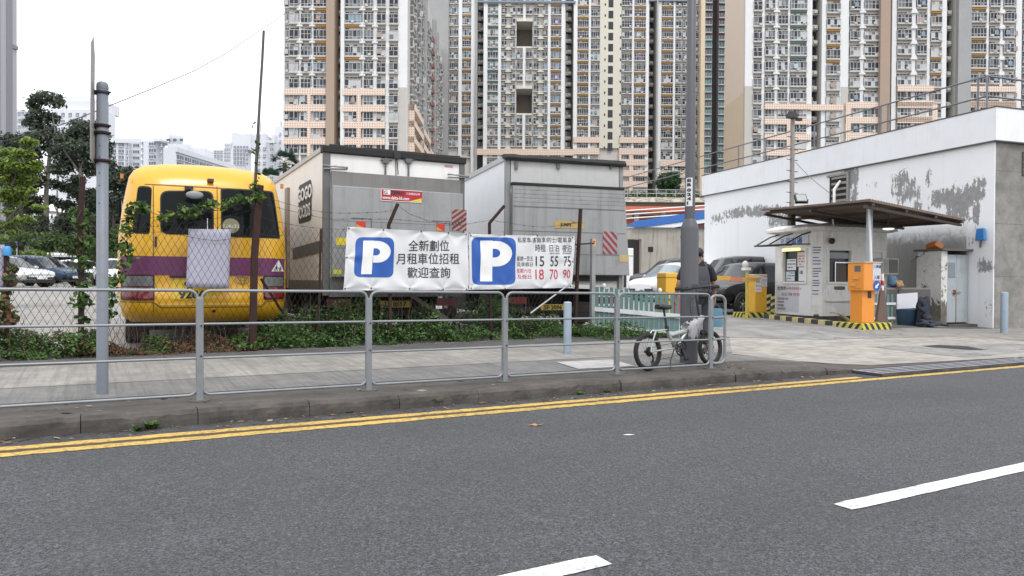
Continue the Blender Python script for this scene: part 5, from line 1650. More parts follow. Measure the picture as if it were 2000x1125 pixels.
# ------------------------------------------------------------------ concrete lighting pole with climbing irons
Z = 25.6
p = gat(1545, Z)
t = thing('utility_pole', 'weathered square pole with climbing irons rising behind the booth', 'pole', p, KRZ)
zt_ = zat(1545, 228, Z) - p.z
q = MB(); q.box((0, 0, zt_ / 2), (0.13, 0.13, zt_), taper=0.8); q.build('shaft', mat('pole_timber', (0.27, 0.25, 0.235), 0.85, var=0.2, scale=2, dirt=0.8, dcol=(0.17, 0.10, 0.06), dscale=1.0), t)
for i, py in enumerate((268, 292, 312, 334, 355, 376, 396)):
    zz = zat(1545, py, Z) - p.z
    q = MB(); q.tube([(-0.26, -0.03, zz), (0.26, 0.03, zz - 0.02)], 0.012, 6); q.build('climbing_iron', RUST, t)
q = MB(); q.box((-0.12, -0.1, zt_ - 0.02), (0.34, 0.22, 0.16)); q.box((-0.12, -0.12, zt_ + 0.08), (0.26, 0.16, 0.1)); q.build('lamp_housing', mat('lamp_housing_dark', (0.045, 0.035, 0.032), 0.6), t, bev=0.01)
q = MB(); q.box((0.22, -0.05, zt_ - 0.1), (0.22, 0.12, 0.1)); q.build('junction_box', BLACK, t, bev=0.01)
a_ = dpt(1553, 316, Z); sA, zA = wall_pt(1622, 378); b_ = wl(sA, 0.05, zA)
q = MB(); q.tube([a_, a_.lerp(b_, 0.33) - Vector((0, 0, 0.06)), a_.lerp(b_, 0.66) - Vector((0, 0, 0.05)), b_], 0.014, 6)
tag(q.build('pole_cable', mat('cable_grey', (0.35, 0.35, 0.36), 0.6)), 'grey cable drooping from the square pole to the wall opening', 'cable')

# ------------------------------------------------------------------ pay machine, barrier, islands
ORG = mat('machine_orange', (0.72, 0.26, 0.03), 0.4, var=0.05, scale=3, coat=0.2, dirt=0.1)
YELC = mat('cabinet_yellow', (0.66, 0.36, 0.02), 0.42, var=0.06, scale=3, coat=0.15, dirt=0.2)
def striped(name, ca_, cb_, per=0.19, ang=0.7):
    mt, n, b = nmat(name)
    v = coords(n, 'obj')
    sx = nd(n, "ShaderNodeSeparateXYZ"); n.links.new(v, sx.inputs[0])
    u = mth(n, 'ADD', mth(n, 'ADD', sx.outputs[0], sx.outputs[1]), mth(n, 'MULTIPLY', sx.outputs[2], ang))
    f = mth(n, 'GREATER_THAN', mth(n, 'FRACT', mth(n, 'DIVIDE', u, per)), 0.5)
    c = mixc(n, f, ca_, cb_)
    c = mixc(n, mth(n, 'MULTIPLY', ramp(n, noise(n, v, 9, 6, 0.7), 0.5, 0.7), 0.5), c, (0.12, 0.11, 0.09))
    n.links.new(c, b.inputs['Base Color']); b.inputs['Roughness'].default_value = 0.7
    return mt
HAZ = striped('hazard_stripe', (0.55, 0.50, 0.05), (0.025, 0.025, 0.025))
pm = gat(1699, 17.1)
MF = KRZ + 0.10
isl = thing('machine_island', 'yellow and black striped concrete base under the orange pay machine', 'plinth', pm, MF)
q = MB(); q.box((0.05, 0.2, 0.05), (0.98, 0.75, 0.2)); q.build('block', HAZ, isl, bev=0.02)
t = thing('pay_machine', 'bright orange parking pay machine on a pedestal with a blue arrow disc', 'ticket machine', (pm.x, pm.y, pm.z + 0.15), MF)
q = MB(); q.box((0, 0.2, 0.38), (0.42, 0.34, 0.76)); q.build('pedestal', ORG, t, bev=0.012)
q = MB(); q.box((0, 0.16, 1.08), (0.56, 0.46, 0.66)); hd = q.build('head', ORG, t, bev=0.02)
q = MB(); q.box((0, 0.16, 1.42), (0.60, 0.5, 0.025)); q.build('cap', mat('cap_grey', (0.55, 0.40, 0.3), 0.6), t)
# the machine's left flank carries the slots, its front the stickers
f = -0.281
q = MB(); q.bx(f - 0.006, f, 0.03, 0.19, 1.20, 1.34); q.build('screen', mat('lcd_grey', (0.10, 0.11, 0.12), 0.3), hd)
for (y0, y1, z0, z1, d) in ((0.06, 0.24, 1.02, 1.08, 0.03), (0.14, 0.30, 0.86, 0.92, 0.03), (0.03, 0.2, 0.82, 0.85, 0.02)):
    q = MB(); q.bx(f - d, f, y0, y1, z0, z1); q.build('slot', mat('slot_orange', (0.62, 0.30, 0.08), 0.5), hd)
fy = 0.16 - 0.231
q = MB(); q.bx(0.0, 0.27, fy - 0.005, fy, 1.0, 1.40); st_ = q.build('sticker', mat('sticker_grey', (0.52, 0.53, 0.56), 0.5), hd)
m_ = MB(); text_mb('八達通', 0.085, m_, board_M(0.02, fy - 0.008, 1.29), 0, bold=0.002); text_mb('入場', 0.1, m_, board_M(0.03, fy - 0.008, 1.03), 0, bold=0.002)
m_.build('lettering', mat('ink_navy', (0.03, 0.05, 0.18), 0.6), st_)
m_ = MB(); m_.lathe([(0.001, 0), (0.125, 0), (0.125, 0.006), (0.001, 0.006)], 28, 0, Matrix.Translation((0.145, fy, 0.87)) @ Matrix.Rotation(math.radians(90), 4, 'X'), False)
ds = m_.build('arrow_disc', TXTBLUE, hd, recalc=True)
m_ = MB(); M_ = Matrix.Translation((0.145, fy - 0.009, 0.87)) @ Matrix.Rotation(math.radians(90), 4, 'X') @ Matrix.Rotation(math.radians(225), 4, 'Z')
m_.add([(-0.075, -0.02, 0), (0.01, -0.02, 0), (0.01, 0.02, 0), (-0.075, 0.02, 0), (0.01, -0.055, 0), (0.085, 0, 0), (0.01, 0.055, 0)], [(0, 1, 2, 3), (4, 5, 6)], 0, False, M_)
m_.build('arrow', TXTWHITE, ds)
q = MB(); q.bx(-0.03, 0.08, 0.02, 0.03, 0.58, 0.74); q.build('lock_plate', BLACK, t)
# striped kerb between the two islands
pb = gat(1478, 22.3)
a_ = Vector((gat(1498, 21.6).x, gat(1498, 21.6).y, LOT)); b_ = Vector((gat(1665, 17.15).x, gat(1665, 17.15).y, LOT))
nK = 13
kt = thing('kerb_block_row', 'low kerb of alternating black and yellow blocks leading to the pay machine', 'kerb', a_, math.atan2((b_ - a_).y, (b_ - a_).x))
Lk = (b_ - a_).length
for i in range(nK):
    q = MB(); q.bx(i * Lk / nK + 0.004, (i + 1) * Lk / nK - 0.004, -0.1, 0.1, -0.05, 0.12); q.build('block', mat('kerb_yellow', (0.55, 0.48, 0.22), 0.7, dirt=0.5, dscale=8) if i % 2 else mat('kerb_black', (0.05, 0.047, 0.045), 0.8), kt, bev=0.015)
q = MB(); q.box((pb.x, pb.y, LOT + 0.05), (1.35, 0.55, 0.2), rz=KRZ)
tag(q.build('barrier_island', HAZ, bev=0.02), 'striped base under the far yellow barrier cabinet', 'plinth')
t = thing('barrier_cabinet', 'yellow barrier cabinet with paper notices beside the dark car', 'barrier', (pb.x, pb.y, LOT + 0.15), KRZ + 0.05)
q = MB(); q.box((0.02, 0.0, 0.55), (0.44, 0.36, 1.1)); cb = q.build('housing', YELC, t, bev=0.02)
q = MB(); q.box((0.02, 0, 1.13), (0.46, 0.38, 0.055)); q.build('lid', mat('lid_peach', (0.62, 0.45, 0.34), 0.6), t, bev=0.02)
q = MB(); q.bx(-0.21, 0.02, -0.192, -0.184, 0.62, 1.10); n1 = q.build('notice', PAPER, cb)
q = MB(); q.bx(0.035, 0.235, -0.19, -0.184, 0.78, 1.08); n2 = q.build('notice', PAPER2, cb)
m_ = MB(); text_mb('按鈕取票', 0.052, m_, board_M(-0.2, -0.197, 1.02), 0); text_mb('不收現金', 0.052, m_, board_M(-0.2, -0.197, 0.90), 1); text_mb('請勿停留', 0.052, m_, board_M(-0.2, -0.197, 0.78), 0); text_mb('月租 時租', 0.045, m_, board_M(-0.2, -0.197, 0.68), 1)
m_.build('lettering', [TXTBLACK, TXTRED], n1)
m_ = MB(); text_mb('出口', 0.08, m_, board_M(0.05, -0.195, 0.95), 0); text_mb('小心', 0.07, m_, board_M(0.05, -0.195, 0.84), 1); m_.build('lettering', [TXTBLUE, TXTRED], n2)
q = MB(); q.box((0.1, -0.183, 0.5), (0.03, 0.01, 0.03)); q.build('key_lock', BLACK, cb)
# near barrier cabinet with its arm
pc = gat(1308, 16.0)
t = thing('barrier_cabinet', 'yellow barrier cabinet half hidden behind the lamp post and picket fence', 'barrier', (pc.x, pc.y, LOT), KRZ + 0.05)
hc = zat(1308, 533, 16.0) - LOT
q = MB(); q.box((0, 0, hc / 2), (0.44, 0.36, hc)); c2 = q.build('housing', YELC, t, bev=0.02)
q = MB(); q.box((0, 0, hc - 0.10), (0.45, 0.37, 0.02)); q.build('seam', mat('cabinet_seam', (0.3, 0.17, 0.02), 0.6), c2)
q = MB(); q.box((-0.05, -0.18, hc - 0.62), (0.10, 0.02, 0.18)); q.build('vent', mat('vent_orange', (0.55, 0.25, 0.08), 0.6), c2)
A0 = dpt(1322, 541, 15.9); A1 = dpt(1484, 547, 22.2)
at = thing('boom_barrier', 'yellow and red boom arm lowered across the entrance behind the man', 'barrier arm', A0, math.atan2((A1 - A0).y, (A1 - A0).x))
La = (A1 - A0).length
for i, (u0, u1, mm) in enumerate(((0.0, 0.10, 1), (0.10, 0.56, 0), (0.56, 0.72, 2), (0.72, 1.0, 0))):
    q = MB(); q.bx(La * u0, La * u1 - 0.002, -0.025, 0.025, -0.055 + (A1.z - A0.z) * u0, 0.055 + (A1.z - A0.z) * u0)
    q.build('arm_section', [YELC, WHITE, mat('reflective_orange', (0.62, 0.18, 0.08), 0.4)][mm], at)
py_ = gat(1459, 21.2)
t = thing('guide_post', 'slim yellow post at the tip of the barrier arm', 'post', py_)
q = MB(); q.tube([(0, 0, 0), (0, 0, zat(1459, 512, 21.2) - LOT)], 0.045, 10); q.build('shaft', mat('post_yellow', (0.55, 0.42, 0.08), 0.5, dirt=0.3), t)
hp = zat(1452, 524, 21.2) - LOT
q = MB(); q.box((-0.06, -0.02, hp - 0.02), (0.24, 0.14, 0.08)); q.build('camera_bracket', WHITE, t)
q = MB(); q.ell((-0.1, -0.02, hp + 0.11), (0.09, 0.09, 0.11)); q.build('camera', mat('cctv_white', (0.6, 0.6, 0.58), 0.4), t)
# hazard bollards
for i, (px, Zb, lab) in enumerate(((1513, 22.8, 'black bollard with yellow chevrons in front of the booth side'), (1499, 23.6, 'chevron bollard partly hidden by the yellow cabinet'))):
    p = gat(px, Zb)
    t = thing('bollard', lab, 'bollard', p, KRZ, 'chevron bollards by the booth')
    h = zat(px, 578, Zb) - LOT
    q = MB(); q.lathe([(0.17, 0), (0.17, 0.05), (0.13, 0.06), (0.12, h - 0.05), (0.08, h), (0.001, h + 0.01)], 16); q.build('shaft', BLACK, t)
    for j in range(3):
        z = 0.12 + j * 0.2
        m_ = MB()
        vs, fs = [], []
        nn = 16
        for s in range(nn + 1):
            a = math.pi + math.pi * s / nn
            dz = 0.09 * abs(s / nn - 0.5) * 2
            for zz in (z + dz * -1 + 0.09, z - dz + 0.18):
                vs.append((0.137 * math.cos(a), 0.137 * math.sin(a), zz))
        fs = [(2 * s, 2 * s + 2, 2 * s + 3, 2 * s + 1) for s in range(nn)]
        m_.add(vs, fs, 0, True); m_.build('chevron', mat('chevron_yellow', (0.62, 0.55, 0.22), 0.5), t)

# ------------------------------------------------------------------ odds and ends beside the booth
def at_wall(px, Z): return gat(px, Z)
p = gat(1723, 17.6)
t = thing('broom_scoop', 'brown long-handled scoop with red and white grip leaning by the pay machine', 'scoop', p, KRZ)
q = MB(); q.add([(-0.19, -0.03, 0), (0.19, -0.03, 0), (0.08, -0.01, 0.95), (-0.04, -0.01, 0.95), (-0.19, 0.06, 0), (0.19, 0.06, 0), (0.08, 0.03, 0.95), (-0.04, 0.03, 0.95)], [(0, 1, 2, 3), (5, 4, 7, 6), (1, 5, 6, 2), (4, 0, 3, 7), (0, 4, 5, 1), (3, 2, 6, 7)])
q.build('blade', mat('scoop_brown', (0.13, 0.085, 0.07), 0.7), t)
for z0, z1, mm in ((0.9, 1.02, WHITE), (1.0, 1.14, TXTRED), (1.12, 1.3, WHITE)):
    q = MB(); q.tube([(0.02, 0.01, z0), (0.01, 0.01, z1)], 0.035, 8); q.build('grip', mm, t)
# long workbench of timber with picket remains beneath
pa = gat(1716, 19.3); pb2 = gat(1812, 19.9)
t = thing('work_table', 'cluttered grey timber bench along the wall behind the orange machine', 'bench', (pa.x, pa.y, pa.z), math.atan2((pb2 - pa).y, (pb2 - pa).x))
Lt = (pb2 - pa).length
WOODG = mat('weathered_timber', (0.20, 0.19, 0.17), 0.85, var=0.3, scale=6)
zt_ = zat(1780, 562, 19.6) - pa.z
q = MB(); q.bx(0, Lt, -0.1, 0.5, zt_ - 0.05, zt_); q.build('tabletop', WOODG, t)
q = MB(); q.bx(Lt * .35, Lt, -0.09, -0.05, zt_ - 0.3, zt_ - 0.053); q.build('apron', mat('apron_dark', (0.10, 0.095, 0.09), 0.8), t)
for x in (0.05, Lt * 0.42, Lt - 0.1):
    q = MB(); q.bx(x, x + 0.07, -0.06, 0.0, 0, zt_ - 0.05); q.build('leg', WOODG, t)
TEAL = mat('teal_picket_paint', (0.105, 0.20, 0.195), 0.7, var=0.15, scale=4, dirt=0.4, dcol=(0.07, 0.08, 0.08), dscale=6)
PW = mat('white_picket_paint', (0.62, 0.63, 0.64), 0.7, dirt=0.3, dcol=(0.3, 0.28, 0.26), dscale=5)
pf = gat(1706, 19.0)
t = thing('picket_fence', 'short teal picket panel with white rails leaning under the bench', 'fence', (pf.x, pf.y, pf.z), math.atan2((pb2 - pa).y, (pb2 - pa).x))
for i in range(5):
    q = MB(); q.bx(0.05 + 0.14 * i, 0.13 + 0.14 * i, 0, 0.02, 0.02, 0.78); q.build('picket', TEAL, t)
for z in (0.12, 0.5):
    q = MB(); q.bx(0, 0.75, -0.03, -0.002, z, z + 0.06); q.build('rail', PW, t)
p = gat(1772, 19.2)
t = thing('bucket', 'dark blue plastic tub standing against the bench', 'bucket', p)
q = MB(); q.lathe([(0.001, 0), (0.22, 0), (0.26, 0.42), (0.27, 0.43), (0.25, 0.43), (0.21, 0.05), (0.001, 0.05)], 24); q.build('tub', mat('tub_blue', (0.045, 0.09, 0.15), 0.5), t)
pw0 = gat(1753, 19.35)
q = MB(); q.add([(0, 0, 0.42), (0.72, 0, 0.45), (0.72, 0, 0.86), (0, 0, 0.82), (0, 0.03, 0.42), (0.72, 0.03, 0.45), (0.72, 0.03, 0.86), (0, 0.03, 0.82)], [(0, 1, 2, 3), (5, 4, 7, 6), (0, 4, 5, 1), (3, 2, 6, 7), (1, 5, 6, 2), (4, 0, 3, 7)])
o_ = q.build('board', mat('white_board', (0.62, 0.62, 0.66), 0.5), None, (pw0.x, pw0.y, pw0.z), math.atan2((pb2 - pa).y, (pb2 - pa).x))
tag(o_, 'plain white board propped over the blue tub', 'board')
# rag heap: lumpy dark cloth bags
p = gat(1803, 18.9)
def lumpy(mb, c, r, seed, mat_=0, amp=0.25, M=None):
    rnd = random.Random(seed)
    k = [(Vector((rnd.gauss(0, 1), rnd.gauss(0, 1), rnd.gauss(0, 1))), rnd.uniform(0, 6)) for _ in range(5)]
    vs, fs = [], []
    nu, nv = 22, 14
    for j in range(nv + 1):
        ph = -math.pi / 2 + math.pi * j / nv
        for i in range(nu):
            g = 2 * math.pi * i / nu
            d = Vector((math.cos(ph) * math.cos(g), math.cos(ph) * math.sin(g), math.sin(ph)))
            f = 1 + amp * sum(math.sin(3 * d.dot(a) + b) for a, b in k) / 3
            vs.append((c[0] + d.x * r[0] * f, c[1] + d.y * r[1] * f, c[2] + d.z * r[2] * f))
    for j in range(nv):
        for i in range(nu):
            i2 = (i + 1) % nu
            fs.append((j * nu + i, j * nu + i2, (j + 1) * nu + i2, (j + 1) * nu + i))
    mb.add(vs, fs, mat_, True, M)
q = MB(); lumpy(q, (0, 0, 0.42), (0.15, 0.13, 0.34), 1, 0, 0.5); lumpy(q, (0.1, -0.04, 0.2), (0.13, 0.12, 0.2), 9, 0, 0.6); lumpy(q, (-0.08, -0.05, 0.52), (0.1, 0.1, 0.15), 11, 0, 0.6)
tag(q.build('cloth_bundle', mat('dark_cloth', (0.03, 0.035, 0.05), 0.9, var=0.5, scale=12, bump=0.4, bscale=18), None, p), 'dark bundle of old clothes hanging by the cupboard corner', 'rags')
q = MB(); lumpy(q, (0, 0, 0.08), (0.3, 0.2, 0.10), 2, 0, 0.7); lumpy(q, (-0.25, 0.02, 0.05), (0.2, 0.15, 0.06), 12, 0, 0.7)
tag(q.build('rag_heap', MATS['dark_cloth'], None, gat(1815, 18.6)), 'low heap of dark rags on the ground by the cupboard', 'rags')
q = MB(); lumpy(q, (0, 0, 0.16), (0.17, 0.14, 0.16), 5)
tag(q.build('cloth_bag', mat('blue_cloth', (0.08, 0.14, 0.22), 0.85, var=0.3), None, dpt(1744, 556, 19.5) - Vector((0, 0, 0.08))), 'faded blue bag lying on the timber bench', 'bag')
q = MB(); lumpy(q, (0, 0, 0.1), (0.14, 0.1, 0.1), 6)
tag(q.build('cloth_bag', mat('tan_cloth', (0.36, 0.23, 0.12), 0.85, var=0.3), None, dpt(1756, 558, 19.4) - Vector((0, 0, 0.06))), 'tan bag slumped against the blue bag on the bench', 'bag')
t = thing('coat_hanger', 'black wire hanger on the grey wall above the bench', 'hanger', wl(wall_x(1792) , 0.05, zat(1792, 508, 21.8)), WRZ)
q = MB(); q.tube([(0, 0, 0.14), (0.03, 0, 0.1), (0, 0, 0.06), (-0.24, 0, -0.03), (0.24, 0, -0.03), (0, 0, 0.06)], 0.009, 5); q.build('wire', BLACK, t)
# curled yellow hose or strip by the booth foot
q = MB()
P0 = gat(1624, 19.6)
pts = [(0, 0, 0.22), (0.12, -0.05, 0.24), (0.25, -0.1, 0.19), (0.36, -0.15, 0.1), (0.42, -0.2, 0.03)]
q.loft([[(x, y - 0.07, z), (x, y + 0.07, z), (x, y + 0.07, z + 0.02), (x, y - 0.07, z + 0.02)] for x, y, z in pts], 0, smooth=False)
tag(q.build('bent_strip', mat('strip_yellow', (0.5, 0.42, 0.2), 0.6), None, (P0.x, P0.y, P0.z), KRZ), 'bent pale yellow strip curling down at the booth foot', 'strip')
# ------------------------------------------------------------------ draping of flat artwork over a shaped surface
def poly_mesh(polys):
    """triangulated 2-D polygons -> (verts, faces)"""
    bm = bmesh.new()
    for p in polys:
        f = bm.faces.new([bm.verts.new((x, y, 0)) for x, y in p])
    bmesh.ops.triangulate(bm, faces=bm.faces[:])
    return bm
def drape(bm, step, fmap, mb, mat_=0, smooth=True, flip=False):
    if not bm.verts: return
    for ax in (0, 1):
        lo = min(v.co[ax] for v in bm.verts); hi = max(v.co[ax] for v in bm.verts)
        k = math.ceil(lo / step + 1e-6)
        while k * step < hi - 1e-6:
            co = [0, 0, 0]; co[ax] = k * step
            no = [0, 0, 0]; no[ax] = 1
            bmesh.ops.bisect_plane(bm, geom=bm.verts[:] + bm.edges[:] + bm.faces[:], plane_co=co, plane_no=no)
            k += 1
    bmesh.ops.triangulate(bm, faces=[f for f in bm.faces if len(f.verts) > 4])
    bm.verts.index_update()
    vs = [fmap(v.co.x, v.co.y) for v in bm.verts]
    fs = []
    for f in bm.faces:
        f.normal_update()
        ids = [v.index for v in f.verts]
        if f.normal.z < 0: ids.reverse()
        if flip: ids.reverse()
        fs.append(ids)
    mb.add(vs, fs, mat_, smooth)
    bm.free()
def text_bm(body, size, x, y, align='LEFT', bold=0.0, xs=1.0):
    m0 = text_mb(body, size, None, None, 0, align, bold, xs)
    bm = bmesh.new()
    vv = [bm.verts.new((v[0] + x, v[1] + y, 0)) for v in m0.v]
    for f in m0.f:
        try: bm.faces.new([vv[i] for i in f])
        except ValueError: pass
    return bm

def wheel(name, parent, loc, r=0.33, w=0.21, out=-1, rim=None, spokes=5, rr=0.66):
    """axle along x of the parent; out = side of the visible face"""
    M = Matrix.Rotation(math.radians(90) * out, 4, 'Y')
    q = MB()
    q.lathe([(r * rr, -w / 2), (r * 0.93, -w / 2), (r, -w * 0.3), (r, w * 0.3), (r * 0.93, w / 2), (r * rr, w / 2), (r * rr, w / 2 - 0.06)], 26, 0, M)
    t = q.build(name, RUBBER, parent, loc)
    q = MB()
    R = r * rr
    q.lathe([(R + 0.002, w / 2 - 0.005), (R * 0.92, w / 2 - 0.02), (R * 0.88, w / 2 - 0.06), (0.001, w / 2 - 0.07)], 26, 1, M)
    for k in range(spokes):
        a = 2 * math.pi * k / spokes
        S = M @ Matrix.Rotation(a, 4, 'Z')
        q.add([(0.02, -R * 0.13, w / 2 - 0.03), (R * 0.93, -R * 0.10, w / 2 - 0.02), (R * 0.93, R * 0.10, w / 2 - 0.02), (0.02, R * 0.13, w / 2 - 0.03),
               (0.02, -R * 0.13, w / 2 - 0.06), (R * 0.93, -R * 0.10, w / 2 - 0.06), (R * 0.93, R * 0.10, w / 2 - 0.06), (0.02, R * 0.13, w / 2 - 0.06)],
              [(0, 1, 2, 3), (0, 4, 5, 1), (2, 6, 7, 3), (1, 5, 6, 2)], 0, False, S)
    q.lathe([(R * 0.22, w / 2 - 0.05), (R * 0.2, w / 2 - 0.015), (0.001, w / 2 - 0.012)], 12, 0, M)
    q.build('rim', [rim or CHROME, mat('wheel_well_dark', (0.02, 0.02, 0.02), 0.8)], t)
    return t

# ------------------------------------------------------------------ yellow school minibus
BYEL = mat('bus_yellow', (0.67, 0.36, 0.009), 0.32, var=0.04, scale=2, coat=0.35, dirt=0.10, dcol=(0.35, 0.22, 0.05), dscale=3, streak=0.10)
BPUR = mat('bus_purple', (0.14, 0.028, 0.10), 0.4, var=0.06, scale=3)
BGLASS = mat('bus_glass', (0.007, 0.009, 0.009), 0.08, var=0.6, scale=1.2, spec=0.12)
bo = dpt(406, 548, 11.05); bo.z = LOT
fw_ = (F0 + R0 * ((267 - 1000) / FPX)).normalized()      # where its length runs
BRZ = math.atan2(fw_.y, fw_.x) - math.pi / 2
BUS = thing('school_minibus', 'yellow school minibus with a purple waist band, seen from behind', 'minibus', bo, BRZ)
BUS.scale = (1.08, 1, 1)
OUT = [(0.0, 0.40), (0.60, 0.40), (0.95, 0.42), (1.06, 0.50), (1.115, 0.80), (1.125, 1.10), (1.125, 1.42), (1.112, 1.75), (1.08, 2.03), (1.035, 2.35), (0.99, 2.60), (0.93, 2.71), (0.80, 2.79), (0.55, 2.835), (0.28, 2.852), (0.0, 2.857)]
OUT = [(a[0] + (b[0] - a[0]) * k / 3, a[1] + (b[1] - a[1]) * k / 3) for a, b in zip(OUT, OUT[1:]) for k in range(3)] + [OUT[-1]]
OUTL = OUT + [(-x, z) for x, z in OUT[-2:0:-1]]
CZB = 1.45
def sval(x, z):
    dx, dz = x, z - CZB
    if abs(dx) < 1e-6 and abs(dz) < 1e-6: return 0
    best = 0
    n = len(OUTL)
    for i in range(n):
        (x1, z1), (x2, z2) = OUTL[i], OUTL[(i + 1) % n]
        ex, ez = x2 - x1, z2 - z1
        det = dx * (-ez) + dz * ex
        if abs(det) < 1e-9: continue
        rx, rz = x1, z1 - CZB
        t = (rx * (-ez) + rz * ex) / det
        u = (dx * rz - dz * rx) / det
        if t > 0 and -1e-6 <= u <= 1 + 1e-6:
            best = 1 / t
    return best
def rear_y(x, z, s=None):
    if s is None: s = min(1, sval(x, z))
    lean = 0.16 * max(0, (z - 1.5) / 1.25) ** 1.6
    low = -0.07 * sstep(0.95, 0.80, z) if z < 0.95 else 0
    return 0.34 * s ** 9 + 0.05 * (x / 1.1) ** 2 + lean + low
mb = MB()
rings = []
for s in (0.0, 0.15, 0.3, 0.42, 0.52, 0.6, 0.66, 0.71, 0.75, 0.79, 0.82, 0.85, 0.88, 0.9, 0.92, 0.94, 0.955, 0.97, 0.98, 0.99, 1.0):
    rings.append([(x * s, rear_y(x * s, CZB + (z - CZB) * s, s), CZB + (z - CZB) * s) for x, z in OUTL])
for yy in (0.75, 2.0, 6.3):
    rings.append([(x, yy, z) for x, z in OUTL])
rings.append([(x * 0.9, 6.9, CZB + (z - CZB) * 0.9) for x, z in OUTL])
mb.loft([list(reversed(r)) for r in rings], 0)
mb.build('body', BYEL, BUS, recalc=True)
def bus_patch(name, poly, m, off=0.006, par=None, step=0.08):
    q = MB()
    drape(poly_mesh([poly]), step, lambda x, z: (x, rear_y(x, z) - off, z), q)
    return q.build(name, m, par or BUS)
s_ = 130.0
def bx_(px): return (px - 397) / 141.0
def bz_(px, py):
    # height on the rear face for a photo row (rows tilt slightly with the roll and heading)
    Zb = 11.05 + (px - 397) / 141.0 * 0.5
    return zat(px, py, Zb) - LOT
def bp(pts): return [(bx_(a), bz_(a, b)) for a, b in pts]
def inset_round(pts, r=0.05, n=4):
    out = []
    N = len(pts)
    for i in range(N):
        p0, p1, p2 = Vector(pts[i - 1]), Vector(pts[i]), Vector(pts[(i + 1) % N])
        a = p1 + (p0 - p1).normalized() * r; b = p1 + (p2 - p1).normalized() * r
        for k in range(n + 1):
            t = k / n
            q = a * (1 - t) ** 2 + p1 * 2 * t * (1 - t) + b * t * t
            out.append((q.x, q.y))
    return out
BSEAL = mat('window_seal', (0.02, 0.02, 0.02), 0.7)
def bus_window(name, pts, r=0.06):
    poly = inset_round(bp(pts), r)
    c = (sum(p[0] for p in poly) / len(poly), sum(p[1] for p in poly) / len(poly))
    o_ = bus_patch(name, [((x - c[0]) * 1.05 + c[0], (z - c[1]) * 1.06 + c[1]) for x, z in poly], BSEAL, 0.005)
    g_ = bus_patch('pane', poly, BGLASS, 0.012, o_)
    return o_
bus_window('window', [(264, 452), (293, 455), (297, 365), (274, 362)], 0.05)
bus_window('door_window', [(314, 455), (406, 457), (406, 374), (314, 373)], 0.11)
bus_window('window', [(424, 460), (537, 463), (526, 373), (424, 368)], 0.05)
zl0, zl1 = bz_(397, 538), bz_(397, 502)
bus_patch('waist_band', [(-1.09, zl0), (1.09, zl0), (1.088, zl1), (-1.088, zl1)], BPUR, 0.010)
mb = MB()
for sx in (-1, 1):
    for (x0, x1) in (((1.112), (1.129)),):
        mb.bx(sx * x0, sx * x1, 0.75, 6.3, zl0, zl1)
# shut lines of the rear door
GAP = mat('shut_line', (0.16, 0.085, 0.01), 0.7)
for a, b_ in (((300, 610), (300, 360)), ((415, 545), (415, 362))):
    xa, za, xb, zb_ = bx_(a[0]), bz_(*a), bx_(b_[0]), bz_(*b_)
    bus_patch('door_seam', [(xa - 0.006, za), (xa + 0.006, za), (xb + 0.006, zb_), (xb - 0.006, zb_)], GAP, 0.004)
za = bz_(285, 357); zb_ = bz_(430, 364)
bus_patch('gutter_line', [(bx_(285), za - 0.008), (bx_(432), za - 0.008), (bx_(432), za + 0.008), (bx_(285), za + 0.008)], mat('gutter_red', (0.25, 0.07, 0.02), 0.6), 0.006)
bus_patch('door_handle', bp([(302, 482), (306, 482), (306, 462), (302, 462)]), BLACK, 0.02)
# light clusters
LCL = mat('lamp_clear', (0.16, 0.16, 0.165), 0.12, var=0.3, scale=15, coat=0.5)
LRD = mat('lamp_red', (0.16, 0.008, 0.010), 0.15, var=0.3, scale=15, coat=0.5)
for pts in ([(239, 586), (302, 586), (302, 536), (239, 536)], [(502, 586), (556, 588), (556, 537), (502, 537)]):
    x0, x1 = max(bx_(pts[0][0]), -1.085), min(bx_(pts[1][0]), 1.085)
    z0, z1 = bz_(397, 586), bz_(397, 537)
    cl_ = bus_patch('tail_lamp', inset_round([(x0, z0), (x1, z0), (x1, z1), (x0, z1)], 0.03), mat('lamp_bezel', (0.03, 0.012, 0.012), 0.4), 0.014)
    xm = 0.02
    bus_patch('clear_lens', inset_round([(x0 + xm, z1 - 0.17), (x1 - xm, z1 - 0.17), (x1 - xm, z1 - 0.025), (x0 + xm, z1 - 0.025)], 0.03), LCL, 0.026, cl_)
    bus_patch('red_lens', inset_round([(x0 + xm, z0 + 0.015), (x1 - xm, z0 + 0.015), (x1 - xm, z1 - 0.19), (x0 + xm, z1 - 0.19)], 0.03), LRD, 0.026, cl_)
# bumper: a step that stands proud, with a recessed plate bay
zb1 = bz_(397, 588)
bus_patch('bumper_crease', [(-1.08, zb1 - 0.015), (-0.70, zb1 - 0.015), (-0.60, zb1 - 0.10), (0.72, zb1 - 0.10), (0.80, zb1 - 0.015), (1.08, zb1 - 0.015), (1.08, zb1 - 0.002), (0.79, zb1 - 0.002), (0.71, zb1 - 0.085), (-0.59, zb1 - 0.085), (-0.69, zb1 - 0.002), (-1.08, zb1 - 0.002)], GAP, 0.006)
bus_patch('step_strip', [(-0.62, zb1 - 0.055), (0.70, zb1 - 0.055), (0.70, zb1 - 0.03), (-0.62, zb1 - 0.03)], mat('strip_pale_yellow', (0.75, 0.52, 0.12), 0.3), 0.02)
bus_patch('reversing_hook', bp([(405, 610), (411, 610), (411, 605), (405, 605)]), BLACK, 0.02)
zp0, zp1 = bz_(365, 578), bz_(365, 547)
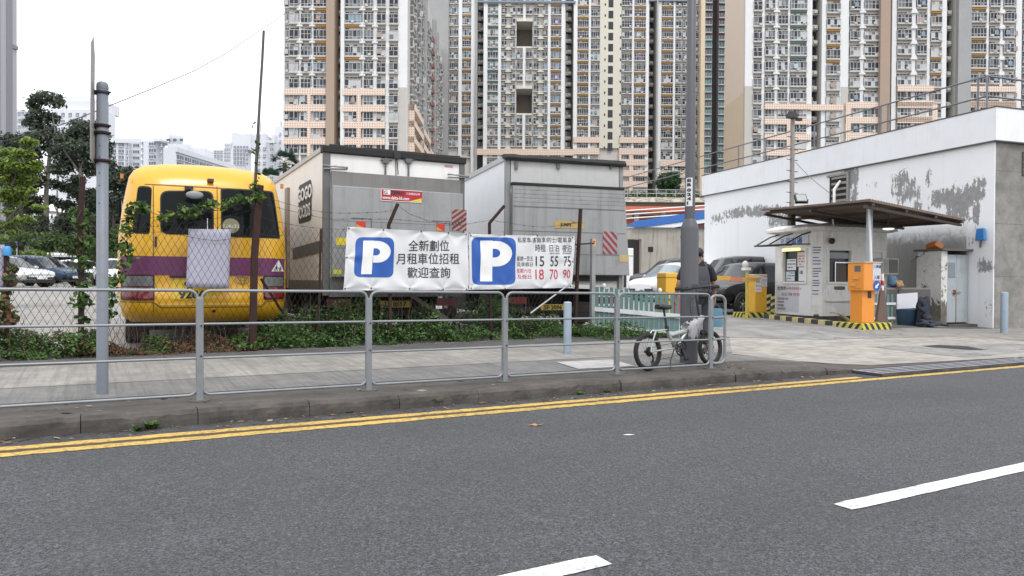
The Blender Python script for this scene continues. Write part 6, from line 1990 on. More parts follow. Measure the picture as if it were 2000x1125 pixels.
pl_ = bus_patch('number_plate', [(-0.45, zp0 - .05), (0.03, zp0 - .05), (0.03, zp1), (-0.45, zp1)], mat('plate_yellow', (0.62, 0.44, 0.03), 0.5, var=0.03), 0.014)
q = MB()
drape(text_bm('SG', 0.155, -0.215, zp1 - 0.135, 'CENTER', 0.006), 0.2, lambda x, z: (x, rear_y(x, z) - 0.018, z), q)
drape(text_bm('9284', 0.165, -0.21, zp0 - 0.03, 'CENTER', 0.006), 0.2, lambda x, z: (x, rear_y(x, z) - 0.018, z), q)
q.build('lettering', TXTBLACK, pl_)
bus_patch('plate_lamp', bp([(328, 543), (364, 543), (364, 538), (328, 538)]), BLACK, 0.03)
# emblem: ring of ovals
q = MB()
ex, ez = bx_(462), bz_(462, 547)
def oval(cx, cz, rx, rz_, w_, n=24):
    for i in range(n):
        a0, a1 = 2 * math.pi * i / n, 2 * math.pi * (i + 1) / n
        P = lambda a, k: (cx + (rx + k) * math.cos(a), rear_y(cx, cz) - 0.012, cz + (rz_ + k) * math.sin(a))
        q.quad(P(a0, 0), P(a1, 0), P(a1, w_), P(a0, w_))
oval(ex, ez, 0.085, 0.058, 0.012); oval(ex, ez + 0.02, 0.055, 0.025, 0.010); oval(ex, ez, 0.022, 0.05, 0.010)
q.build('emblem', mat('emblem_metal', (0.25, 0.20, 0.14), 0.4, 0.6), BUS)
# children warning triangle
tp = [(bx_(519), bz_(519, 530)), (bx_(549), bz_(549, 530)), (bx_(535), bz_(535, 507))]
tr = bus_patch('warning_triangle', tp, mat('triangle_white', (0.72, 0.70, 0.68), 0.5), 0.018)
def fig(cx, cz, h, par, lean_=0.02):
    q = MB()
    f = lambda x, z: (x, rear_y(x, z) - 0.024, z)
    for poly in ([(cx - h * .1, cz + h * .35), (cx + h * .1, cz + h * .35), (cx + h * .12, cz + h * .72), (cx - h * .08, cz + h * .72)],
                 [(cx - h * .08, cz + h * .36), (cx - h * .3, cz), (cx - h * .18, cz), (cx + h * .02, cz + h * .36)], [(cx, cz + h * .36), (cx + h * .2, cz), (cx + h * .3, cz), (cx + h * .1, cz + h * .36)],
                 [(cx + h * .08, cz + h * .7), (cx + h * .36, cz + h * .45), (cx + h * .32, cz + h * .39), (cx + h * .06, cz + h * .58)], [(cx - h * .06, cz + h * .7), (cx - h * .3, cz + h * .5), (cx - h * .26, cz + h * .42), (cx - h * .06, cz + h * .58)],
                 [(cx + h * .02 + h * .11 * math.cos(a), cz + h * .85 + h * .11 * math.sin(a)) for a in [k * math.pi / 5 for k in range(10)]]):
        drape(poly_mesh([poly]), 0.2, f, q)
    q.build('pictogram', TXTBLACK, par)
tx, tz = bx_(534), bz_(534, 529)
fig(tx - 0.03, tz, 0.088, tr); fig(tx + 0.035, tz, 0.078, tr)
# round sticker with numbers in the right window
cx, cz = bx_(440), bz_(440, 441)
rs = bus_patch('window_sticker', [(cx + 0.115 * math.cos(a), cz + 0.115 * math.sin(a)) for a in [k * math.pi / 12 for k in range(24)]], mat('sticker_olive', (0.20, 0.19, 0.12), 0.6), 0.016)
q = MB(); drape(text_bm('124633', 0.075, cx, cz - 0.03, 'CENTER', 0.003), 0.2, lambda x, z: (x, rear_y(x, z) - 0.02, z), q); q.build('lettering', mat('sticker_pale', (0.45, 0.44, 0.36), 0.6), rs)
# fittings on the roof edge and door
q = MB(); x, z = bx_(403), bz_(403, 351); q.box((x, rear_y(x, z) - 0.03, z), (0.085, 0.09, 0.06)); q.build('roof_marker', mat('marker_brown', (0.08, 0.03, 0.015), 0.5), BUS, bev=0.01)
x, z = bx_(363), bz_(363, 367)
q = MB(); q.box((x, rear_y(x, z) - 0.03, z), (0.11, 0.07, 0.06)); q.tube([(x, rear_y(x, z) - 0.05, z), (x + 0.03, rear_y(x, z) - 0.18, z - 0.03), (x + 0.06, rear_y(x, z) - 0.2, z - 0.09)], 0.012, 6); mo = q.build('mirror_arm', BLACK, BUS)
q = MB(); q.ell((bx_(372), rear_y(x, z) - 0.2, bz_(372, 382)), (0.115, 0.03, 0.062)); q.build('rear_mirror', mat('mirror_back', (0.22, 0.22, 0.23), 0.4), mo)
q = MB(); xw, zw = bx_(396), bz_(396, 455); q.tube([(xw, rear_y(xw, zw) - 0.03, zw), (xw, rear_y(xw, zw + .2) - 0.03, zw + 0.22)], 0.008, 5); q.build('wiper', CHROME, BUS)
for sx in (-1, 1):
    q = MB(); q.box((sx * 1.075, 0.45, 2.6), (0.04, 0.06, 0.07)); q.build('side_marker', mat('marker_orange', (0.5, 0.18, 0.03), 0.4), BUS)
    wheel('wheel', BUS, (sx * 0.92, 1.75, 0.36), 0.37, 0.24, sx)
    wheel('wheel', BUS, (sx * 0.95, 5.6, 0.36), 0.37, 0.22, sx)
    q = MB(); q.bx(sx * 0.72, sx * 1.0, 1.2, 1.22, 0.08, 0.45); q.build('mud_flap', BLACK, BUS)
    for k in range(5):
        q = MB(); q.bx(sx * 1.085, sx * 1.12, 1.0 + 1.05 * k, 1.95 + 1.05 * k, 1.72, 2.3); q.build('side_window', BGLASS, BUS)
q = MB(); q.bx(-0.8, 0.8, 0.5, 6.4, 0.28, 0.42); q.build('underbody', mat('chassis_black', (0.02, 0.02, 0.02), 0.9), BUS)
q = MB(); q.tube([(0.55, 0.15, 0.35), (0.55, 1.0, 0.35)], 0.035, 8); q.build('exhaust', mat('exhaust_metal', (0.12, 0.11, 0.10), 0.7, 0.5), BUS)

# ------------------------------------------------------------------ the two box trucks
ALU = mat('tail_lift_aluminium', (0.30, 0.305, 0.305), 0.55, 0.35, var=0.10, scale=1.5, dirt=0.45, dcol=(0.15, 0.145, 0.14), dscale=2.0, streak=0.55)
ALU2 = mat('grimy_aluminium', (0.20, 0.195, 0.185), 0.6, 0.25, var=0.12, scale=2, dirt=0.5, dcol=(0.11, 0.10, 0.09), dscale=1.6, streak=0.4)
BOXW = mat('box_body_white', (0.76, 0.75, 0.73), 0.55, var=0.04, scale=1.5, dirt=0.15, dcol=(0.4, 0.37, 0.32), dscale=1.2, streak=0.2)
BOXC = mat('box_body_clean', (0.72, 0.73, 0.74), 0.5, var=0.03, dirt=0.08)
FRMD = mat('truck_frame_grey', (0.13, 0.13, 0.13), 0.6, 0.2, var=0.15, dirt=0.3)
ROOFD = mat('roof_seal_black', (0.018, 0.017, 0.016), 0.8, var=0.4)
CHAS = mat('chassis_dark', (0.022, 0.02, 0.019), 0.85, var=0.3)
REDP = mat('reflector_red', (0.48, 0.04, 0.025), 0.4)
YELP = mat('sticker_yellow', (0.65, 0.50, 0.04), 0.5, var=0.15, scale=20)
class Truck:
    def __init__(s, label, px, Z, vp, name='box_truck'):
        s.o = dpt(px, 548, Z); s.o.z = 0
        s.ey = (F0 + R0 * ((vp - 1000) / FPX)).normalized()
        s.ex = Vector((s.ey.y, -s.ey.x, 0))
        s.rz = math.atan2(s.ex.y, s.ex.x)
        g = Vector((s.o.x, s.o.y, LOT))
        s.t = thing(name, label, 'truck', g, s.rz)
    def uv(s, px, py, y=0.0):
        """local (x, z) where the sight line meets the rear plane (y metres in front of it)"""
        r = ray(px, py); o = s.o + s.ey * y
        # CP + r t = o + ex u
        det = r.x * (-s.ex.y) + r.y * s.ex.x
        t = (o.x * (-s.ex.y) + o.y * s.ex.x) / det
        P = CP + r * t
        return (P - o).dot(s.ex), P.z - LOT
    def sv(s, px, py):
        """local (y, z) on the left flank"""
        r = ray(px, py); o = s.o
        det = r.x * (-s.ey.y) + r.y * s.ey.x
        t = (o.x * (-s.ey.y) + o.y * s.ey.x) / det
        P = CP + r * t
        return (P - o).dot(s.ey), P.z - LOT
    def rect(s, name, px0, py0, px1, py1, m, off, par=None, thick=0.004):
        (x0, z1), (x1, z0) = s.uv(px0, py0), s.uv(px1, py1)
        q = MB(); q.bx(x0, x1, -off, -off + thick, z0, z1)
        return q.build(name, m, par or s.t), x0, x1, z0, z1
def rear_gear(T, W, plate, px_plate, py_plate):
    t = T.t
    for x in (0.45, W - 0.45):
        q = MB(); q.bx(x - 0.06, x + 0.06, 0.3, 6.8, 0.62, 0.9); q.build('chassis_rail', CHAS, t)
    q = MB(); q.bx(0.1, W - 0.1, 0.12, 0.22, 0.42, 0.54); q.build('rear_bar', CHAS, t, bev=0.01)
    for x in (0.3, W - 0.3):
        wheel('wheel', t, (x, 1.9, 0.42), 0.42, 0.42, -1 if x < 1 else 1, mat('truck_rim', (0.25, 0.24, 0.23), 0.6, 0.4), 6)
        wheel('wheel', t, (x, 6.0, 0.42), 0.42, 0.24, -1 if x < 1 else 1, MATS['truck_rim'], 6)
        q = MB(); q.bx(x - 0.25, x + 0.25, 1.28, 1.30, 0.15, 0.75); q.build('mud_flap', BLACK, t)
        q = MB(); q.bx(x - 0.2, x + 0.2, 0.08, 0.12, 0.60, 0.74); q.build('tail_lamp', mat('dim_red_lamp', (0.14, 0.012, 0.012), 0.3), t)
    (x0, z0) = T.uv(px_plate, py_plate, 0.1)
    q = MB(); q.bx(x0 - 0.27, x0 + 0.27, 0.09, 0.11, z0 - 0.06, z0 + 0.06); po = q.build('number_plate', mat('plate_dull_yellow', (0.42, 0.30, 0.03), 0.6), t)
    q = MB(); text_mb(plate, 0.12, q, board_M(x0, 0.086, z0 - 0.042), 0, 'CENTER', 0.004); q.build('lettering', TXTBLACK, po)
    for x0_, x1_, y0_, y1_, z0_, z1_ in ((0.7, W - 0.7, 1.5, 2.3, 0.28, 0.8), (0.55, W - 0.55, 2.6, 3.6, 0.32, 0.9), (0.05, 0.6, 3.2, 4.6, 0.35, 0.9), (W - 0.6, W - 0.05, 3.0, 4.4, 0.35, 0.9), (0.4, W - 0.4, 5.2, 6.6, 0.3, 0.95)):  # boxes added to darken the gap underneath and hide bright ground beyond
        q = MB(); q.bx(x0_, x1_, y0_, y1_, z0_, z1_); q.build('underside_blocker', CHAS, t, bev=0.03)
    # a cab far ahead
    q = MB(); q.prism([(6.9, 0.5), (8.6, 0.5), (8.65, 1.4), (8.3, 2.3), (6.9, 2.35)], 0.1, W - 0.1, 0, Matrix(((0, 0, 1, 0), (1, 0, 0, 0), (0, 1, 0, 0), (0, 0, 0, 1)))); q.build('cab', BOXW, t, bev=0.05, recalc=True)
# first truck
T1 = Truck('grimy white box truck with a red sign on its tail lift, beside the minibus', 630, 12.25, 267)
W1 = T1.uv(906, 500)[0]
t = T1.t
ztop = T1.uv(630, 286)[1]; zbot = T1.uv(630, 566)[1]
zd = T1.uv(760, 330)[1]
def lv(py, px=632): return T1.uv(px, py)[1]
q = MB(); q.bx(0.02, W1 - 0.02, 0.05, 6.6, zbot, ztop - 0.03); q.build('box_body', BOXW, t)
q = MB(); q.bx(-0.01, 0.06, 0.0, 6.6, ztop - 0.06, ztop + 0.015); q.bx(W1 - 0.06, W1 + 0.01, 0, 6.6, ztop - 0.06, ztop + 0.015); q.build('roof_rail', mat('alu_rail', (0.42, 0.42, 0.42), 0.5, 0.5), t)
for x0, x1 in ((0, 0.12), (W1 - 0.10, W1)):
    q = MB(); q.bx(x0, x1, -0.03, 0.05, zbot - 0.1, ztop); q.build('corner_post', FRMD, t, bev=0.01)
q = MB(); q.bx(-0.02, W1 + 0.02, -0.06, 0.12, ztop - 0.10, ztop + 0.02); q.build('roof_edge', ROOFD, t, bev=0.015)
q = MB(); rnd = random.Random(2); pts = [(0.1 + i * (W1 - 0.2) / 14, -0.03, ztop + 0.02 + rnd.uniform(-0.006, 0.012)) for i in range(15)]; q.tube(pts, 0.018, 6); q.build('roof_cable', ROOFD, t)
zw0, zw1 = lv(331), lv(302)
xm = T1.uv(773, 320)[0]
for x0, x1 in ((0.125, xm - 0.012), (xm + 0.012, W1 - 0.105)):
    q = MB(); q.bx(x0, x1, -0.005, 0.05, zbot, zw1 + 0.03); q.build('rear_door', BOXW, t)
zb0 = lv(364)
q = MB(); q.bx(0.13, W1 - 0.10, -0.06, -0.02, zb0, zw0 - 0.02); q.build('cover_board', ALU2, t, bev=0.006)
zp0 = lv(541)
q = MB(); q.bx(0.125, W1 - 0.09, -0.16, -0.07, zp0, zb0 + 0.01); tl = q.build('tail_lift', ALU, t, bev=0.012)
for k in (0.32, 0.62):
    zz = zp0 + (zb0 - zp0) * k
    q = MB(); q.bx(0.13, W1 - 0.095, -0.163, -0.158, zz, zz + 0.006); q.build('panel_seam', FRMD, tl)
q = MB(); q.bx(0.1, W1 - 0.08, -0.10, 0.0, zbot - 0.12, zp0 - 0.005); q.build('sill_beam', FRMD, t)
for px in (752, 797):
    x_, z_ = T1.uv(px, 315)
    q = MB(); q.tube([(x_, -0.03, zb0), (x_, -0.03, zw1 + 0.05)], 0.017, 8); q.box((x_, -0.035, z_), (0.11, 0.05, 0.08)); q.tube([(x_ - 0.09, -0.04, z_ + .01), (x_ + 0.12, -0.04, z_ + 0.03)], 0.014, 6); q.build('door_latch', FRMD, t)
q = MB(); q.box((xm, -0.05, ztop - 0.06), (0.12, 0.08, 0.10)); q.tube([(xm, -0.06, ztop - 0.1), (xm + 0.03, -0.05, zw0)], 0.01, 6); q.build('top_lock', BLACK, t, bev=0.02)
for px, py in ((653, 326), (892, 343)):
    x_, z_ = T1.uv(px, py)
    q = MB(); q.tube([(x_ - 0.19, -0.05, z_), (x_ - 0.2, -0.1, z_), (x_ + 0.2, -0.1, z_ - 0.01), (x_ + 0.2, -0.05, z_ - 0.03), (x_ - 0.19, -0.05, z_ - 0.05)], 0.016, 6); q.build('grab_handle', mat('handle_grey', (0.3, 0.3, 0.3), 0.4, 0.6), t)
# red maker's sign
so, x0, x1, z0, z1 = T1.rect('sign', 738, 370, 818, 398, mat('sign_crimson', (0.40, 0.012, 0.03), 0.4), 0.168)
hh = z1 - z0; ww = x1 - x0
q = MB(); yy = -0.170
q.bx(x0, x0 + 0.012, yy - .002, yy, z0, z1); q.bx(x0, x1, yy - .002, yy, z1 - 0.01, z1); q.bx(x0, x1, yy - .002, yy, z0, z0 + 0.008); q.bx(x0 + 0.05, x0 + 0.17, yy - .002, yy, z0 + hh * .52, z0 + hh * .9)
q.build('border', TXTWHITE, so)
q = MB(); q.add([(x1 - ww * .34, yy - .003, z0 + 0.01), (x1 - 0.01, yy - .003, z0 + 0.01), (x1 - 0.01, yy - .003, z0 + hh * .38)], [(0, 1, 2)]); q.build('corner_flash', YELP, so)
q = MB(); BM = board_M(x0, yy - .004, z0)
fit_text('ZEPRO', ww * .23, ww * .56, hh * .54, hh * .86, q, BM, 0, 0.03); fit_text('G', ww * .07, ww * .16, hh * .56, hh * .84, q, BM, 0, 0.02)
fit_text('www.delta-hk.com', ww * .04, ww * .68, hh * .14, hh * .42, q, BM, 1, 0.02); fit_text('三路機械設備', ww * .61, ww * .94, hh * .60, hh * .80, q, BM, 1)
q.build('lettering', [TXTBLACK, TXTWHITE], so)
# flags, stickers, chevrons
FLG = mat('flag_red', (0.50, 0.035, 0.02), 0.5); FLO = mat('flag_orange', (0.62, 0.26, 0.03), 0.5)
for px0, px1, py0, py1 in ((691, 709, 433, 446), (846, 862, 438, 452)):
    o_, a0, a1, b0, b1 = T1.rect('warning_flag', px0, py0, px1, py1, FLG, 0.168)
    q = MB(); q.add([(a0, -0.171, b0), (a1 - 0.04, -0.171, b0), (a0, -0.171, b1 - 0.05)], [(0, 1, 2)]); q.build('orange_corner', FLO, o_)
    q = MB(); q.tube([(a0 - 0.09, -0.165, b1 + .05), (a1 + 0.1, -0.165, b1 + 0.05), (a1 + 0.1, -0.165, b0)], 0.006, 5); q.build('flag_holder', FRMD, o_)
T1.rect('sticker', 652, 465, 674, 480, YELP, 0.166); T1.rect('sticker', 646, 527, 662, 536, mat('sticker_lime', (0.55, 0.52, 0.06), 0.5), 0.166)
T1.rect('sticker', 868, 322, 884, 328, mat('sticker_pink', (0.5, 0.25, 0.28), 0.5), 0.0085)
def chevron(T, name, px0, py0, px1, py1, off, ca_, cb_, n=5, slope=0.55, lab=None):
    so, x0, x1, z0, z1 = T.rect(name, px0, py0, px1, py1, ca_, off)
    hh, ww = z1 - z0, x1 - x0
    q = MB()
    bw = hh / n * 0.5
    for i in range(-n, n + 2):
        za = z0 + hh / n * i
        P = [(x0, za), (x1, za + slope * ww * 1.4), (x1, za + bw + slope * ww * 1.4), (x0, za + bw)]
        # clip to the board
        out = P
        for (axis, val, keep) in ((1, z0, 1), (1, z1, -1)):
            new = []
            for k in range(len(out)):
                a, b = out[k - 1], out[k]
                ina, inb = keep * (a[axis] - val) >= 0, keep * (b[axis] - val) >= 0
                if ina != inb:
                    f = (val - a[axis]) / (b[axis] - a[axis])
                    new.append((a[0] + f * (b[0] - a[0]), val))
                if inb: new.append(b)
            out = new
            if not out: break
        if len(out) > 2: q.add([(x, -off - 0.003, z) for x, z in out], [tuple(range(len(out)))])
    q.build('chevron', cb_, so)
    return so, x0, x1, z0, z1
so, x0, x1, z0, z1 = chevron(T1, 'chevron_board', 876, 410, 904, 452, 0.168, mat('board_pinkish', (0.36, 0.24, 0.22), 0.6), mat('board_dark_red', (0.15, 0.03, 0.035), 0.6), 4, 0.5)
q = MB(); text_mb('LEKO', 0.11, q, board_M(x0 + 0.03, -0.174, z0 + 0.06) @ Matrix.Rotation(0.5, 4, 'Z'), 0); q.build('lettering', TXTBLACK, so)
rear_gear(T1, W1, 'LE 8657', 772, 594)
# flank: painted name block, band and lamps
def flank_M(y, z): return Matrix(((0, 0, -1, -0.012), (-1, 0, 0, y), (0, 1, 0, z), (0, 0, 0, 1)))
ya, za = T1.sv(606, 355); yb, zb_ = T1.sv(582, 425)
q = MB()
yw = yb - ya
hgt = T1.sv(594, 360)[1] - T1.sv(594, 430)[1]
zc = T1.sv(594, 395)[1]
q.prism(rrect(yw * 1.05, hgt * 1.1, 0.12, 4), -0.004, 0.0, 0, Matrix(((0, 0, 1, 0.016), (1, 0, 0, (ya + yb) / 2), (0, 1, 0, zc), (0, 0, 0, 1))))
nb = q.build('name_block', TXTBLACK, t, recalc=True)
q = MB()
text_mb('GOGO', hgt * 0.48, q, flank_M(yb, zc + hgt * 0.07), 0, bold=0.012, xs=yw / (hgt * 0.48 * 2.75)); text_mb('FOODS', hgt * 0.48, q, flank_M(yb, zc - hgt * 0.42), 0, bold=0.008, xs=yw / (hgt * 0.48 * 3.2))
q.v = [(v[0] + 0.003, v[1], v[2]) for v in q.v]
q.build('lettering', BOXW, nb)
y0_, z0_ = T1.sv(632, 470); y1_, z1_ = T1.sv(570, 490)
q = MB(); q.add([(0.014, 0.06, T1.sv(629, 492)[1]), (0.014, 0.06, T1.sv(629, 468)[1]), (0.014, y1_, T1.sv(570, 485)[1] + .0), (0.014, y1_, T1.sv(570, 507)[1])], [(0, 1, 2, 3)]); q.build('grey_band', mat('band_charcoal', (0.13, 0.13, 0.135), 0.6), t)
yf, zf = T1.sv(564, 400)
q = MB(); q.bx(-0.03, 0.015, yf, yf + 0.3, zbot, T1.sv(564, 366)[1]); q.build('side_door_rail', mat('rail_tan', (0.26, 0.20, 0.15), 0.6), t)
q = MB(); q.bx(0.0, 0.018, 0.05, 6.5, zbot - 0.02, zbot + 0.16); q.build('side_skirt', ALU2, t)
q = MB(); rnd = random.Random(8)
for i in range(7):
    yy_ = rnd.uniform(0.3, 3); zz_ = rnd.uniform(zbot + 0.15, zbot + 0.55)
    q.add([(0.014, yy_, zz_), (0.014, yy_ + rnd.uniform(.1, .5), zz_ + rnd.uniform(-.05, .05)), (0.014, yy_ + rnd.uniform(.1, .4), zz_ + rnd.uniform(.03, .12))], [(0, 1, 2)])
q.build('scrape', mat('scrape_pale', (0.72, 0.72, 0.72), 0.6), t)

# second truck
T2 = Truck('cleaner white box truck with ribbed grey tail lift, beside the picket fence', 985, 14.35, 535)
W2 = T2.uv(1216, 400)[0]
t = T2.t
ztop = T2.uv(985, 304)[1]
def lw(py, px=987): return T2.uv(px, py)[1]
zbot = 1.0
q = MB(); q.bx(0.02, W2 - 0.02, 0.05, 5.6, zbot, ztop - 0.03); q.build('box_body', BOXC, t)
q = MB(); q.bx(-0.012, 0.05, 0.0, 5.6, ztop - 0.09, ztop + 0.012); q.build('roof_rail', MATS['alu_rail'], t)
for x0, x1 in ((0, 0.10), (W2 - 0.09, W2)):
    q = MB(); q.bx(x0, x1, -0.03, 0.05, zbot - 0.1, ztop - 0.02); q.build('corner_post', mat('post_grey', (0.25, 0.25, 0.25), 0.6, 0.2, dirt=0.3), t, bev=0.01)
q = MB(); rnd = random.Random(4)
prof = []
for i in range(15):
    prof.append([(-0.03 + (W2 + 0.06) * i / 14, y, ztop - 0.02 + z + rnd.uniform(-0.008, 0.012)) for y, z in ((0.1, -0.02), (-0.09, -0.07), (-0.11, -0.02), (-0.05, 0.05), (0.1, 0.06))])
q.loft(prof, 0, smooth=False); q.build('roof_seal', ROOFD, t)
zr1, zr0 = lw(313), lw(357)
q = MB(); q.bx(0.115, W2 - 0.10, -0.02, 0.05, zr0, zr1); q.build('shutter_head', mat('shutter_white', (0.46, 0.46, 0.45), 0.6, dirt=0.2, streak=0.3, dcol=(0.3, 0.29, 0.27)), t)
for px in (1007, 1089, 1192):
    x_, z_ = T2.uv(px, 322)
    q = MB(); q.bx(x_ - 0.03, x_ + 0.03, -0.06, -0.02, z_ - 0.09, z_ + 0.06); q.build('hinge', FRMD, t)
zl1 = lw(362); zl0 = T2.uv(1100, 537)[1]
xr = T2.uv(1223, 537)[0]
q = MB()
Yo = -0.16
q.add([(0.115, Yo, zl0), (xr, Yo, zl0), (W2 - 0.03, Yo, zl1), (0.115, Yo, zl1), (0.115, Yo + 0.09, zl0), (xr, Yo + 0.09, zl0), (W2 - 0.03, Yo + 0.09, zl1), (0.115, Yo + 0.09, zl1)],
      [(0, 1, 2, 3), (5, 4, 7, 6), (0, 4, 5, 1), (1, 5, 6, 2), (2, 6, 7, 3), (3, 7, 4, 0)])
tl = q.build('tail_lift', ALU, t, bev=0.012)
zz = zl1 - 0.03
q = MB()
for i in range(5): q.bx(0.12, W2 - 0.05, Yo - 0.005, Yo + 0.002, zz - 0.06 - 0.08 * i, zz - 0.08 * i)
q.build('ribs', ALU, tl, bev=0.002)
for py in (408, 454, 497):
    z_ = T2.uv(1090, py)[1]
    q = MB(); q.bx(0.12, W2 - 0.02, Yo - 0.005, Yo - 0.001, z_ - 0.006, z_ + 0.006); q.build('panel_seam', FRMD, tl)
q = MB(); q.bx(0.1, W2 - 0.05, Yo - 0.02, Yo + 0.1, zl1 + 0.003, zl1 + 0.05); q.build('lift_edge', ROOFD, t)
so, x0, x1, z0, z1 = T2.rect('sticker', 1077, 432, 1134, 448, mat('sticker_ochre', (0.42, 0.30, 0.10), 0.6, var=0.15), 0.167)
q = MB(); text_mb('JUMPS', 0.085, q, board_M(x0 + 0.13, -0.1735, z0 + 0.045), 0, bold=0.003); text_mb('2344 8661', 0.06, q, board_M(x0 + 0.36, -0.1735, z0 + 0.10), 0); q.build('lettering', TXTBLACK, so)
chevron(T2, 'chevron_board', 1171, 453, 1198, 497, 0.168, mat('chevron_grey', (0.28, 0.27, 0.265), 0.6, var=0.2), mat('chevron_red', (0.26, 0.03, 0.045), 0.6), 3, -0.75)
T2.rect('sticker', 1203, 498, 1221, 512, mat('tape_tan', (0.42, 0.33, 0.15), 0.6), 0.166)
rear_gear(T2, W2, 'SF 2096', 1080, 600)
q = MB(); q.bx(0.2, W2 - 0.15, -0.08, 0.3, zl0 - 0.12, zl0 - 0.02); q.build('lift_frame', CHAS, t)

# ------------------------------------------------------------------ parked cars
def car_paint(name, col):
    return mat(name, col, 0.3, 0.0, var=0.03, coat=0.4, spec=0.3)
CGL = mat('car_glass', (0.012, 0.015, 0.018), 0.04, var=0.3, scale=0.8, spec=0.22)
CGL2 = mat('car_glass_pale', (0.22, 0.26, 0.28), 0.08, var=0.5, scale=0.9, spec=0.8)
CLAMP = mat('head_lamp', (0.45, 0.47, 0.5), 0.08, coat=0.8, var=0.3, scale=20)
def car(label, px, Z, heading, paint, L=4.5, W=1.8, H=1.6, kind='suv', group='cars parked in the yard', glass=CGL, z=None):
    """heading: (lateral, depth) of the nose; the body is centred on the photo column"""
    g = gat(px, Z)
    h = (R0 * heading[0] + F0 * heading[1]).normalized()
    rz = math.atan2(h.y, h.x) - math.pi / 2
    t = thing('parked_car', label, 'car', g, rz, group)
    hl = L / 2
    # stations along y (front = +): (y, z_under, z_belt, z_roof, half width)
    bel = 0.60 * H if kind != 'sedan' else 0.62 * H
    if kind == 'sedan':
        st = [(-1.0, .42, .58, None, .80), (-.97, .28, .64, None, .90), (-.80, .2, .66, None, .97), (-.66, .2, .66, .68, .98), (-.36, .18, .64, .97, 1), (-.05, .18, .62, 1.0, 1), (.18, .18, .60, .93, 1), (.44, .18, .58, .60, 1), (.72, .2, .54, None, .97), (.92, .24, .47, None, .90), (1.0, .32, .40, None, .74)]
    else:
        st = [(-1.0, .42, .62, .64, .84), (-.985, .28, .64, .82, .92), (-.93, .2, .64, .93, .96), (-.75, .18, .63, .985, .99), (-.4, .18, .62, 1.0, 1), (0, .18, .61, .99, 1), (.22, .18, .60, .93, 1), (.52, .18, .585, .605, 1), (.75, .2, .55, None, .97), (.93, .24, .48, None, .90), (1.0, .32, .40, None, .74)]
    rings = []
    for (y, zu, zb, zr, k) in st:
        zu, zb = zu * H + 0.02, zb * H
        hw = W / 2 * k
        top = zr * H if zr else zb + 0.035
        rw = hw * (0.97 if not zr else 0.97 - 0.21 * (top - zb) / (0.4 * H))
        half = [(hw * 0.86, zu), (hw * 0.97, zu + 0.10), (hw, (zu + zb) / 2), (hw * 0.985, zb - 0.02), (hw * 0.955, zb), (rw, zb + (top - zb) * 0.82), (rw * 0.88, top - 0.01 * (1 if zr else 0)), (0.0, top + (0.035 if zr else 0.03))]
        ring = [(x, y * hl, z) for x, z in half] + [(-x, y * hl, z) for x, z in half[-2::-1]]
        rings.append(ring)
    q = MB()
    n = len(rings[0])
    vs = [p for r in rings for p in r]
    for i in range(len(rings) - 1):
        zr0, zr1 = st[i][3], st[i + 1][3]
        for k in range(n):
            k2 = (k + 1) % n
            m_ = 0
            side = k in (4, n - 6)
            roofp = k in (5, 6, n - 7, n - 8)
            if zr0 and zr1:
                if side and min(zr0, zr1) > 0.62: m_ = 1
                if roofp or side:
                    if abs(zr0 - zr1) > 0.25 and (roofp or side): m_ = 1      # screens
                    if kind != 'sedan' and i in (0, 1) and roofp: m_ = 1
            q.add([vs[i * n + k], vs[i * n + k2], vs[(i + 1) * n + k2], vs[(i + 1) * n + k]], [(0, 1, 2, 3)], m_, True)
    q.add(rings[0], [tuple(range(n))], 0); q.add(rings[-1], [tuple(range(n - 1, -1, -1))], 0)
    body = q.build('body', [paint, glass], t, weld=True, recalc=True)
    TR = mat('car_trim', (0.015, 0.015, 0.016), 0.5)
    # pillars and beltline trim
    q = MB()
    for sx in (-1, 1):
        for yy in ((-0.42, -0.40), (0.02, 0.0)) if kind != 'sedan' else ((-0.12, -0.1),):
            zb = 0.615 * H
            q.tube([(sx * W / 2 * 0.955, yy[0] * hl, zb), (sx * W / 2 * 0.80, yy[1] * hl, 0.965 * H)], 0.035, 4, smooth=False)
        q.tube([(sx * W / 2 * 0.96, -.72 * hl, .635 * H), (sx * W / 2 * 0.965, .45 * hl, .592 * H)], 0.014, 5)
    q.build('pillar', TR, t)
    q = MB(); q.bx(-W * 0.36, W * 0.36, hl * 0.955, hl * 0.985, 0.27 * H, 0.38 * H); q.build('grille', TR, t)
    q = MB(); q.bx(-W * 0.40, W * 0.40, hl * 0.93, hl * 0.975, 0.15 * H, 0.22 * H); q.build('lower_intake', TR, t)
    for sx in (-1, 1):
        q = MB(); q.loft([[(sx * (W * .24), hl * .965, .41 * H), (sx * (W * .24), hl * .965, .45 * H), (sx * W * .24, hl * .9, .46 * H)], [(sx * (W * .42), hl * .87, .42 * H), (sx * (W * .43), hl * .86, .49 * H), (sx * W * .42, hl * .82, .49 * H)], [(sx * (W * .455), hl * .78, .45 * H), (sx * (W * .46), hl * .76, .5 * H), (sx * W * .45, hl * .74, .5 * H)]], 0)
        q.build('headlight', CLAMP, t, recalc=True)
        q = MB(); q.bx(sx * W * .36, sx * W * .47, -hl * .99, -hl * .9, .44 * H, .56 * H); q.build('tail_lamp', LRD, t, bev=0.02)
        q = MB(); q.ell((sx * (W / 2 + 0.09), hl * .36, .64 * H), (0.11, 0.06, 0.075), 10, 6); q.build('wing_mirror', paint, t)
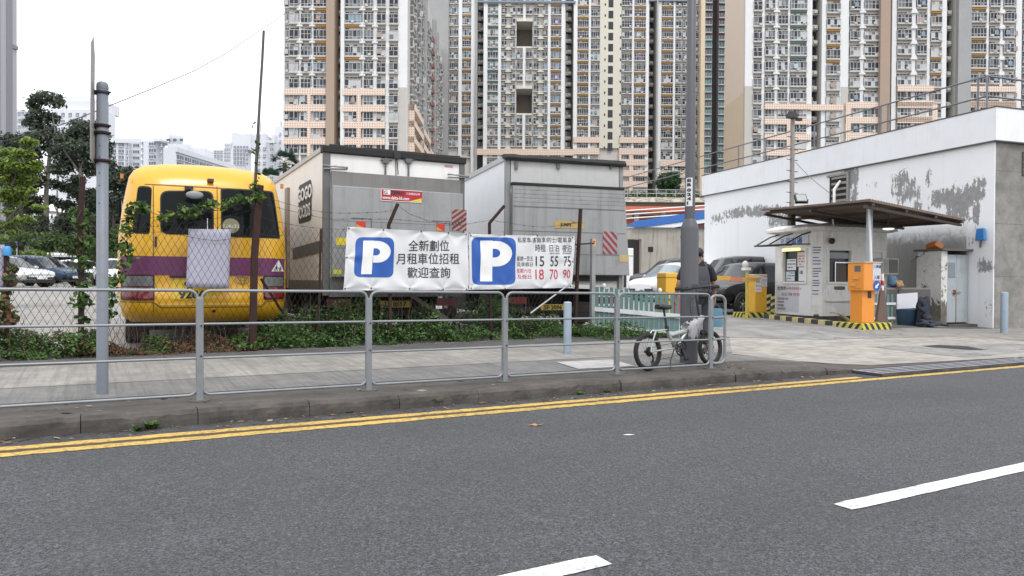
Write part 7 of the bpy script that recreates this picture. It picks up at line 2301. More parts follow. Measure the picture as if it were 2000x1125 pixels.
        for yy in (0.62, -0.60):
            q = MB(); q.lathe([(0.40, -0.02), (0.40, 0.025), (0.33, 0.03), (0.001, 0.03)], 20, 0, Matrix.Translation((sx * W / 2 * 0.965, yy * hl, 0.35)) @ Matrix.Rotation(math.radians(90) * sx, 4, 'Y')); q.build('wheel_arch', TR, t, recalc=True)
            wheel('wheel', t, (sx * (W / 2 - 0.08), yy * hl, 0.33), 0.33, 0.22, sx, mat('alloy_rim', (0.42, 0.40, 0.37), 0.35, 0.7), 6)
    q = MB(); q.box((0, hl * 1.0, 0.3 * H), (0.5, 0.02, 0.11)); q.build('number_plate', mat('plate_white', (0.7, 0.7, 0.7), 0.5), t)
    return t
P_WHITE = car_paint('car_white', (0.72, 0.73, 0.74)); P_BLACK = car_paint('car_black', (0.005, 0.0055, 0.008)); P_NAVY = car_paint('car_blue', (0.03, 0.06, 0.115)); P_DGREY = car_paint('car_dark_grey', (0.010, 0.011, 0.014))
car('black people carrier with its front wheel showing beside the barrier arm', 1456, 25.2, (-0.80, -0.60), P_BLACK, 4.5, 1.8, 1.74)
car('second black people carrier, its roof showing over the first one', 1436, 29.0, (-0.80, -0.60), P_DGREY, 4.8, 1.85, 2.0)
car('white car with a bright headlamp behind the teal picket fence', 1318, 31.8, (-0.80, -0.60), P_WHITE, 4.4, 1.82, 1.66, glass=CGL2)
car('dark car behind the white one, under the concrete wall', 1318, 37.5, (-0.88, -0.47), P_DGREY, 4.8, 1.85, 1.85)
car('blue hatchback car seen side on at the left of the yard', 74, 36.0, (0.985, -0.17), P_NAVY, 4.35, 1.82, 1.5)
car('white car half hidden behind the blue car', 158, 43.0, (0.98, -0.2), P_WHITE, 4.4, 1.8, 1.5, 'sedan')
car('white car nosing out between sign pole and minibus', 222, 39.0, (0.55, -0.83), P_WHITE, 4.3, 1.8, 1.45, 'sedan')
car('low white car at the left edge, in front of the blue car', 4, 31.5, (0.97, -0.25), P_WHITE, 4.3, 1.78, 1.35, 'sedan')
# white van roof line beyond the shrubs
t = thing('parked_van', 'long white van beyond the shrubs, only its roof showing', 'van', gat(150, 53), BRZ + math.radians(80))
q = MB(); q.box((0, 0, 1.25), (1.8, 4.6, 1.9)); q.build('body', BOXC, t, bev=0.15)
q = MB(); q.box((-0.905, 0.3, 1.65), (0.02, 3.6, 0.5)); q.box((0.905, 0.3, 1.65), (0.02, 3.6, 0.5)); q.build('window', CGL, t)
for sx in (-1, 1):
    for yy in (-1.5, 1.5): wheel('wheel', t, (sx * 0.82, yy, 0.33), 0.33, 0.2, sx)
# ------------------------------------------------------------------ kerbside railing
def FP(px, py, Y):
    r = ray(px, py)
    return CP + r * (Y / r.y)
RY = 7.26
rail = thing('pedestrian_railing', 'grey galvanised pedestrian railing along the kerb, with a rounded end by the bicycle', 'railing', (0, 0, 0))
RAILM = mat('railing_paint', (0.23, 0.245, 0.257), 0.45, 0.35, var=0.12, scale=9, dirt=0.35, dcol=(0.16, 0.15, 0.14), dscale=7, bump=0.05)
def gz(x, y=RY): return ground_z(x, y)
xs = [0.86 + 1.62 * k for k in range(-2, 5)]
for x in xs:
    q = MB(); q.box((x, RY, gz(x) + 0.46), (0.062, 0.05, 1.0)); q.build('post', RAILM, rail, bev=0.006)
    for zz in (0.42, 0.70):
        q = MB(); q.tube([(x + 0.01, RY - 0.024, gz(x) + zz), (x + 0.01, RY - 0.034, gz(x) + zz)], 0.009, 6); q.build('bolt', BLACK, rail)
    q = MB(); q.tube([(x, RY, gz(x) - 0.002), (x, RY, gz(x) + 0.012)], 0.09, 10)
    q.build('footing', mat('fixing_dark', (0.10, 0.095, 0.09), 0.7), rail)
def frame_loop(x0, x1, z0, z1, r=0.075, n=6):
    pts = []
    for (cx, cz, a0) in ((x1 - r, z1 - r, 0), (x0 + r, z1 - r, 90), (x0 + r, z0 + r, 180), (x1 - r, z0 + r, 270)):
        for k in range(n + 1):
            a = math.radians(a0 + 90 * k / n)
            x, z = cx + r * math.cos(a), cz + r * math.sin(a)
            pts.append((x, RY, gz(x) + z))
    return pts
for a, b_ in zip(xs, xs[1:]):
    q = MB()
    lp = frame_loop(a + 0.02, b_ - 0.02, 0.06, 1.025)
    q.tube(lp + lp[:2], 0.0145, 8, cap=False)
    for zz in (0.40, 0.715):
        q.tube([(a + 0.03, RY, gz(a) + zz), (b_ - 0.03, RY, gz(b_) + zz)], 0.0115, 8)
    q.build('panel', RAILM, rail)
x = xs[-1]
q = MB(); lp = frame_loop(x - 0.02, x + 0.27, 0.07, 1.0, 0.1)
q.tube(lp + lp[:2], 0.021, 8, cap=False)
for zz in (0.40, 0.70): q.tube([(x, RY, gz(x) + zz), (x + 0.26, RY, gz(x) + zz)], 0.016, 8)
q.build('end_loop', RAILM, rail)

# ------------------------------------------------------------------ sign pole on the left, its sign seen edge-on
p = gpt(200, 769)
Zs = (p - CP).dot(CD)
t = thing('sign_pole', 'thick grey sign pole with a plate seen edge-on and rusty clamps, at the left', 'sign pole', p, math.atan2(F0.y, F0.x) - math.pi / 2)
hs_ = zat(200, 172, Zs) - p.z
kS = Zs / FPX
q = MB(); q.lathe([(0.052, -0.05), (0.052, hs_), (0.052, hs_)], 20); q.build('pole', SIGNGREY, t)
q = MB(); q.lathe([(0.054, hs_ - 0.02), (0.054, hs_ + 0.005), (0.05, hs_ + 0.035), (0.03, hs_ + 0.05), (0.001, hs_ + 0.054)], 20); q.build('cap', SIGNGREY, t)
def lz(py): return zat(190, py, Zs) - p.z
def lx(px): return (px - 200) * kS
q = MB()   # edge-on plate: thin sheet running towards us, its outline leaning
prof = [(-0.30, lz(320)), (0.02, lz(320)), (0.02, lz(170)), (0.05, lz(110)), (-0.05, lz(76)), (-0.26, lz(103)), (-0.28, lz(200))]
S = Matrix(((-0.45, 0, 1, lx(184)), (1, 0, 0, 0), (0, 1, 0, 0), (0, 0, 0, 1)))
q.prism(prof, -0.002, 0.002, 0, S)
q.build('sign_plate', mat('sign_back', (0.40, 0.37, 0.36), 0.45, 0.3, var=0.1, streak=0.3), t, recalc=True)
for py in (182, 247, 261, 315):
    q = MB(); zz = lz(py)
    q.lathe([(0.053, zz - 0.014), (0.060, zz - 0.014), (0.060, zz + 0.014), (0.053, zz + 0.014)], 18); q.bx(lx(184), lx(192), -0.02, 0.02, zz - 0.02, zz + 0.02)
    q.tube([(0.05, 0, zz), (0.078, 0, zz)], 0.011, 6)
    q.build('clamp', RUST if py > 240 else mat('clamp_navy', (0.03, 0.035, 0.06), 0.5), t)
q = MB()
for py in (287, 309, 340, 364, 398): q.tube([(0, -0.05, lz(py)), (0, -0.0535, lz(py))], 0.006, 6)
q.build('bolt_hole', mat('bolt_hole', (0.03, 0.03, 0.03), 0.8), t)
q = MB(); q.tube([(-0.053, -0.01, lz(258)), (-0.055, -0.012, lz(330))], 0.008, 5); q.build('rust_run', mat('rust_run', (0.10, 0.065, 0.045), 0.9, var=0.4, scale=14), t)

# ------------------------------------------------------------------ bollards and lamp post
def pipe_bollard(label, px, ytop, ybase, r):
    g = gpt(px, ybase)
    Zb = (g - CP).dot(CD)
    h = zat(px, ytop, Zb) - g.z
    t = thing('bollard', label, 'bollard', g, 0, 'blue-grey pipe bollards on the pavement')
    q = MB(); q.lathe([(r, -0.05), (r, h - 0.012), (r - 0.006, h - 0.002)], 18); q.build('pipe', PIPEBLUE, t)
    q = MB(); q.lathe([(r - 0.006, h - 0.002), (r * 0.7, h + 0.004), (0.001, h + 0.006)], 18); q.build('cap', mat('bollard_cap', (0.52, 0.57, 0.62), 0.5), t)
pipe_bollard('blue-grey pipe bollard on the pavement in front of the weeds, right of the banners', 1108, 590, 691, 0.062)
pipe_bollard('blue-grey pipe bollard in front of the bare concrete wall at the right', 1961, 571, 651, 0.085)
g = gpt(1345, 710); g.y = 7.86; g.x = FP(1345, 710, 7.86).x; g.z = ground_z(g.x, g.y)
Zl = (g - CP).dot(CD)
t = thing('lamp_post', 'tall dark grey lamp post numbered EB0241, standing behind the bicycle', 'lamp post', g, math.atan2(F0.y, F0.x) - math.pi / 2)
zsv, zt2 = zat(1345, 447, Zl) - g.z, zat(1345, 428, Zl) - g.z
R1 = 0.5 * 30.0 * Zl / FPX * 1.25
R1 = 0.128; R2 = 0.074
q = MB(); q.lathe([(R1, -0.05), (R1, zsv), (R1 * 0.93, zsv + 0.04), (R2 + 0.004, zt2)], 28); q.build('sleeve', POLEGREY, t)
q = MB(); q.lathe([(R2, zt2 - 0.02), (R2 * 0.72, 9.0), (0.001, 9.01)], 24); q.build('shaft', POLEGREY, t)
q = MB(); q.tube([(0, 0, 8.8), (0.1, 0, 9.3), (0.7, 0, 9.6), (1.4, 0, 9.65)], 0.035, 8); ar = q.build('arm', POLEGREY, t)
q = MB(); q.ell((1.7, 0, 9.62), (0.4, 0.15, 0.08)); q.build('lamp_head', GALV, t)
q = MB(); q.bx(R1 * 0.2, R1 * 0.2 + 0.12, -R1 - 0.004, -R1 + 0.05, 0.35, 0.85); q.build('access_door', mat('pole_door', (0.105, 0.11, 0.12), 0.5), t, bev=0.01)
q = MB(); q.tube([(-R1 - 0.005, 0, zsv - 0.12), (-R1 + 0.02, 0, zsv - 0.12)], 0.012, 6); q.build('bolt', BLACK, t)
z0, z1 = zat(1345, 404, Zl) - g.z, zat(1345, 349, Zl) - g.z
Rn = R2 + 0.004
na0, na1 = math.radians(-152), math.radians(-78)
def wrapN(a, r=Rn): return (r * math.cos(a), r * math.sin(a))
q = MB(); q.loft([[(*wrapN(na0 + (na1 - na0) * i / 8), z) for i in range(9)] for z in (z0, z1)], 0, closed=False); npx = q.build('number_plate', mat('number_white', (0.66, 0.67, 0.68), 0.5), t)
q = MB()
chars = 'EB0241'
hh = (z1 - z0) / 6.6
wdt = Rn * (na1 - na0)
for i, ch in enumerate(chars):
    bm = text_bm(ch, hh * 0.95, 0, 0, 'LEFT', 0.004)
    xs0 = min(v.co.x for v in bm.verts); xs1 = max(v.co.x for v in bm.verts)
    zc = z1 - hh * (i + 0.95) - (hh * 0.25 if i > 1 else 0)
    fx = wdt * 0.6 / max(0.02, xs1 - xs0) if ch != '1' else wdt * 0.3 / max(0.02, xs1 - xs0)
    drape(bm, 0.012, lambda x, y, xs0=xs0, zc=zc, fx=fx: (*wrapN(na0 + ((x - xs0) * fx + wdt * 0.2) / Rn, Rn + 0.002), zc + y), q)
q.build('lettering', TXTBLACK, npx)

# ------------------------------------------------------------------ chain-link fence along the back of the pavement
FY = 11.5
FT0 = FP(540, 428, FY).z
fen = thing('chain_link_fence', 'rusty chain-link fence with barbed wire and leaning iron posts along the car park', 'fence', (0, 0, 0))
fx0, fx1 = -3.2, FP(1131, 500, FY).x
def fence_mesh():
    mb = MB()
    pitch = 0.088
    zb_, zt_ = LOT + 0.03, FT0
    rnd = random.Random(12)
    n = int((fx1 - fx0) / pitch)
    rows_ = int((zt_ - zb_) / pitch)
    def warp(x, z):
        return (x + 0.018 * math.sin(x * 3.1 + z * 2), FY + 0.03 * math.sin(x * 1.7) * math.sin(z * 2.2) + 0.012 * math.sin(x * 7 + z * 5), z + 0.02 * math.sin(x * 1.3 + 1) * (z - zb_) / 2)
    for i in range(n):
        for sgn in (1, -1):
            pts = []
            x = fx0 + pitch * i
            j = 0
            while j <= rows_:
                xx = x + sgn * pitch * 0.5 * j
                if fx0 <= xx <= fx1: pts.append(warp(xx, zb_ + j * pitch * 0.96))
                j += 1
            if len(pts) > 1: mb.tube(pts, 0.0029, 3, cap=False, smooth=True)
        # wires that come in from the sides
    for sgn, xe in ((1, fx0), (-1, fx1)):
        for j0 in range(1, rows_):
            pts = []
            j = j0
            while j <= rows_:
                xx = xe + sgn * pitch * 0.5 * (j - j0)
                pts.append(warp(xx, zb_ + j * pitch * 0.96)); j += 1
            if len(pts) > 1: mb.tube(pts, 0.0029, 3, cap=False)
    return mb
fence_mesh().build('wire_mesh', WIRE, fen)
def ipost(pts, r, name='post', par=None, m=RUST):
    q = MB()
    q.tube(pts, r, 4, smooth=False)
    return q.build(name, m, par or fen)
def fpt(px, py, dy=0.0): return FP(px, py, FY + dy)
def base(px): 
    v = fpt(px, 600); return Vector((v.x, v.y, LOT - 0.1))
def post_px(pts, r, dy=0.03, m=RUST):
    P = [FP(a, b, FY + dy) if b is not None else Vector((FP(a, 600, FY + dy).x, FY + dy, LOT - 0.1)) for a, b in pts]
    return ipost(P, r, m=m)
post_px([(158, None), (159, 560), (156, 430), (162, 346)], 0.052)
post_px([(493, None), (497, 500), (503, 420), (508, 362)], 0.066, -0.04)
q = MB(); q.tube([fpt(510, 545), fpt(553, 612, 0.3)], 0.028, 4, smooth=False); q.build('brace', RUST, fen)
post_px([(762, None), (762, 560), (759, 440), (777, 398)], 0.034)
post_px([(960, None), (957, 560), (956, 436), (985, 402)], 0.032)
post_px([(1123, None), (1128, 520), (1134, 408)], 0.038)
post_px([(620, None), (624, 570), (627, 447)], 0.022)
post_px([(15, None), (12, 560), (13, 500)], 0.04)
q = MB(); q.tube([fpt(1115, 553, -0.1), fpt(1036, 612, -0.3)], 0.016, 5); q.build('stay', GALV, fen)
q = MB(); q.tube([fpt(800, 575, 0.4), fpt(872, 622, 0.2)], 0.045, 4, smooth=False); q.build('timber_prop', mat('prop_timber', (0.10, 0.08, 0.065), 0.9, var=0.3), fen)
q = MB(); q.tube([fpt(1118, 478, -0.03), fpt(1160, 475, 0.1)], 0.02, 4, smooth=False); q.build('tie_bar', RUST, fen)
def barbed(pts, dy=0.02, sag=0.0, seed=1):
    P = [FP(a, b, FY + dy) for a, b in pts]
    fine = []
    for a, b in zip(P, P[1:]):
        for k in range(8):
            f = k / 8
            v = a.lerp(b, f); v.z -= sag * math.sin(math.pi * f); fine.append(v)
    fine.append(P[-1])
    q = MB(); q.tube(fine, 0.0034, 4)
    rnd = random.Random(seed)
    L = 0
    for a, b in zip(fine, fine[1:]):
        L += (b - a).length
        if L > 0.13:
            L = 0
            for _ in range(2):
                d = Vector((rnd.uniform(-.5, .5), rnd.uniform(-1, 1), rnd.uniform(-1, 1))).normalized() * 0.02
                q.tube([b - d, b + d], 0.0022, 3)
    q.build('barbed_wire', WIRE, fen)
barbed([(-40, 408), (60, 418), (157, 425), (260, 425), (390, 415), (503, 382)], sag=0.02, seed=1)
barbed([(-40, 447), (157, 440), (330, 440), (500, 408)], sag=0.03, seed=2)
barbed([(157, 452), (330, 452), (420, 470), (498, 455), (552, 460)], sag=0.02, seed=3)
barbed([(505, 378), (545, 393), (628, 414), (700, 416), (770, 411)], sag=0.01, seed=4)
barbed([(503, 395), (560, 410), (640, 428), (700, 428), (763, 428), (905, 440)], sag=0.0, seed=5)
barbed([(500, 420), (560, 437), (640, 447), (764, 446)], sag=0.01, seed=6)
barbed([(777, 401), (800, 418), (838, 432), (900, 440), (957, 430)], sag=0.0, seed=7)
barbed([(957, 428), (985, 434), (1060, 444), (1133, 434)], sag=0.01, seed=8)
# tall bare rod tied to the second post, and the overhead wire
q = MB(); P = [FP(a, b, FY - 0.02) for a, b in ((496, 400), (500, 330), (507, 200), (512, 120), (515, 60))]
q.tube(P, [0.024, 0.024, 0.021, 0.02, 0.02], 7)
rod = tag(q.build('tall_rod', mat('bare_rod', (0.085, 0.08, 0.075), 0.8, var=0.4, scale=5)), 'tall bare rod tied upright to the rusty fence post, standing far above the minibus', 'rod')
q = MB()
a_, b_ = dpt(-30, 278, 24), dpt(205, 213, 7.6 * 1.0)
P = [dpt(-60, 292, 20), dpt(60, 262, 19), dpt(130, 240, 18.5), dpt(200, 212, 18), dpt(300, 172, 20), dpt(380, 138, 23), dpt(440, 105, 27), dpt(640, -30, 40)]
q.tube(P, 0.012, 5)
tag(q.build('overhead_cable', mat('cable_black', (0.05, 0.05, 0.055), 0.6)), 'thin overhead cable crossing the white sky behind the sign pole', 'cable')
# plain sheets hung behind the wire
SHEETM = mat('lilac_sheet', (0.42, 0.41, 0.50), 0.55, var=0.05, scale=2)
def hung_sheet(pts, label, dy=0.06):
    P = [FP(a, b, FY + dy) for a, b in pts]
    q = MB()
    vs, fs = [], []
    n = 10
    for j in range(n + 1):
        for i in range(n + 1):
            u, v = i / n, j / n
            p_ = (P[0] * (1 - u) + P[1] * u) * (1 - v) + (P[3] * (1 - u) + P[2] * u) * v
            vs.append((p_.x, p_.y + 0.003 * math.sin(u * 5 + v * 3), p_.z))
    for j in range(n):
        for i in range(n):
            a = j * (n + 1) + i
            fs.append((a, a + 1, a + n + 2, a + n + 1))
    q.add(vs, fs, 0, True)
    o_ = q.build('hung_sheet', SHEETM)
    sm = o_.modifiers.new('thickness', 'SOLIDIFY'); sm.thickness = 0.004
    return tag(o_, label, 'sheet')
hung_sheet([(368, 447), (451, 448), (447, 563), (363, 561)], 'blank lilac-grey sheet hung on the fence behind the wire, in front of the minibus')
hung_sheet([(-70, 478), (9, 478), (9, 562), (-70, 562)], 'blank lilac sheet on the fence cut off by the left edge')
# blue cup stuck on the stub of post at the edge
p = FP(14, 499, FY)
q = MB(); q.lathe([(0.047, 0), (0.05, 0.03), (0.048, 0.085), (0.036, 0.118), (0.001, 0.125)], 16)
tag(q.build('plastic_cup', mat('cup_blue', (0.05, 0.27, 0.58), 0.4), None, p), 'bright blue plastic cup upturned on the rusty post at the left edge', 'cup')

# ------------------------------------------------------------------ banners
BANM = mat('banner_vinyl', (0.62, 0.62, 0.635), 0.5, var=0.04, scale=3, dirt=0.12, dcol=(0.42, 0.42, 0.42), dscale=4)
BY = FY - 0.07
def banner(label, corners, groms, dirs):
    g0 = [(gx, gy, ph) for gx, gy, ph in groms]
    def wr(px, py):
        s = 0
        for gx, gy, ph in g0:
            dx, dy = px - gx, py - gy
            d = math.hypot(dx, dy) + 1e-6
            a = math.atan2(dy, dx)
            s += 0.013 * math.exp(-d / 42) * math.cos(5 * a + ph) * min(1, d / 6)
        s += 0.010 * math.sin(px * 0.045 + 1.0) + 0.006 * math.sin(px * 0.03 + py * 0.06) + 0.003 * math.sin(px * 0.16 - py * 0.12)
        return s
    def P(px, py, off=0):
        v = FP(px, py, BY)
        return (v.x, v.y - wr(px, py) - off, v.z)
    ctr = FP(sum(c[0] for c in corners) / 4, sum(c[1] for c in corners) / 4, BY)
    t = thing('banner', label, 'banner', (0, 0, 0), 0, 'white vinyl parking banners on the fence')
    q = MB()
    drape(poly_mesh([[(c[0], -c[1]) for c in corners]]), 2.5, lambda x, y: P(x, -y), q)
    q.build('sheet', BANM, t)
    def art(name, bms, m, off):
        q = MB()
        for bm in bms: drape(bm, 2.5, lambda x, y: P(x, -y, off), q)
        return q.build(name, m, t)
    def fit(body, x0, x1, yt, yb, bold=0.0, skew=0.0):
        bm = text_bm(body, 1.0, 0, 0, 'LEFT', bold)
        xa = min(v.co.x for v in bm.verts); xb = max(v.co.x for v in bm.verts)
        ya = min(v.co.y for v in bm.verts); yb_ = max(v.co.y for v in bm.verts)
        for v in bm.verts:
            u = (v.co.x - xa) / max(1e-6, xb - xa)
            v.co.x = x0 + u * (x1 - x0)
            v.co.y = -yb + (v.co.y - ya) / max(1e-6, yb_ - ya) * (yb - yt) - skew * u
        return bm
    q = MB()
    for gx, gy, ph in groms:
        v = P(gx, gy, 0.003)
        q.lathe([(0.006, 0), (0.015, 0), (0.015, 0.004), (0.006, 0.004)], 10, 0, Matrix.Translation(v) @ Matrix.Rotation(math.radians(90), 4, 'X'))
    q.build('eyelet', mat('eyelet_dark', (0.06, 0.06, 0.06), 0.5, 0.5), t)
    q = MB()
    for gx, gy, ph in groms:
        if gy < 500:
            v = Vector(P(gx, gy, 0.004)); q.tube([v, v + Vector((0.01, 0.04, 0.05)), v + Vector((0.0, 0.08, 0.07))], 0.004, 4)
    q.build('tie', mat('tie_string', (0.2, 0.2, 0.2), 0.8), t)
    return t, art, fit
def p_panel(art, TL, TR, BR, BL, stem, bowl, hole):
    pts = [TL, TR, BR, BL]
    poly = inset_round([(a, -b) for a, b in pts], 14, 6)
    grow = lambda k: inset_round([(a + (k if i in (1, 2) else -k), -(b + (k if i in (2, 3) else -k))) for i, (a, b) in enumerate(pts)], 14 + k, 6)
    art('logo_panel', [poly_mesh([poly])], TXTBLUE, 0.004)
    (sx0, sx1, y0, y1, lean) = stem
    (bx1, by0, by1) = bowl
    (hx0, hx1, hy0, hy1) = hole
    N = 12
    cx = (hx0 + hx1) / 2
    st = [(sx0 + lean, -y0), (sx1 + lean, -y0), (sx1 + lean * (1 - (by1 - y0) / (y1 - y0)), -by1), (sx1, -y1), (sx0, -y1)]
    def arc(xa, xr, ya, yb):
        cy = (ya + yb) / 2; ry = (yb - ya) / 2; xs_ = max(xa, xr - ry * 1.25)
        return [(xa, -ya)] + [(xs_ + (xr - xs_) * math.sin(math.pi * k / N), -(cy - ry * math.cos(math.pi * k / N))) for k in range(N + 1)] + [(xa, -yb)]
    o = arc(sx1 + lean * 0.6, bx1, by0, by1); i_ = arc(sx1 + lean * 0.6, hx1, hy0, hy1)
    polys = [[o[k], o[k + 1], i_[k + 1], i_[k]] for k in range(len(o) - 1)]
    art('logo_letter', [poly_mesh([st])] + [poly_mesh([p_]) for p_ in polys], TXTWHITE, 0.008)
t, art, fit = banner('white parking banner with a blue P and three lines of large Chinese text', [(678, 443), (914, 456), (916, 567), (671, 567)],
    [(681, 446, 0), (749, 449, 1), (822, 452, 2.2), (876, 455, .5), (911, 458, 1.5), (674, 564, 2), (725, 563, .4), (800, 564, 1.2), (865, 565, 2.8), (912, 565, .2), (677, 503, 1)], 0)
p_panel(art, (695, 463), (770, 464), (769, 542), (690, 541), (704.5, 725, 470, 535.5, 5), (763, 470.5, 513), (728, 742, 485, 499))
art('lettering', [fit('全新劃位', 797.5, 877.5, 469, 490.5, 0.006), fit('月租車位招租', 774.5, 897, 494.5, 516, 0.006, 0.0), fit('歡迎查詢', 795.5, 878.5, 521.5, 543, 0.006)], TXTBLACK, 0.006)
t, art, fit = banner('white parking banner with a blue P and a price table in black and red', [(917, 457), (1122, 462), (1117, 562), (917, 566)],
    [(920, 460, 0), (984, 459, 2), (1050, 460, 1), (1118, 464, .3), (921, 563, 1.4), (986, 564, 2.3), (1058, 563, .6), (1114, 559, 1.9), (1117, 511, 1)], 0)
p_panel(art, (921, 463), (1007, 464), (1006, 556), (922, 556), (938, 961, 470, 549.5, 0.5), (999.5, 471, 520.5), (961, 976, 486, 503))
art('lettering', [fit('私家車/客貨車/的士/電單車', 1011, 1116, 463.5, 474, 0.0), fit('時租', 1046.5, 1066, 477, 491.5, 0.0), fit('日泊', 1073.5, 1092, 477.5, 491.5), fit('夜泊', 1098.5, 1115.5, 478, 492),
                  fit('08:00-20:00', 1074, 1092, 493, 496.5), fit('20:00-08:00', 1098, 1115, 493, 496.5),
                  fit('15', 1047, 1063, 500.5, 520, 0.004), fit('55', 1075, 1090, 500.5, 520, 0.004), fit('75', 1100.5, 1114, 500.5, 520, 0.004), fit('星期一至五', 1009, 1042, 500.5, 509.5), fit('及非假日', 1009, 1041.5, 512, 520.5)], TXTBLACK, 0.006)
art('lettering_red', [fit('18', 1046, 1062, 526, 546, 0.004), fit('70', 1073.5, 1089, 526, 545.5, 0.004), fit('90', 1099, 1113, 526.5, 543, 0.004), fit('星期六/日', 1009, 1037, 524.5, 533.5), fit('及假日', 1009, 1037, 536, 544.5)], TXTRED, 0.006)

# ------------------------------------------------------------------ gate post and picket fence
gp = FP(1157, 600, 11.75); gp.z = LOT
t = thing('gate_post', 'grey square steel gate post with an orange sticker at its top', 'post', gp, BRZ)
Zg = (gp - CP).dot(CD)
hg = zat(1157, 466, Zg) - LOT
q = MB(); q.box((0, 0, hg / 2), (0.085, 0.085, hg)); q.build('shaft', mat('gate_post_grey', (0.27, 0.285, 0.285), 0.55, var=0.1, dirt=0.45, dcol=(0.16, 0.11, 0.08)), t, bev=0.006)
q = MB(); q.bx(-0.041, 0.041, -0.046, -0.0435, hg - 0.15, hg - 0.01); so = q.build('sticker', mat('sticker_orange_pale', (0.60, 0.34, 0.18), 0.6), t)
q = MB(); text_mb('7', 0.1, q, board_M(-0.03, -0.0475, hg - 0.12), 0, bold=0.004); q.build('lettering', mat('ink_brown', (0.16, 0.06, 0.03), 0.7), so)
a = gat(1161, 14.5); b_ = gat(1328, 14.0)
Lp = math.hypot(b_.x - a.x, b_.y - a.y)
t = thing('picket_fence', 'teal and white picket fence between the gate post and the lamp post', 'fence', (a.x, a.y, 0), math.atan2(b_.y - a.y, b_.x - a.x))
def zl(px, py, Zp): return zat(px, py, Zp)
zA, zB = zl(1161, 603, 14.5), zl(1328, 618, 14.0)
n = 17
for i in range(n):
    f = (i + 0.5) / n
    x = f * Lp
    zt_ = zl(1161, 560, 14.5) * (1 - f) + zl(1328, 574, 14.0) * f + 0.02 * math.sin(i * 2.3)
    q = MB(); q.bx(x - 0.035, x + 0.035, 0, 0.018, LOT - 0.05, zt_); q.build('picket', TEAL, t)
    q = MB(); x2 = x + Lp / n / 2; q.bx(x2 - 0.045, x2 + 0.045, 0.03, 0.048, LOT - 0.05, zA * (1 - f) + zB * f + 0.01); q.build('white_slat', PW, t)
for dz, hh_ in ((0.0, 0.085), (-0.33, 0.05), (0.3, 0.04)):
    q = MB(); y_ = -0.03 if dz <= 0 else 0.02
    q.add([(-0.05, y_, zA + dz - hh_ / 2), (Lp + 0.05, y_, zB + dz - hh_ / 2), (Lp + 0.05, y_, zB + dz + hh_ / 2), (-0.05, y_, zA + dz + hh_ / 2)] + [(-0.05, y_ + 0.028, zA + dz - hh_ / 2), (Lp + 0.05, y_ + 0.028, zB + dz - hh_ / 2), (Lp + 0.05, y_ + 0.028, zB + dz + hh_ / 2), (-0.05, y_ + 0.028, zA + dz + hh_ / 2)],
          [(0, 1, 2, 3), (5, 4, 7, 6), (0, 4, 5, 1), (3, 2, 6, 7), (1, 5, 6, 2), (4, 0, 3, 7)])
    q.build('rail', PW if dz <= 0 else TEAL, t)
q = MB(); q.lathe([(0.001, zB + .13), (0.035, zB + .14), (0.045, zB + .19), (0.035, zB + .235), (0.001, zB + .245)], 12)
for px in (1180, 1290):
    f = (px - 1161) / 167
    z_ = (zl(1161, 560, 14.5) * (1 - f) + zl(1328, 574, 14.0) * f)
    q = MB(); q.ell((f * Lp, 0.01, z_ + 0.035), (0.04, 0.04, 0.05), 10, 7); q.build('knob', PW, t)
p = gat(1326, 14.6)
t = thing('traffic_drum', 'red plastic barrier drum half hidden behind the lamp post', 'drum', p)
q = MB(); q.lathe([(0.2, 0), (0.2, 0.1), (0.17, 0.12), (0.16, 0.75), (0.12, 0.82), (0.001, 0.83)], 18); q.build('body', mat('drum_red', (0.35, 0.03, 0.03), 0.5, dirt=0.2), t)
q = MB(); q.lathe([(0.171, 0.3), (0.168, 0.42)], 18); q.build('band', mat('drum_pale', (0.6, 0.55, 0.5), 0.5), t)
# ------------------------------------------------------------------ bicycle leaning behind the railing
SILV = mat('bicycle_silver', (0.38, 0.415, 0.40), 0.35, 0.35, var=0.05, coat=0.3)
BLK = mat('bicycle_black', (0.014, 0.014, 0.015), 0.4)
pr = FP(1267, 690, 7.40); pf_ = FP(1389, 680, 7.53)
rgz = ground_z(pr.x, 7.4); fgz = ground_z(pf_.x, 7.53)
WBASE = math.hypot(pf_.x - pr.x, 0.13)
bike = thing('bicycle', 'small-wheeled silver folding bicycle with black tyres leaning behind the railing', 'bicycle', (pr.x, 7.40, rgz), math.atan2(0.13, pf_.x - pr.x))
bike.rotation_euler = (math.radians(-4), 0, math.atan2(0.13, pf_.x - pr.x))
RW = 0.252
def torus(mb, c, R, r, n=36, m=8, mat_=0):
    vs, fs = [], []
    for i in range(n):
        a = 2 * math.pi * i / n
        for j in range(m):
            b = 2 * math.pi * j / m
            vs.append((c[0] + (R + r * math.cos(b)) * math.cos(a), c[1] + r * math.sin(b), c[2] + (R + r * math.cos(b)) * math.sin(a)))
    for i in range(n):
        for j in range(m):
            fs.append((i * m + j, ((i + 1) % n) * m + j, ((i + 1) % n) * m + (j + 1) % m, i * m + (j + 1) % m))
    mb.add(vs, fs, mat_, True)
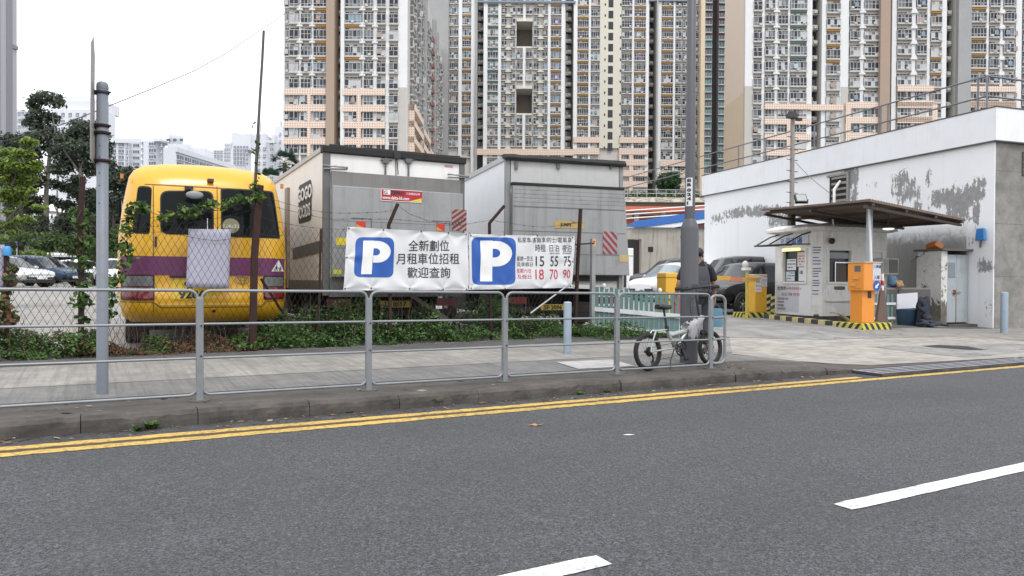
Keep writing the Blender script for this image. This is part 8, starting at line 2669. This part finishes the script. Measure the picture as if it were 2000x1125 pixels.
def bike_wheel(x, z):
    q = MB(); torus(q, (0, 0, 0), RW - 0.03, 0.031); w_ = q.build('wheel', RUBBER, bike, (x, 0, z))
    q = MB(); torus(q, (0, 0, 0), RW - 0.055, 0.010, 36, 6); q.build('rim', BLK, w_)
    q = MB()
    rnd = random.Random(3)
    for k in range(20):
        a = 2 * math.pi * k / 20; b = a + (0.9 if k % 2 else -0.9)
        s = 0.025 if (k // 2) % 2 else -0.025
        q.tube([(0.02 * math.cos(b), s, 0.02 * math.sin(b)), ((RW - 0.06) * math.cos(a), 0, (RW - 0.06) * math.sin(a))], 0.0016, 3, cap=False)
    q.build('spokes', CHROME, w_)
    q = MB(); q.tube([(0, -0.05, 0), (0, 0.05, 0)], 0.02, 10); q.build('hub', BLK, w_)
    return w_
wr_ = bike_wheel(0, RW); wf = bike_wheel(WBASE, RW + (fgz - rgz))
q = MB()
for i, r in enumerate((0.065, 0.055, 0.046, 0.038, 0.03)): q.tube([(0, -0.022 - 0.006 * i, 0), (0, -0.026 - 0.006 * i, 0)], r, 18)
q.build('cassette', BLK, wr_)
BBx, BBz = WBASE * 0.46, 0.275
STx, STz = WBASE * 0.30, 0.56
HDx, HDz = WBASE * 0.865, 0.62
def bt(name, pts, r, m=SILV, n=10): 
    q = MB(); q.tube(pts, r, n); return q.build(name, m, bike)
fr = MB()
fr.tube([(BBx, 0, BBz), (STx + 0.06, 0, 0.42), (STx, 0, STz)], [0.030, 0.026, 0.022], 10)
fr.tube([(STx + 0.06, 0, 0.45), (STx + 0.20, 0, 0.475), (WBASE * 0.62, 0, 0.50), (HDx, 0, HDz - 0.06)], [0.03, 0.034, 0.034, 0.03], 10)
fr.tube([(BBx, 0, BBz), (BBx + 0.10, 0, 0.40), (WBASE * 0.62, 0, 0.49)], [0.024, 0.022, 0.024], 10)
fr.tube([(HDx - 0.012, 0, HDz - 0.11), (HDx - 0.03, 0, HDz + 0.06)], 0.026, 10)
for s in (-0.045, 0.045):
    fr.tube([(0, s * 1.2, RW), (BBx * 0.5, s, RW + 0.015), (BBx, s * 0.4, BBz)], 0.013, 7)
    fr.tube([(0, s * 1.2, RW), (0.06, s, 0.40), (0.13, s * .9, 0.52), (STx + 0.01, s * 0.4, 0.53)], 0.012, 7)
fr.build('frame', SILV, bike)
bt('seat_post', [(STx + 0.005, 0, STz - 0.03), (STx - 0.035, 0, 0.80)], 0.0155, BLK)
q = MB(); q.tube([(STx + 0.01, 0, STz - 0.05), (STx + 0.003, 0, STz + 0.02)], 0.03, 10); q.tube([(STx, -0.03, STz - 0.02), (STx - 0.05, -0.04, STz - 0.05)], 0.008, 5); q.build('seat_clamp', BLK, bike)
q = MB()
q.loft([[(STx - 0.035 + x, y * w_, z) for y, z in ((-1, zb), (-0.85, zt), (0, zt + 0.012), (0.85, zt), (1, zb), (0, zb - 0.01))] for x, w_, zb, zt in ((-0.13, 0.05, 0.83, 0.865), (-0.10, 0.078, 0.815, 0.875), (-0.03, 0.072, 0.81, 0.865), (0.05, 0.035, 0.81, 0.855), (0.13, 0.018, 0.815, 0.85), (0.145, 0.01, 0.82, 0.842))], 0)
q.build('saddle', BLK, bike, recalc=True)
fk = MB()
for s in (-0.055, 0.055):
    fk.tube([(WBASE, s, RW), (HDx + 0.04, s, 0.47), (HDx + 0.01, s * 0.6, HDz - 0.12)], 0.013, 7)
fk.build('fork', BLK, bike)
bt('stem', [(HDx - 0.03, 0, HDz + 0.04), (HDx - 0.08, 0, 0.98), (HDx - 0.06, 0, 1.07)], 0.017, BLK)
# bars turned slightly, seen end to end
hb = Matrix.Translation((HDx - 0.06, 0, 1.085)) @ Matrix.Rotation(math.radians(28), 4, 'Z')
q = MB(); q.tube([(0.02, -0.29, 0.03), (0.0, -0.12, 0.02), (0.0, 0.12, 0.0), (0.02, 0.29, 0.0)], 0.016, 8, M=hb); hbo = q.build('handlebar', BLK, bike)
for s in (-1, 1):
    q = MB(); q.tube([(0.02, s * 0.20, 0.012), (0.022, s * 0.31, 0.012)], 0.024, 10, M=hb); q.build('grip', RUBBER, hbo)
    q = MB(); q.tube([(0.0, s * 0.17, 0.0), (0.06, s * 0.2, -0.02), (0.07, s * 0.28, -0.03)], 0.008, 5, M=hb); q.box((0.02, s * 0.15, 0.01), (0.05, 0.04, 0.04), M=hb); q.build('brake_lever', BLK, hbo)
q = MB(); q.box((0.03, 0.02, 0.045), (0.07, 0.09, 0.04), M=hb); q.box((0.06, -0.1, 0.0), (0.06, 0.05, 0.05), M=hb); q.build('bell', mat('bike_gadget', (0.05, 0.05, 0.05), 0.4), hbo)
q = MB()
q.tube([(HDx - 0.02, -0.1, 0.98), (HDx + 0.10, -0.06, 0.85), (HDx + 0.06, -0.03, 0.70), (HDx, 0, 0.6)], 0.005, 5)
q.tube([(HDx - 0.06, 0.05, 0.97), (HDx - 0.2, 0.02, 0.9), (HDx - 0.18, 0.02, 0.72), (HDx - 0.05, 0, 0.58)], 0.005, 5)
q.build('cable', BLK, bike)
q = MB(); torus(q, (BBx, -0.055, BBz), 0.095, 0.009, 30, 6)
for k in range(5):
    a = 2 * math.pi * k / 5
    q.tube([(BBx, -0.055, BBz), (BBx + 0.083 * math.cos(a), -0.055, BBz + 0.083 * math.sin(a))], 0.011, 5)
torus(q, (BBx, -0.05, BBz), 0.06, 0.008, 24, 5)
torus(q, (BBx, -0.065, BBz), 0.11, 0.007, 30, 5)
cr = q.build('chainset', BLK, bike)
q = MB(); q.tube([(BBx, -0.07, BBz), (BBx + 0.05, -0.085, BBz - 0.155)], 0.011, 7); q.box((BBx + 0.055, -0.13, BBz - 0.16), (0.09, 0.09, 0.022)); q.build('crank', BLK, cr)
q = MB(); q.tube([(BBx, 0.07, BBz), (BBx - 0.05, 0.085, BBz + 0.155)], 0.011, 7); q.box((BBx - 0.055, 0.13, BBz + 0.16), (0.09, 0.09, 0.022)); q.build('crank', BLK, cr)
q = MB(); q.tube([(BBx, -0.057, BBz + 0.09), (0, -0.045, RW + 0.05)], 0.004, 4); q.tube([(BBx, -0.057, BBz - 0.09), (0.03, -0.045, RW - 0.13)], 0.004, 4); q.build('chain', mat('chain_dark', (0.05, 0.048, 0.045), 0.5, 0.6), bike)
q = MB(); q.tube([(0.01, -0.06, RW - 0.02), (0.035, -0.06, RW - 0.08), (0.03, -0.05, RW - 0.15)], 0.014, 6); torus(q, (0.03, -0.045, RW - 0.14), 0.025, 0.006, 14, 5); q.build('derailleur', BLK, bike)
q = MB(); q.tube([(BBx - 0.10, -0.03, BBz - 0.01), (0.30, -0.12, 0.12), (0.20, -0.2, 0.02)], 0.008, 6); q.build('kickstand', BLK, bike)
# grey cloth wrapped over the frame near the head tube
q = MB()
cc = Matrix.Translation((0, 0, 0))
prof = []
rnd = random.Random(6)
for i in range(13):
    f = i / 12
    x = WBASE * (0.60 + 0.25 * f)
    ztop = 0.60 + 0.10 * f + 0.012 * math.sin(i * 2.2)
    hang = 0.14 + 0.12 * math.sin(math.pi * f) + 0.03 * math.sin(i * 1.7)
    prof.append([(x + 0.02 * math.sin(i + j), (-0.075 - 0.012 * math.sin(i * 2.4 + j)) * math.sin(math.pi * (0.1 + 0.8 * j / 8)) * (1 if j < 9 else 1) * 1.0, ztop - hang * (j / 8) ** 1.2 + 0.03 * math.sin(math.pi * j / 8)) for j in range(9)])
q.loft(prof, 0, closed=False)
prof2 = [[(x, 0.07 * math.sin(math.pi * (0.1 + 0.8 * j / 8)), z) for j, (x, y, z) in enumerate(r)] for r in prof]
q.loft(prof2, 0, closed=False)
M0 = bike.matrix_basis
ob = q.build('draped_cloth', mat('cloth_light_grey', (0.42, 0.41, 0.43), 0.85, var=0.25, scale=14, bump=0.6, bscale=30), None)
ob.location = bike.location; ob.rotation_euler = bike.rotation_euler
tag(ob, 'crumpled pale grey cloth draped over the bicycle frame', 'cloth')

# ------------------------------------------------------------------ man behind the lamp post
SKIN = mat('skin', (0.30, 0.165, 0.105), 0.55, var=0.08, scale=12)
SHIRT = mat('black_tshirt', (0.012, 0.013, 0.018), 0.85, var=0.3, scale=14, bump=0.3, bscale=12)
TROU = mat('dark_trousers', (0.022, 0.024, 0.03), 0.85, var=0.35, scale=10, bump=0.3, bscale=14)
HAIR = mat('black_hair', (0.010, 0.009, 0.009), 0.6, var=0.4, scale=40, bump=0.5, bscale=120)
def skin_mesh(name, V, E, Rr, m, parent, sub=2, root=0):
    me = bpy.data.meshes.new(name)
    me.from_pydata(V, E, [])
    ob = bpy.data.objects.new(name, me)
    COL.objects.link(ob)
    sk = ob.modifiers.new('skin', 'SKIN'); sk.use_smooth_shade = True
    for i, r in enumerate(Rr):
        d = me.skin_vertices[0].data[i]
        d.radius = r if isinstance(r, tuple) else (r, r)
        d.use_root = (i == root)
    sb = ob.modifiers.new('sub', 'SUBSURF'); sb.levels = sub; sb.render_levels = sub
    dg = bpy.context.evaluated_depsgraph_get(); dg.update()
    me2 = bpy.data.meshes.new_from_object(ob.evaluated_get(dg))
    bpy.data.objects.remove(ob); bpy.data.meshes.remove(me)
    me2.name = name
    me2.materials.clear(); me2.materials.append(m)
    me2.polygons.foreach_set('use_smooth', [True] * len(me2.polygons))
    ob = bpy.data.objects.new(name, me2); COL.objects.link(ob)
    ob.parent = parent
    return ob
pg = gat(1361, 11.95)
Zm = 11.95
t = man = thing('person', 'man in a black T-shirt with a backpack, walking away behind the lamp post', 'person', pg, math.atan2(F0.y, F0.x) - math.pi / 2)
# local axes: x right, y away from us (the way he faces), z up; he is 1.71 tall
V, E, RR = [], [], []
def J(x, y, z, r, par=None):
    V.append((x, y, z)); RR.append(r)
    if par is not None: E.append((par, len(V) - 1))
    return len(V) - 1
pel = J(0.0, 0, 0.93, (0.145, 0.10)); wai = J(0.0, 0.0, 1.08, (0.13, 0.095), pel); che = J(0.005, 0.01, 1.28, (0.155, 0.10), wai); upc = J(0.01, 0.0, 1.39, (0.12, 0.075), che)
nec = J(0.015, 0.015, 1.46, 0.055, upc); hd0 = J(0.02, 0.03, 1.535, 0.068, nec); hd1 = J(0.02, 0.025, 1.60, 0.082, hd0); hd2 = J(0.02, 0.02, 1.665, 0.065, hd1)
hands = {}
for s in (-1, 1):
    sh_ = J(s * 0.19, 0.0, 1.385, 0.062, upc)
    if s < 0: el_, wri = (-0.295, -0.02, 1.13), (-0.335, 0.06, 0.92)
    else: el_, wri = (0.285, 0.0, 1.11), (0.315, 0.08, 0.89)
    e_ = J(*el_, 0.046, sh_); mid = J(*[(a + b) / 2 for a, b in zip(el_, wri)], 0.040, e_); w_ = J(*wri, 0.027, mid)
    pa_ = J(wri[0] + s * 0.004, wri[1] + 0.015, wri[2] - 0.065, (0.036, 0.022), w_)
    hands[s] = (wri[0] + s * 0.004, wri[1] + 0.015, wri[2] - 0.065)
    for k, (dy, L) in enumerate(((-0.028, 0.062), (-0.010, 0.074), (0.010, 0.070), (0.028, 0.054))):
        b0 = J(hands[s][0], hands[s][1] + dy, hands[s][2] - 0.03, 0.0095, pa_)
        b1 = J(hands[s][0] - s * 0.006, hands[s][1] + dy, hands[s][2] - 0.03 - L * 0.5, 0.0085, b0)
        b2 = J(hands[s][0] - s * 0.026, hands[s][1] + dy * 0.95, hands[s][2] - 0.03 - L * 0.85, 0.0075, b1)
    th0 = J(hands[s][0] - s * 0.006, hands[s][1] + 0.034, hands[s][2] + 0.015, 0.011, pa_); th1 = J(hands[s][0] - s * 0.018, hands[s][1] + 0.052, hands[s][2] - 0.025, 0.009, th0)
for s, kx, ky, ax, ay in ((-1, -0.10, 0.10, -0.10, -0.02), (1, 0.105, 0.0, 0.115, -0.16)):
    hp_ = J(s * 0.095, 0, 0.86, 0.085, pel); kn = J(kx, ky, 0.49, 0.058, hp_); ca_ = J((kx + ax) / 2, (ky + ay) / 2 - 0.02, 0.33, 0.052, kn); an = J(ax, ay, 0.10, 0.036, ca_)
    ft = J(ax, ay + 0.09, 0.045, (0.04, 0.03), an); tt = J(ax, ay + 0.17, 0.03, (0.036, 0.022), ft)
skin_mesh('body', V, E, RR, SKIN, man)
V, E, RR = [], [], []
a0 = J(0, 0, 0.90, (0.165, 0.12)); a1 = J(0, 0, 1.08, (0.155, 0.115), a0); a2 = J(0.005, 0.01, 1.28, (0.175, 0.12), a1); a3 = J(0.01, 0, 1.40, (0.13, 0.085), a2); a4 = J(0.013, 0.01, 1.455, 0.068, a3)
for s in (-1, 1):
    b0 = J(s * 0.20, 0, 1.385, 0.078, a3); b1 = J(s * 0.262, -0.005, 1.22, 0.076, b0); b2 = J(s * 0.282, -0.008, 1.15, 0.070, b1)
skin_mesh('tshirt', V, E, RR, SHIRT, man)
V, E, RR = [], [], []
a0 = J(0, 0, 0.93, (0.155, 0.112))
for s, kx, ky, ax, ay in ((-1, -0.10, 0.10, -0.10, -0.02), (1, 0.105, 0.0, 0.115, -0.16)):
    b0 = J(s * 0.095, 0, 0.84, 0.102, a0); b1 = J(kx, ky, 0.50, 0.078, b0); b2 = J((kx + ax) / 2, (ky + ay) / 2 - 0.015, 0.3, 0.070, b1); b3 = J(ax, ay, 0.12, 0.062, b2)
skin_mesh('trousers', V, E, RR, TROU, man)
q = MB()
lumpy(q, (0.02, 0.012, 1.632), (0.086, 0.098, 0.082), 3, 0, 0.05); q.build('hair', HAIR, man)
q = MB()
for s in (-1, 1): q.ell((0.02 + s * 0.082, 0.03, 1.58), (0.014, 0.026, 0.034), 10, 7)
q.ell((0.02, 0.125, 1.575), (0.014, 0.022, 0.024), 8, 6)
q.build('ears_and_nose', SKIN, man)
for s in (-1, 1):
    q = MB(); q.ell((0.02 + s * 0.03, 0.098, 1.60), (0.012, 0.008, 0.007), 8, 6); q.build('eye', mat('eye_dark', (0.03, 0.02, 0.02), 0.2), man)
q = MB(); q.ell((0.02, 0.102, 1.54), (0.024, 0.008, 0.007), 10, 6); q.build('mouth', mat('lip', (0.25, 0.09, 0.08), 0.5), man)
for ax, ay in ((-0.10, -0.02), (0.115, -0.16)):
    q = MB(); q.loft([[(ax + x * w_, ay + y, z) for x, z in ((-1, 0.0), (-0.95, h * .7), (0, h), (0.95, h * .7), (1, 0.0))] for y, w_, h in ((-0.08, 0.035, 0.08), (-0.03, 0.045, 0.10), (0.05, 0.048, 0.09), (0.13, 0.046, 0.06), (0.19, 0.03, 0.04))], 0); q.build('shoe', mat('shoe_dark', (0.05, 0.045, 0.045), 0.7), man, recalc=True)
# backpack worn on the back (towards us)
bpk = thing('backpack', 'dark grey backpack with a small white patch on the strap, on the walking man', 'backpack', pg, man.rotation_euler[2])
PACK = mat('pack_grey', (0.045, 0.048, 0.055), 0.8, var=0.3, scale=12, bump=0.3, bscale=30)
q = MB()
rg = []
for z, w_, d_ in ((0.93, 0.10, 0.06), (0.96, 0.145, 0.11), (1.08, 0.155, 0.14), (1.22, 0.15, 0.13), (1.34, 0.13, 0.10), (1.40, 0.09, 0.06)):
    rg.append([(0.01 + x, -0.115 - d_ / 2 + y, z) for x, y in rrect(w_ * 2, d_, min(0.04, d_ * .45), 4)])
q.loft(rg, 0); bo_ = q.build('pack', PACK, bpk, recalc=True)
q = MB(); q.bx(-0.09, 0.11, -0.275, -0.255, 0.99, 1.16); q.build('pocket', mat('pack_pocket', (0.06, 0.063, 0.07), 0.8), bpk, bev=0.008)
for s in (-1, 1):
    q = MB(); q.loft([[(s * 0.115 + 0.01 + dx, y, z) for dx, y, z in ((-0.022, y0, z0), (0.022, y0, z0), (0.022, y0 + 0.008, z0 + 0.008), (-0.022, y0 + 0.008, z0 + 0.008))] for y0, z0 in ((-0.135, 1.33), (-0.105, 1.42), (-0.04, 1.475), (0.04, 1.46), (0.10, 1.40), (0.125, 1.25))], 0, smooth=False); q.build('strap', PACK, bpk, recalc=True)
q = MB(); q.bx(0.10, 0.155, -0.122, -0.116, 1.395, 1.44); q.build('patch', TXTWHITE, bpk).rotation_euler = (-0.2, 0, 0)
# blue bag in his right hand
hx, hy, hzz = hands[1]
bg_ = thing('shopping_bag', 'pale blue carrier bag held low in the walking man\'s right hand', 'bag', (pg + Matrix.Rotation(man.rotation_euler[2], 3, 'Z') @ Vector((hx, hy, 0))), man.rotation_euler[2])
q = MB(); rg = []
for z, w_, d_ in ((hzz - 0.42, 0.27, 0.13), (hzz - 0.38, 0.28, 0.14), (hzz - 0.22, 0.27, 0.12), (hzz - 0.11, 0.24, 0.06)):
    rg.append([(x, y + 0.01 * math.sin(x * 40 + z * 20), z) for x, y in rrect(w_, d_, d_ * 0.4, 4)])
q.loft(rg, 0); q.build('pouch', mat('bag_blue', (0.075, 0.19, 0.25), 0.6, var=0.25, scale=9, bump=0.4, bscale=20), bg_, recalc=True)
for s in (-1, 1):
    q = MB(); q.tube([(-0.09, 0.02 * s, hzz - 0.115), (-0.05, 0.01 * s, hzz - 0.05), (0.0, 0, hzz - 0.035), (0.05, 0.01 * s, hzz - 0.05), (0.09, 0.02 * s, hzz - 0.115)], 0.006, 6); q.build('handle', mat('bag_handle', (0.05, 0.10, 0.13), 0.7), bg_)
# ------------------------------------------------------------------ undergrowth along the fence
def undergrowth(name, label, boxes, n, size, mats, seed, weights=None):
    """leaves that grow on stems from the ground between two photo columns"""
    rs = np.random.RandomState(seed)
    P = []
    wts = np.array([b[-1] for b in boxes], float); wts /= wts.sum()
    pick = rs.choice(len(boxes), n, p=wts)
    for k in range(n):
        x0, x1, y0, y1, h, _ = boxes[pick[k]]
        x = x0 + (x1 - x0) * rs.rand(); y = y0 + (y1 - y0) * rs.rand()
        hh = h * (0.55 + 0.45 * math.sin(x * 3.7 + y * 2.1) * math.sin(x * 1.3 - y * 3 + 1) + 0.25 * math.sin(x * 9.1 + y * 7))
        edge = min(1, (y - y0) / 0.45 + 0.30)
        hh = max(0.05, hh) * edge
        z = LOT + hh * rs.rand() ** 0.55
        P.append((x, y, z))
    P = np.array(P)
    nrm = rs.normal(size=(n, 3)) * 0.55 + np.array([0, -0.25, 0.9])
    nrm /= np.linalg.norm(nrm, axis=1)[:, None]
    a = np.cross(nrm, rs.normal(size=(n, 3))); a /= np.linalg.norm(a, axis=1)[:, None]
    b = np.cross(nrm, a)
    sz = size * (0.5 + 0.9 * rs.rand(n))[:, None]
    V = np.stack([P - a * sz, P + b * sz * 0.5, P + a * sz, P - b * sz * 0.5 + nrm * sz * 0.1], 1).reshape(-1, 3)
    o = leaf_mesh(name, V, n, mats, None, rs, weights)
    return tag(o, label, 'undergrowth', kind='stuff')
X = lambda px: FP(px, 600, FY).x
undergrowth('green_undergrowth', 'dense green weeds growing under the banners and truck tails', [
    (X(455), X(570), 11.28, 12.2, 0.45, 3), (X(545), X(640), 11.3, 12.5, 0.66, 4), (X(620), X(760), 11.3, 12.6, 0.82, 7), (X(760), X(880), 11.3, 12.5, 0.70, 5), (X(870), X(985), 11.3, 12.5, 0.70, 5),
    (X(975), X(1030), 11.3, 12.3, 0.95, 3), (X(1020), X(1130), 11.3, 12.2, 0.52, 4), (X(1120), X(1200), 11.35, 12.0, 0.42, 2), (8.1, 9.7, 10.55, 11.5, 0.34, 3)], 24000, 0.032, LF_BUSH, 51, [0.45, 0.3, 0.25])
undergrowth('mixed_undergrowth', 'patchy green weeds at the fence foot on the left', [(X(-60), X(70), 11.25, 12.3, 0.52, 4), (X(60), X(200), 11.25, 12.1, 0.44, 4), (X(280), X(330), 11.3, 12, 0.42, 1)], 6500, 0.030, LF_BUSH + [LF_DRY[1]], 52, [0.4, 0.28, 0.2, 0.12])
undergrowth('dry_undergrowth', 'dry reddish weeds in front of the minibus', [(X(130), X(200), 11.25, 12.0, 0.32, 2), (X(200), X(330), 11.25, 11.9, 0.24, 4), (X(330), X(500), 11.25, 11.9, 0.26, 5), (X(470), X(530), 11.3, 11.7, 0.2, 1)], 5200, 0.026, LF_DRY + [LF_BUSH[2]], 53, [0.38, 0.25, 0.12, 0.25])
# bare stems and dead twigs among the weeds
def twigs(name, label, n, x0, x1, h, m, seed, y0=11.4, y1=12.2):
    rnd = random.Random(seed)
    q = MB()
    for _ in range(n):
        x, y = rnd.uniform(x0, x1), rnd.uniform(y0, y1)
        p = [Vector((x, y, LOT))]
        for k in range(4): p.append(p[-1] + Vector((rnd.uniform(-.06, .06), rnd.uniform(-.06, .06), h * rnd.uniform(.15, .35))))
        q.tube(p, [0.006, 0.005, 0.004, 0.003, 0.002], 4, cap=False)
    return tag(q.build(name, m), label, 'twigs', kind='stuff')
twigs('dry_twigs', 'thin dry stems standing in the weeds beneath the banners', 60, X(560), X(1110), 0.75, mat('twig', (0.11, 0.08, 0.06), 0.9, var=0.4), 5)
twigs('weed_stems', 'thin reddish stems at the fence foot on the left', 70, X(-40), X(480), 0.5, mat('stem_red', (0.10, 0.055, 0.04), 0.9, var=0.4), 6, 11.3, 12.0)
# climbers
def vine(label, path, n, size, mats, seed, dy=0.0, spread=0.07):
    P = [FP(a, b, FY + dy) for a, b in path]
    t = thing('climbing_vine', label, 'vine', P[0])
    q = MB(); q.tube([p - P[0] for p in P], 0.005, 5); q.build('stem', BARKD, t)
    cl = []
    rnd = random.Random(seed)
    for a, b in zip(P, P[1:]):
        k = max(1, int((b - a).length / 0.09))
        for i in range(k):
            c = a.lerp(b, i / k) - P[0] + Vector((rnd.gauss(0, .03), rnd.gauss(0, .03), rnd.gauss(0, .035)))
            cl.append((c, spread * rnd.uniform(.6, 1.3)))
    leaves('foliage', cl, n, size, mats, t, seed, shell=0.0, aspect=0.55)
vine('leafy vine trailing along the barbed wire across the minibus windows', [(262, 425), (262, 402), (285, 412), (310, 420), (335, 418), (360, 412), (385, 412), (410, 402), (430, 408), (450, 392), (470, 388), (490, 382), (515, 385)], 420, 0.048, LF_MID + [LF_LIGHT[0]], 61, -0.05)
vine('vine hanging down the fence at the minibus left corner', [(262, 405), (245, 430), (255, 460), (240, 480), (250, 510), (235, 540), (222, 560), (215, 600), (212, 640)], 380, 0.042, LF_BUSH + [LF_MID[1]], 62, -0.03, 0.09)
vine('vine climbing the rusty fence post left of the sign pole', [(158, 660), (165, 600), (152, 560), (172, 530), (160, 500), (165, 460), (150, 430), (158, 410)], 250, 0.045, LF_BUSH + [LF_MID[1]], 63, -0.03, 0.1)
vine('brown and green creeper on the stub post at the left edge', [(6, 640), (10, 600), (4, 570), (16, 545), (20, 525), (14, 512)], 420, 0.045, LF_DRY + [LF_BUSH[0], LF_MID[1]], 64, -0.03, 0.1)
vine('few thin leaves creeping up the tall bare rod', [(497, 372), (502, 330), (505, 300), (508, 260), (510, 235)], 40, 0.045, LF_MID, 65, -0.05, 0.09)
vine('low branch of leaves from the young tree over the left fence', [(-20, 470), (30, 468), (60, 452), (95, 470)], 90, 0.05, LF_MID, 66, 0.3, 0.12)
# ------------------------------------------------------------------ small things on the ground
def tuft(label, px, py, n, h, seed, mats=LF_BUSH, broad=False):
    g = gpt(px, py)
    t = thing('weed_tuft', label, 'weed', g, 0, 'weeds growing from the kerb joints')
    rnd = random.Random(seed)
    q = MB()
    for _ in range(n):
        a = rnd.uniform(0, 6.28); r = rnd.uniform(0, 0.03); L = h * rnd.uniform(.5, 1.1)
        b0 = Vector((r * math.cos(a), r * math.sin(a) * .4, 0)); d = Vector((math.cos(a) * rnd.uniform(.2, .9), math.sin(a) * .6 - .3, 1)).normalized()
        s = Vector((-math.sin(a), math.cos(a), 0)) * (0.012 if broad else 0.004)
        m1 = b0 + d * L * .6; e = m1 + (d + Vector((math.cos(a) * .6, math.sin(a) * .6, -.5))) * L * .35
        q.add([b0 - s * .4, b0 + s * .4, m1 + s, m1 - s, e], [(0, 1, 2, 3), (3, 2, 4)], rnd.randrange(len(mats)))
    q.build('blades', mats, t)
tuft('spreading green weed in the gutter at the left', 295, 838, 60, 0.10, 1, LF_MID[:2] + [LF_BUSH[0]], True)
tuft('smaller weed left of it in the gutter', 268, 842, 26, 0.07, 2, LF_BUSH, True)
tuft('upright grass tuft growing from the kerb foot in the middle', 855, 790, 50, 0.13, 3, LF_BUSH)
tuft('low green weed under the kerb left of the bicycle', 1185, 767, 30, 0.05, 4, LF_BUSH, True)
tuft('low weed further left along the kerb foot', 1133, 771, 26, 0.05, 5, LF_BUSH, True)
def flat_leaf(name, label, px, py, pts, m, cat):
    g = gpt(px, py)
    q = MB(); q.add([(x, y, 0.006 + z) for x, y, z in pts], [tuple(range(len(pts)))])
    o = q.build(name, m, None, (g.x, g.y, g.z), -0.5)
    sm = o.modifiers.new('thickness', 'SOLIDIFY'); sm.thickness = 0.002
    return tag(o, label, cat)
flat_leaf('fallen_leaf', 'curled brown leaf lying on the road', 1045, 832, [(-.07, -.01, 0), (-.03, -.03, .01), (0, -.015, .0), (.04, -.03, .012), (.075, 0, .02), (.03, .012, .0), (0, .03, .012), (-.04, .02, .004)], mat('dead_leaf', (0.40, 0.21, 0.10), 0.8, var=0.2, scale=40), 'leaf')
flat_leaf('paper_scrap', 'small white scrap lying on the road', 1228, 850, [(-.05, -.008, 0), (0, -.014, .0), (.05, -.004, .002), (.045, .006, .0), (0, .01, .002)], TXTWHITE, 'litter')
flat_leaf('paper_scrap', 'white scrap at the edge of the pavement below the weeds', 555, 694, [(-.04, -.03, 0), (.03, -.035, .01), (.045, .02, .0), (-.02, .03, .012)], TXTWHITE, 'litter')
# twigs and leaf litter in the gutter and on the kerb
rs = np.random.RandomState(77)
V = []
n = 900
for k in range(n):
    x = rs.uniform(-1.2, 9.2)
    if rs.rand() < 0.55: y = rs.uniform(6.50, 6.79)
    elif rs.rand() < 0.6: y = rs.uniform(7.0, 7.7)
    else: y = rs.uniform(10.6, 11.3)
    z = (road_z(x) if y < YK else ground_z(x, y)) + 0.008
    a = rs.uniform(0, 6.28); L = rs.uniform(0.008, 0.03) * (2.2 if rs.rand() < .15 else 1); w_ = L * rs.uniform(.12, .5)
    d = np.array([math.cos(a), math.sin(a), 0]); s = np.array([-math.sin(a), math.cos(a), 0.2])
    c = np.array([x, y, z])
    V += [c - d * L, c + s * w_, c + d * L, c - s * w_]
o = leaf_mesh('gutter_litter', np.array(V), n, [mat('litter_brown', (0.13, 0.08, 0.045), 0.9, var=0.4, scale=20), mat('litter_straw', (0.30, 0.24, 0.16), 0.9, var=0.3, scale=20), mat('litter_dark', (0.05, 0.035, 0.025), 0.9)], None, rs, [0.45, 0.2, 0.35])
tag(o, 'dry leaf and twig litter in the gutter and along the kerb', 'litter', kind='stuff')
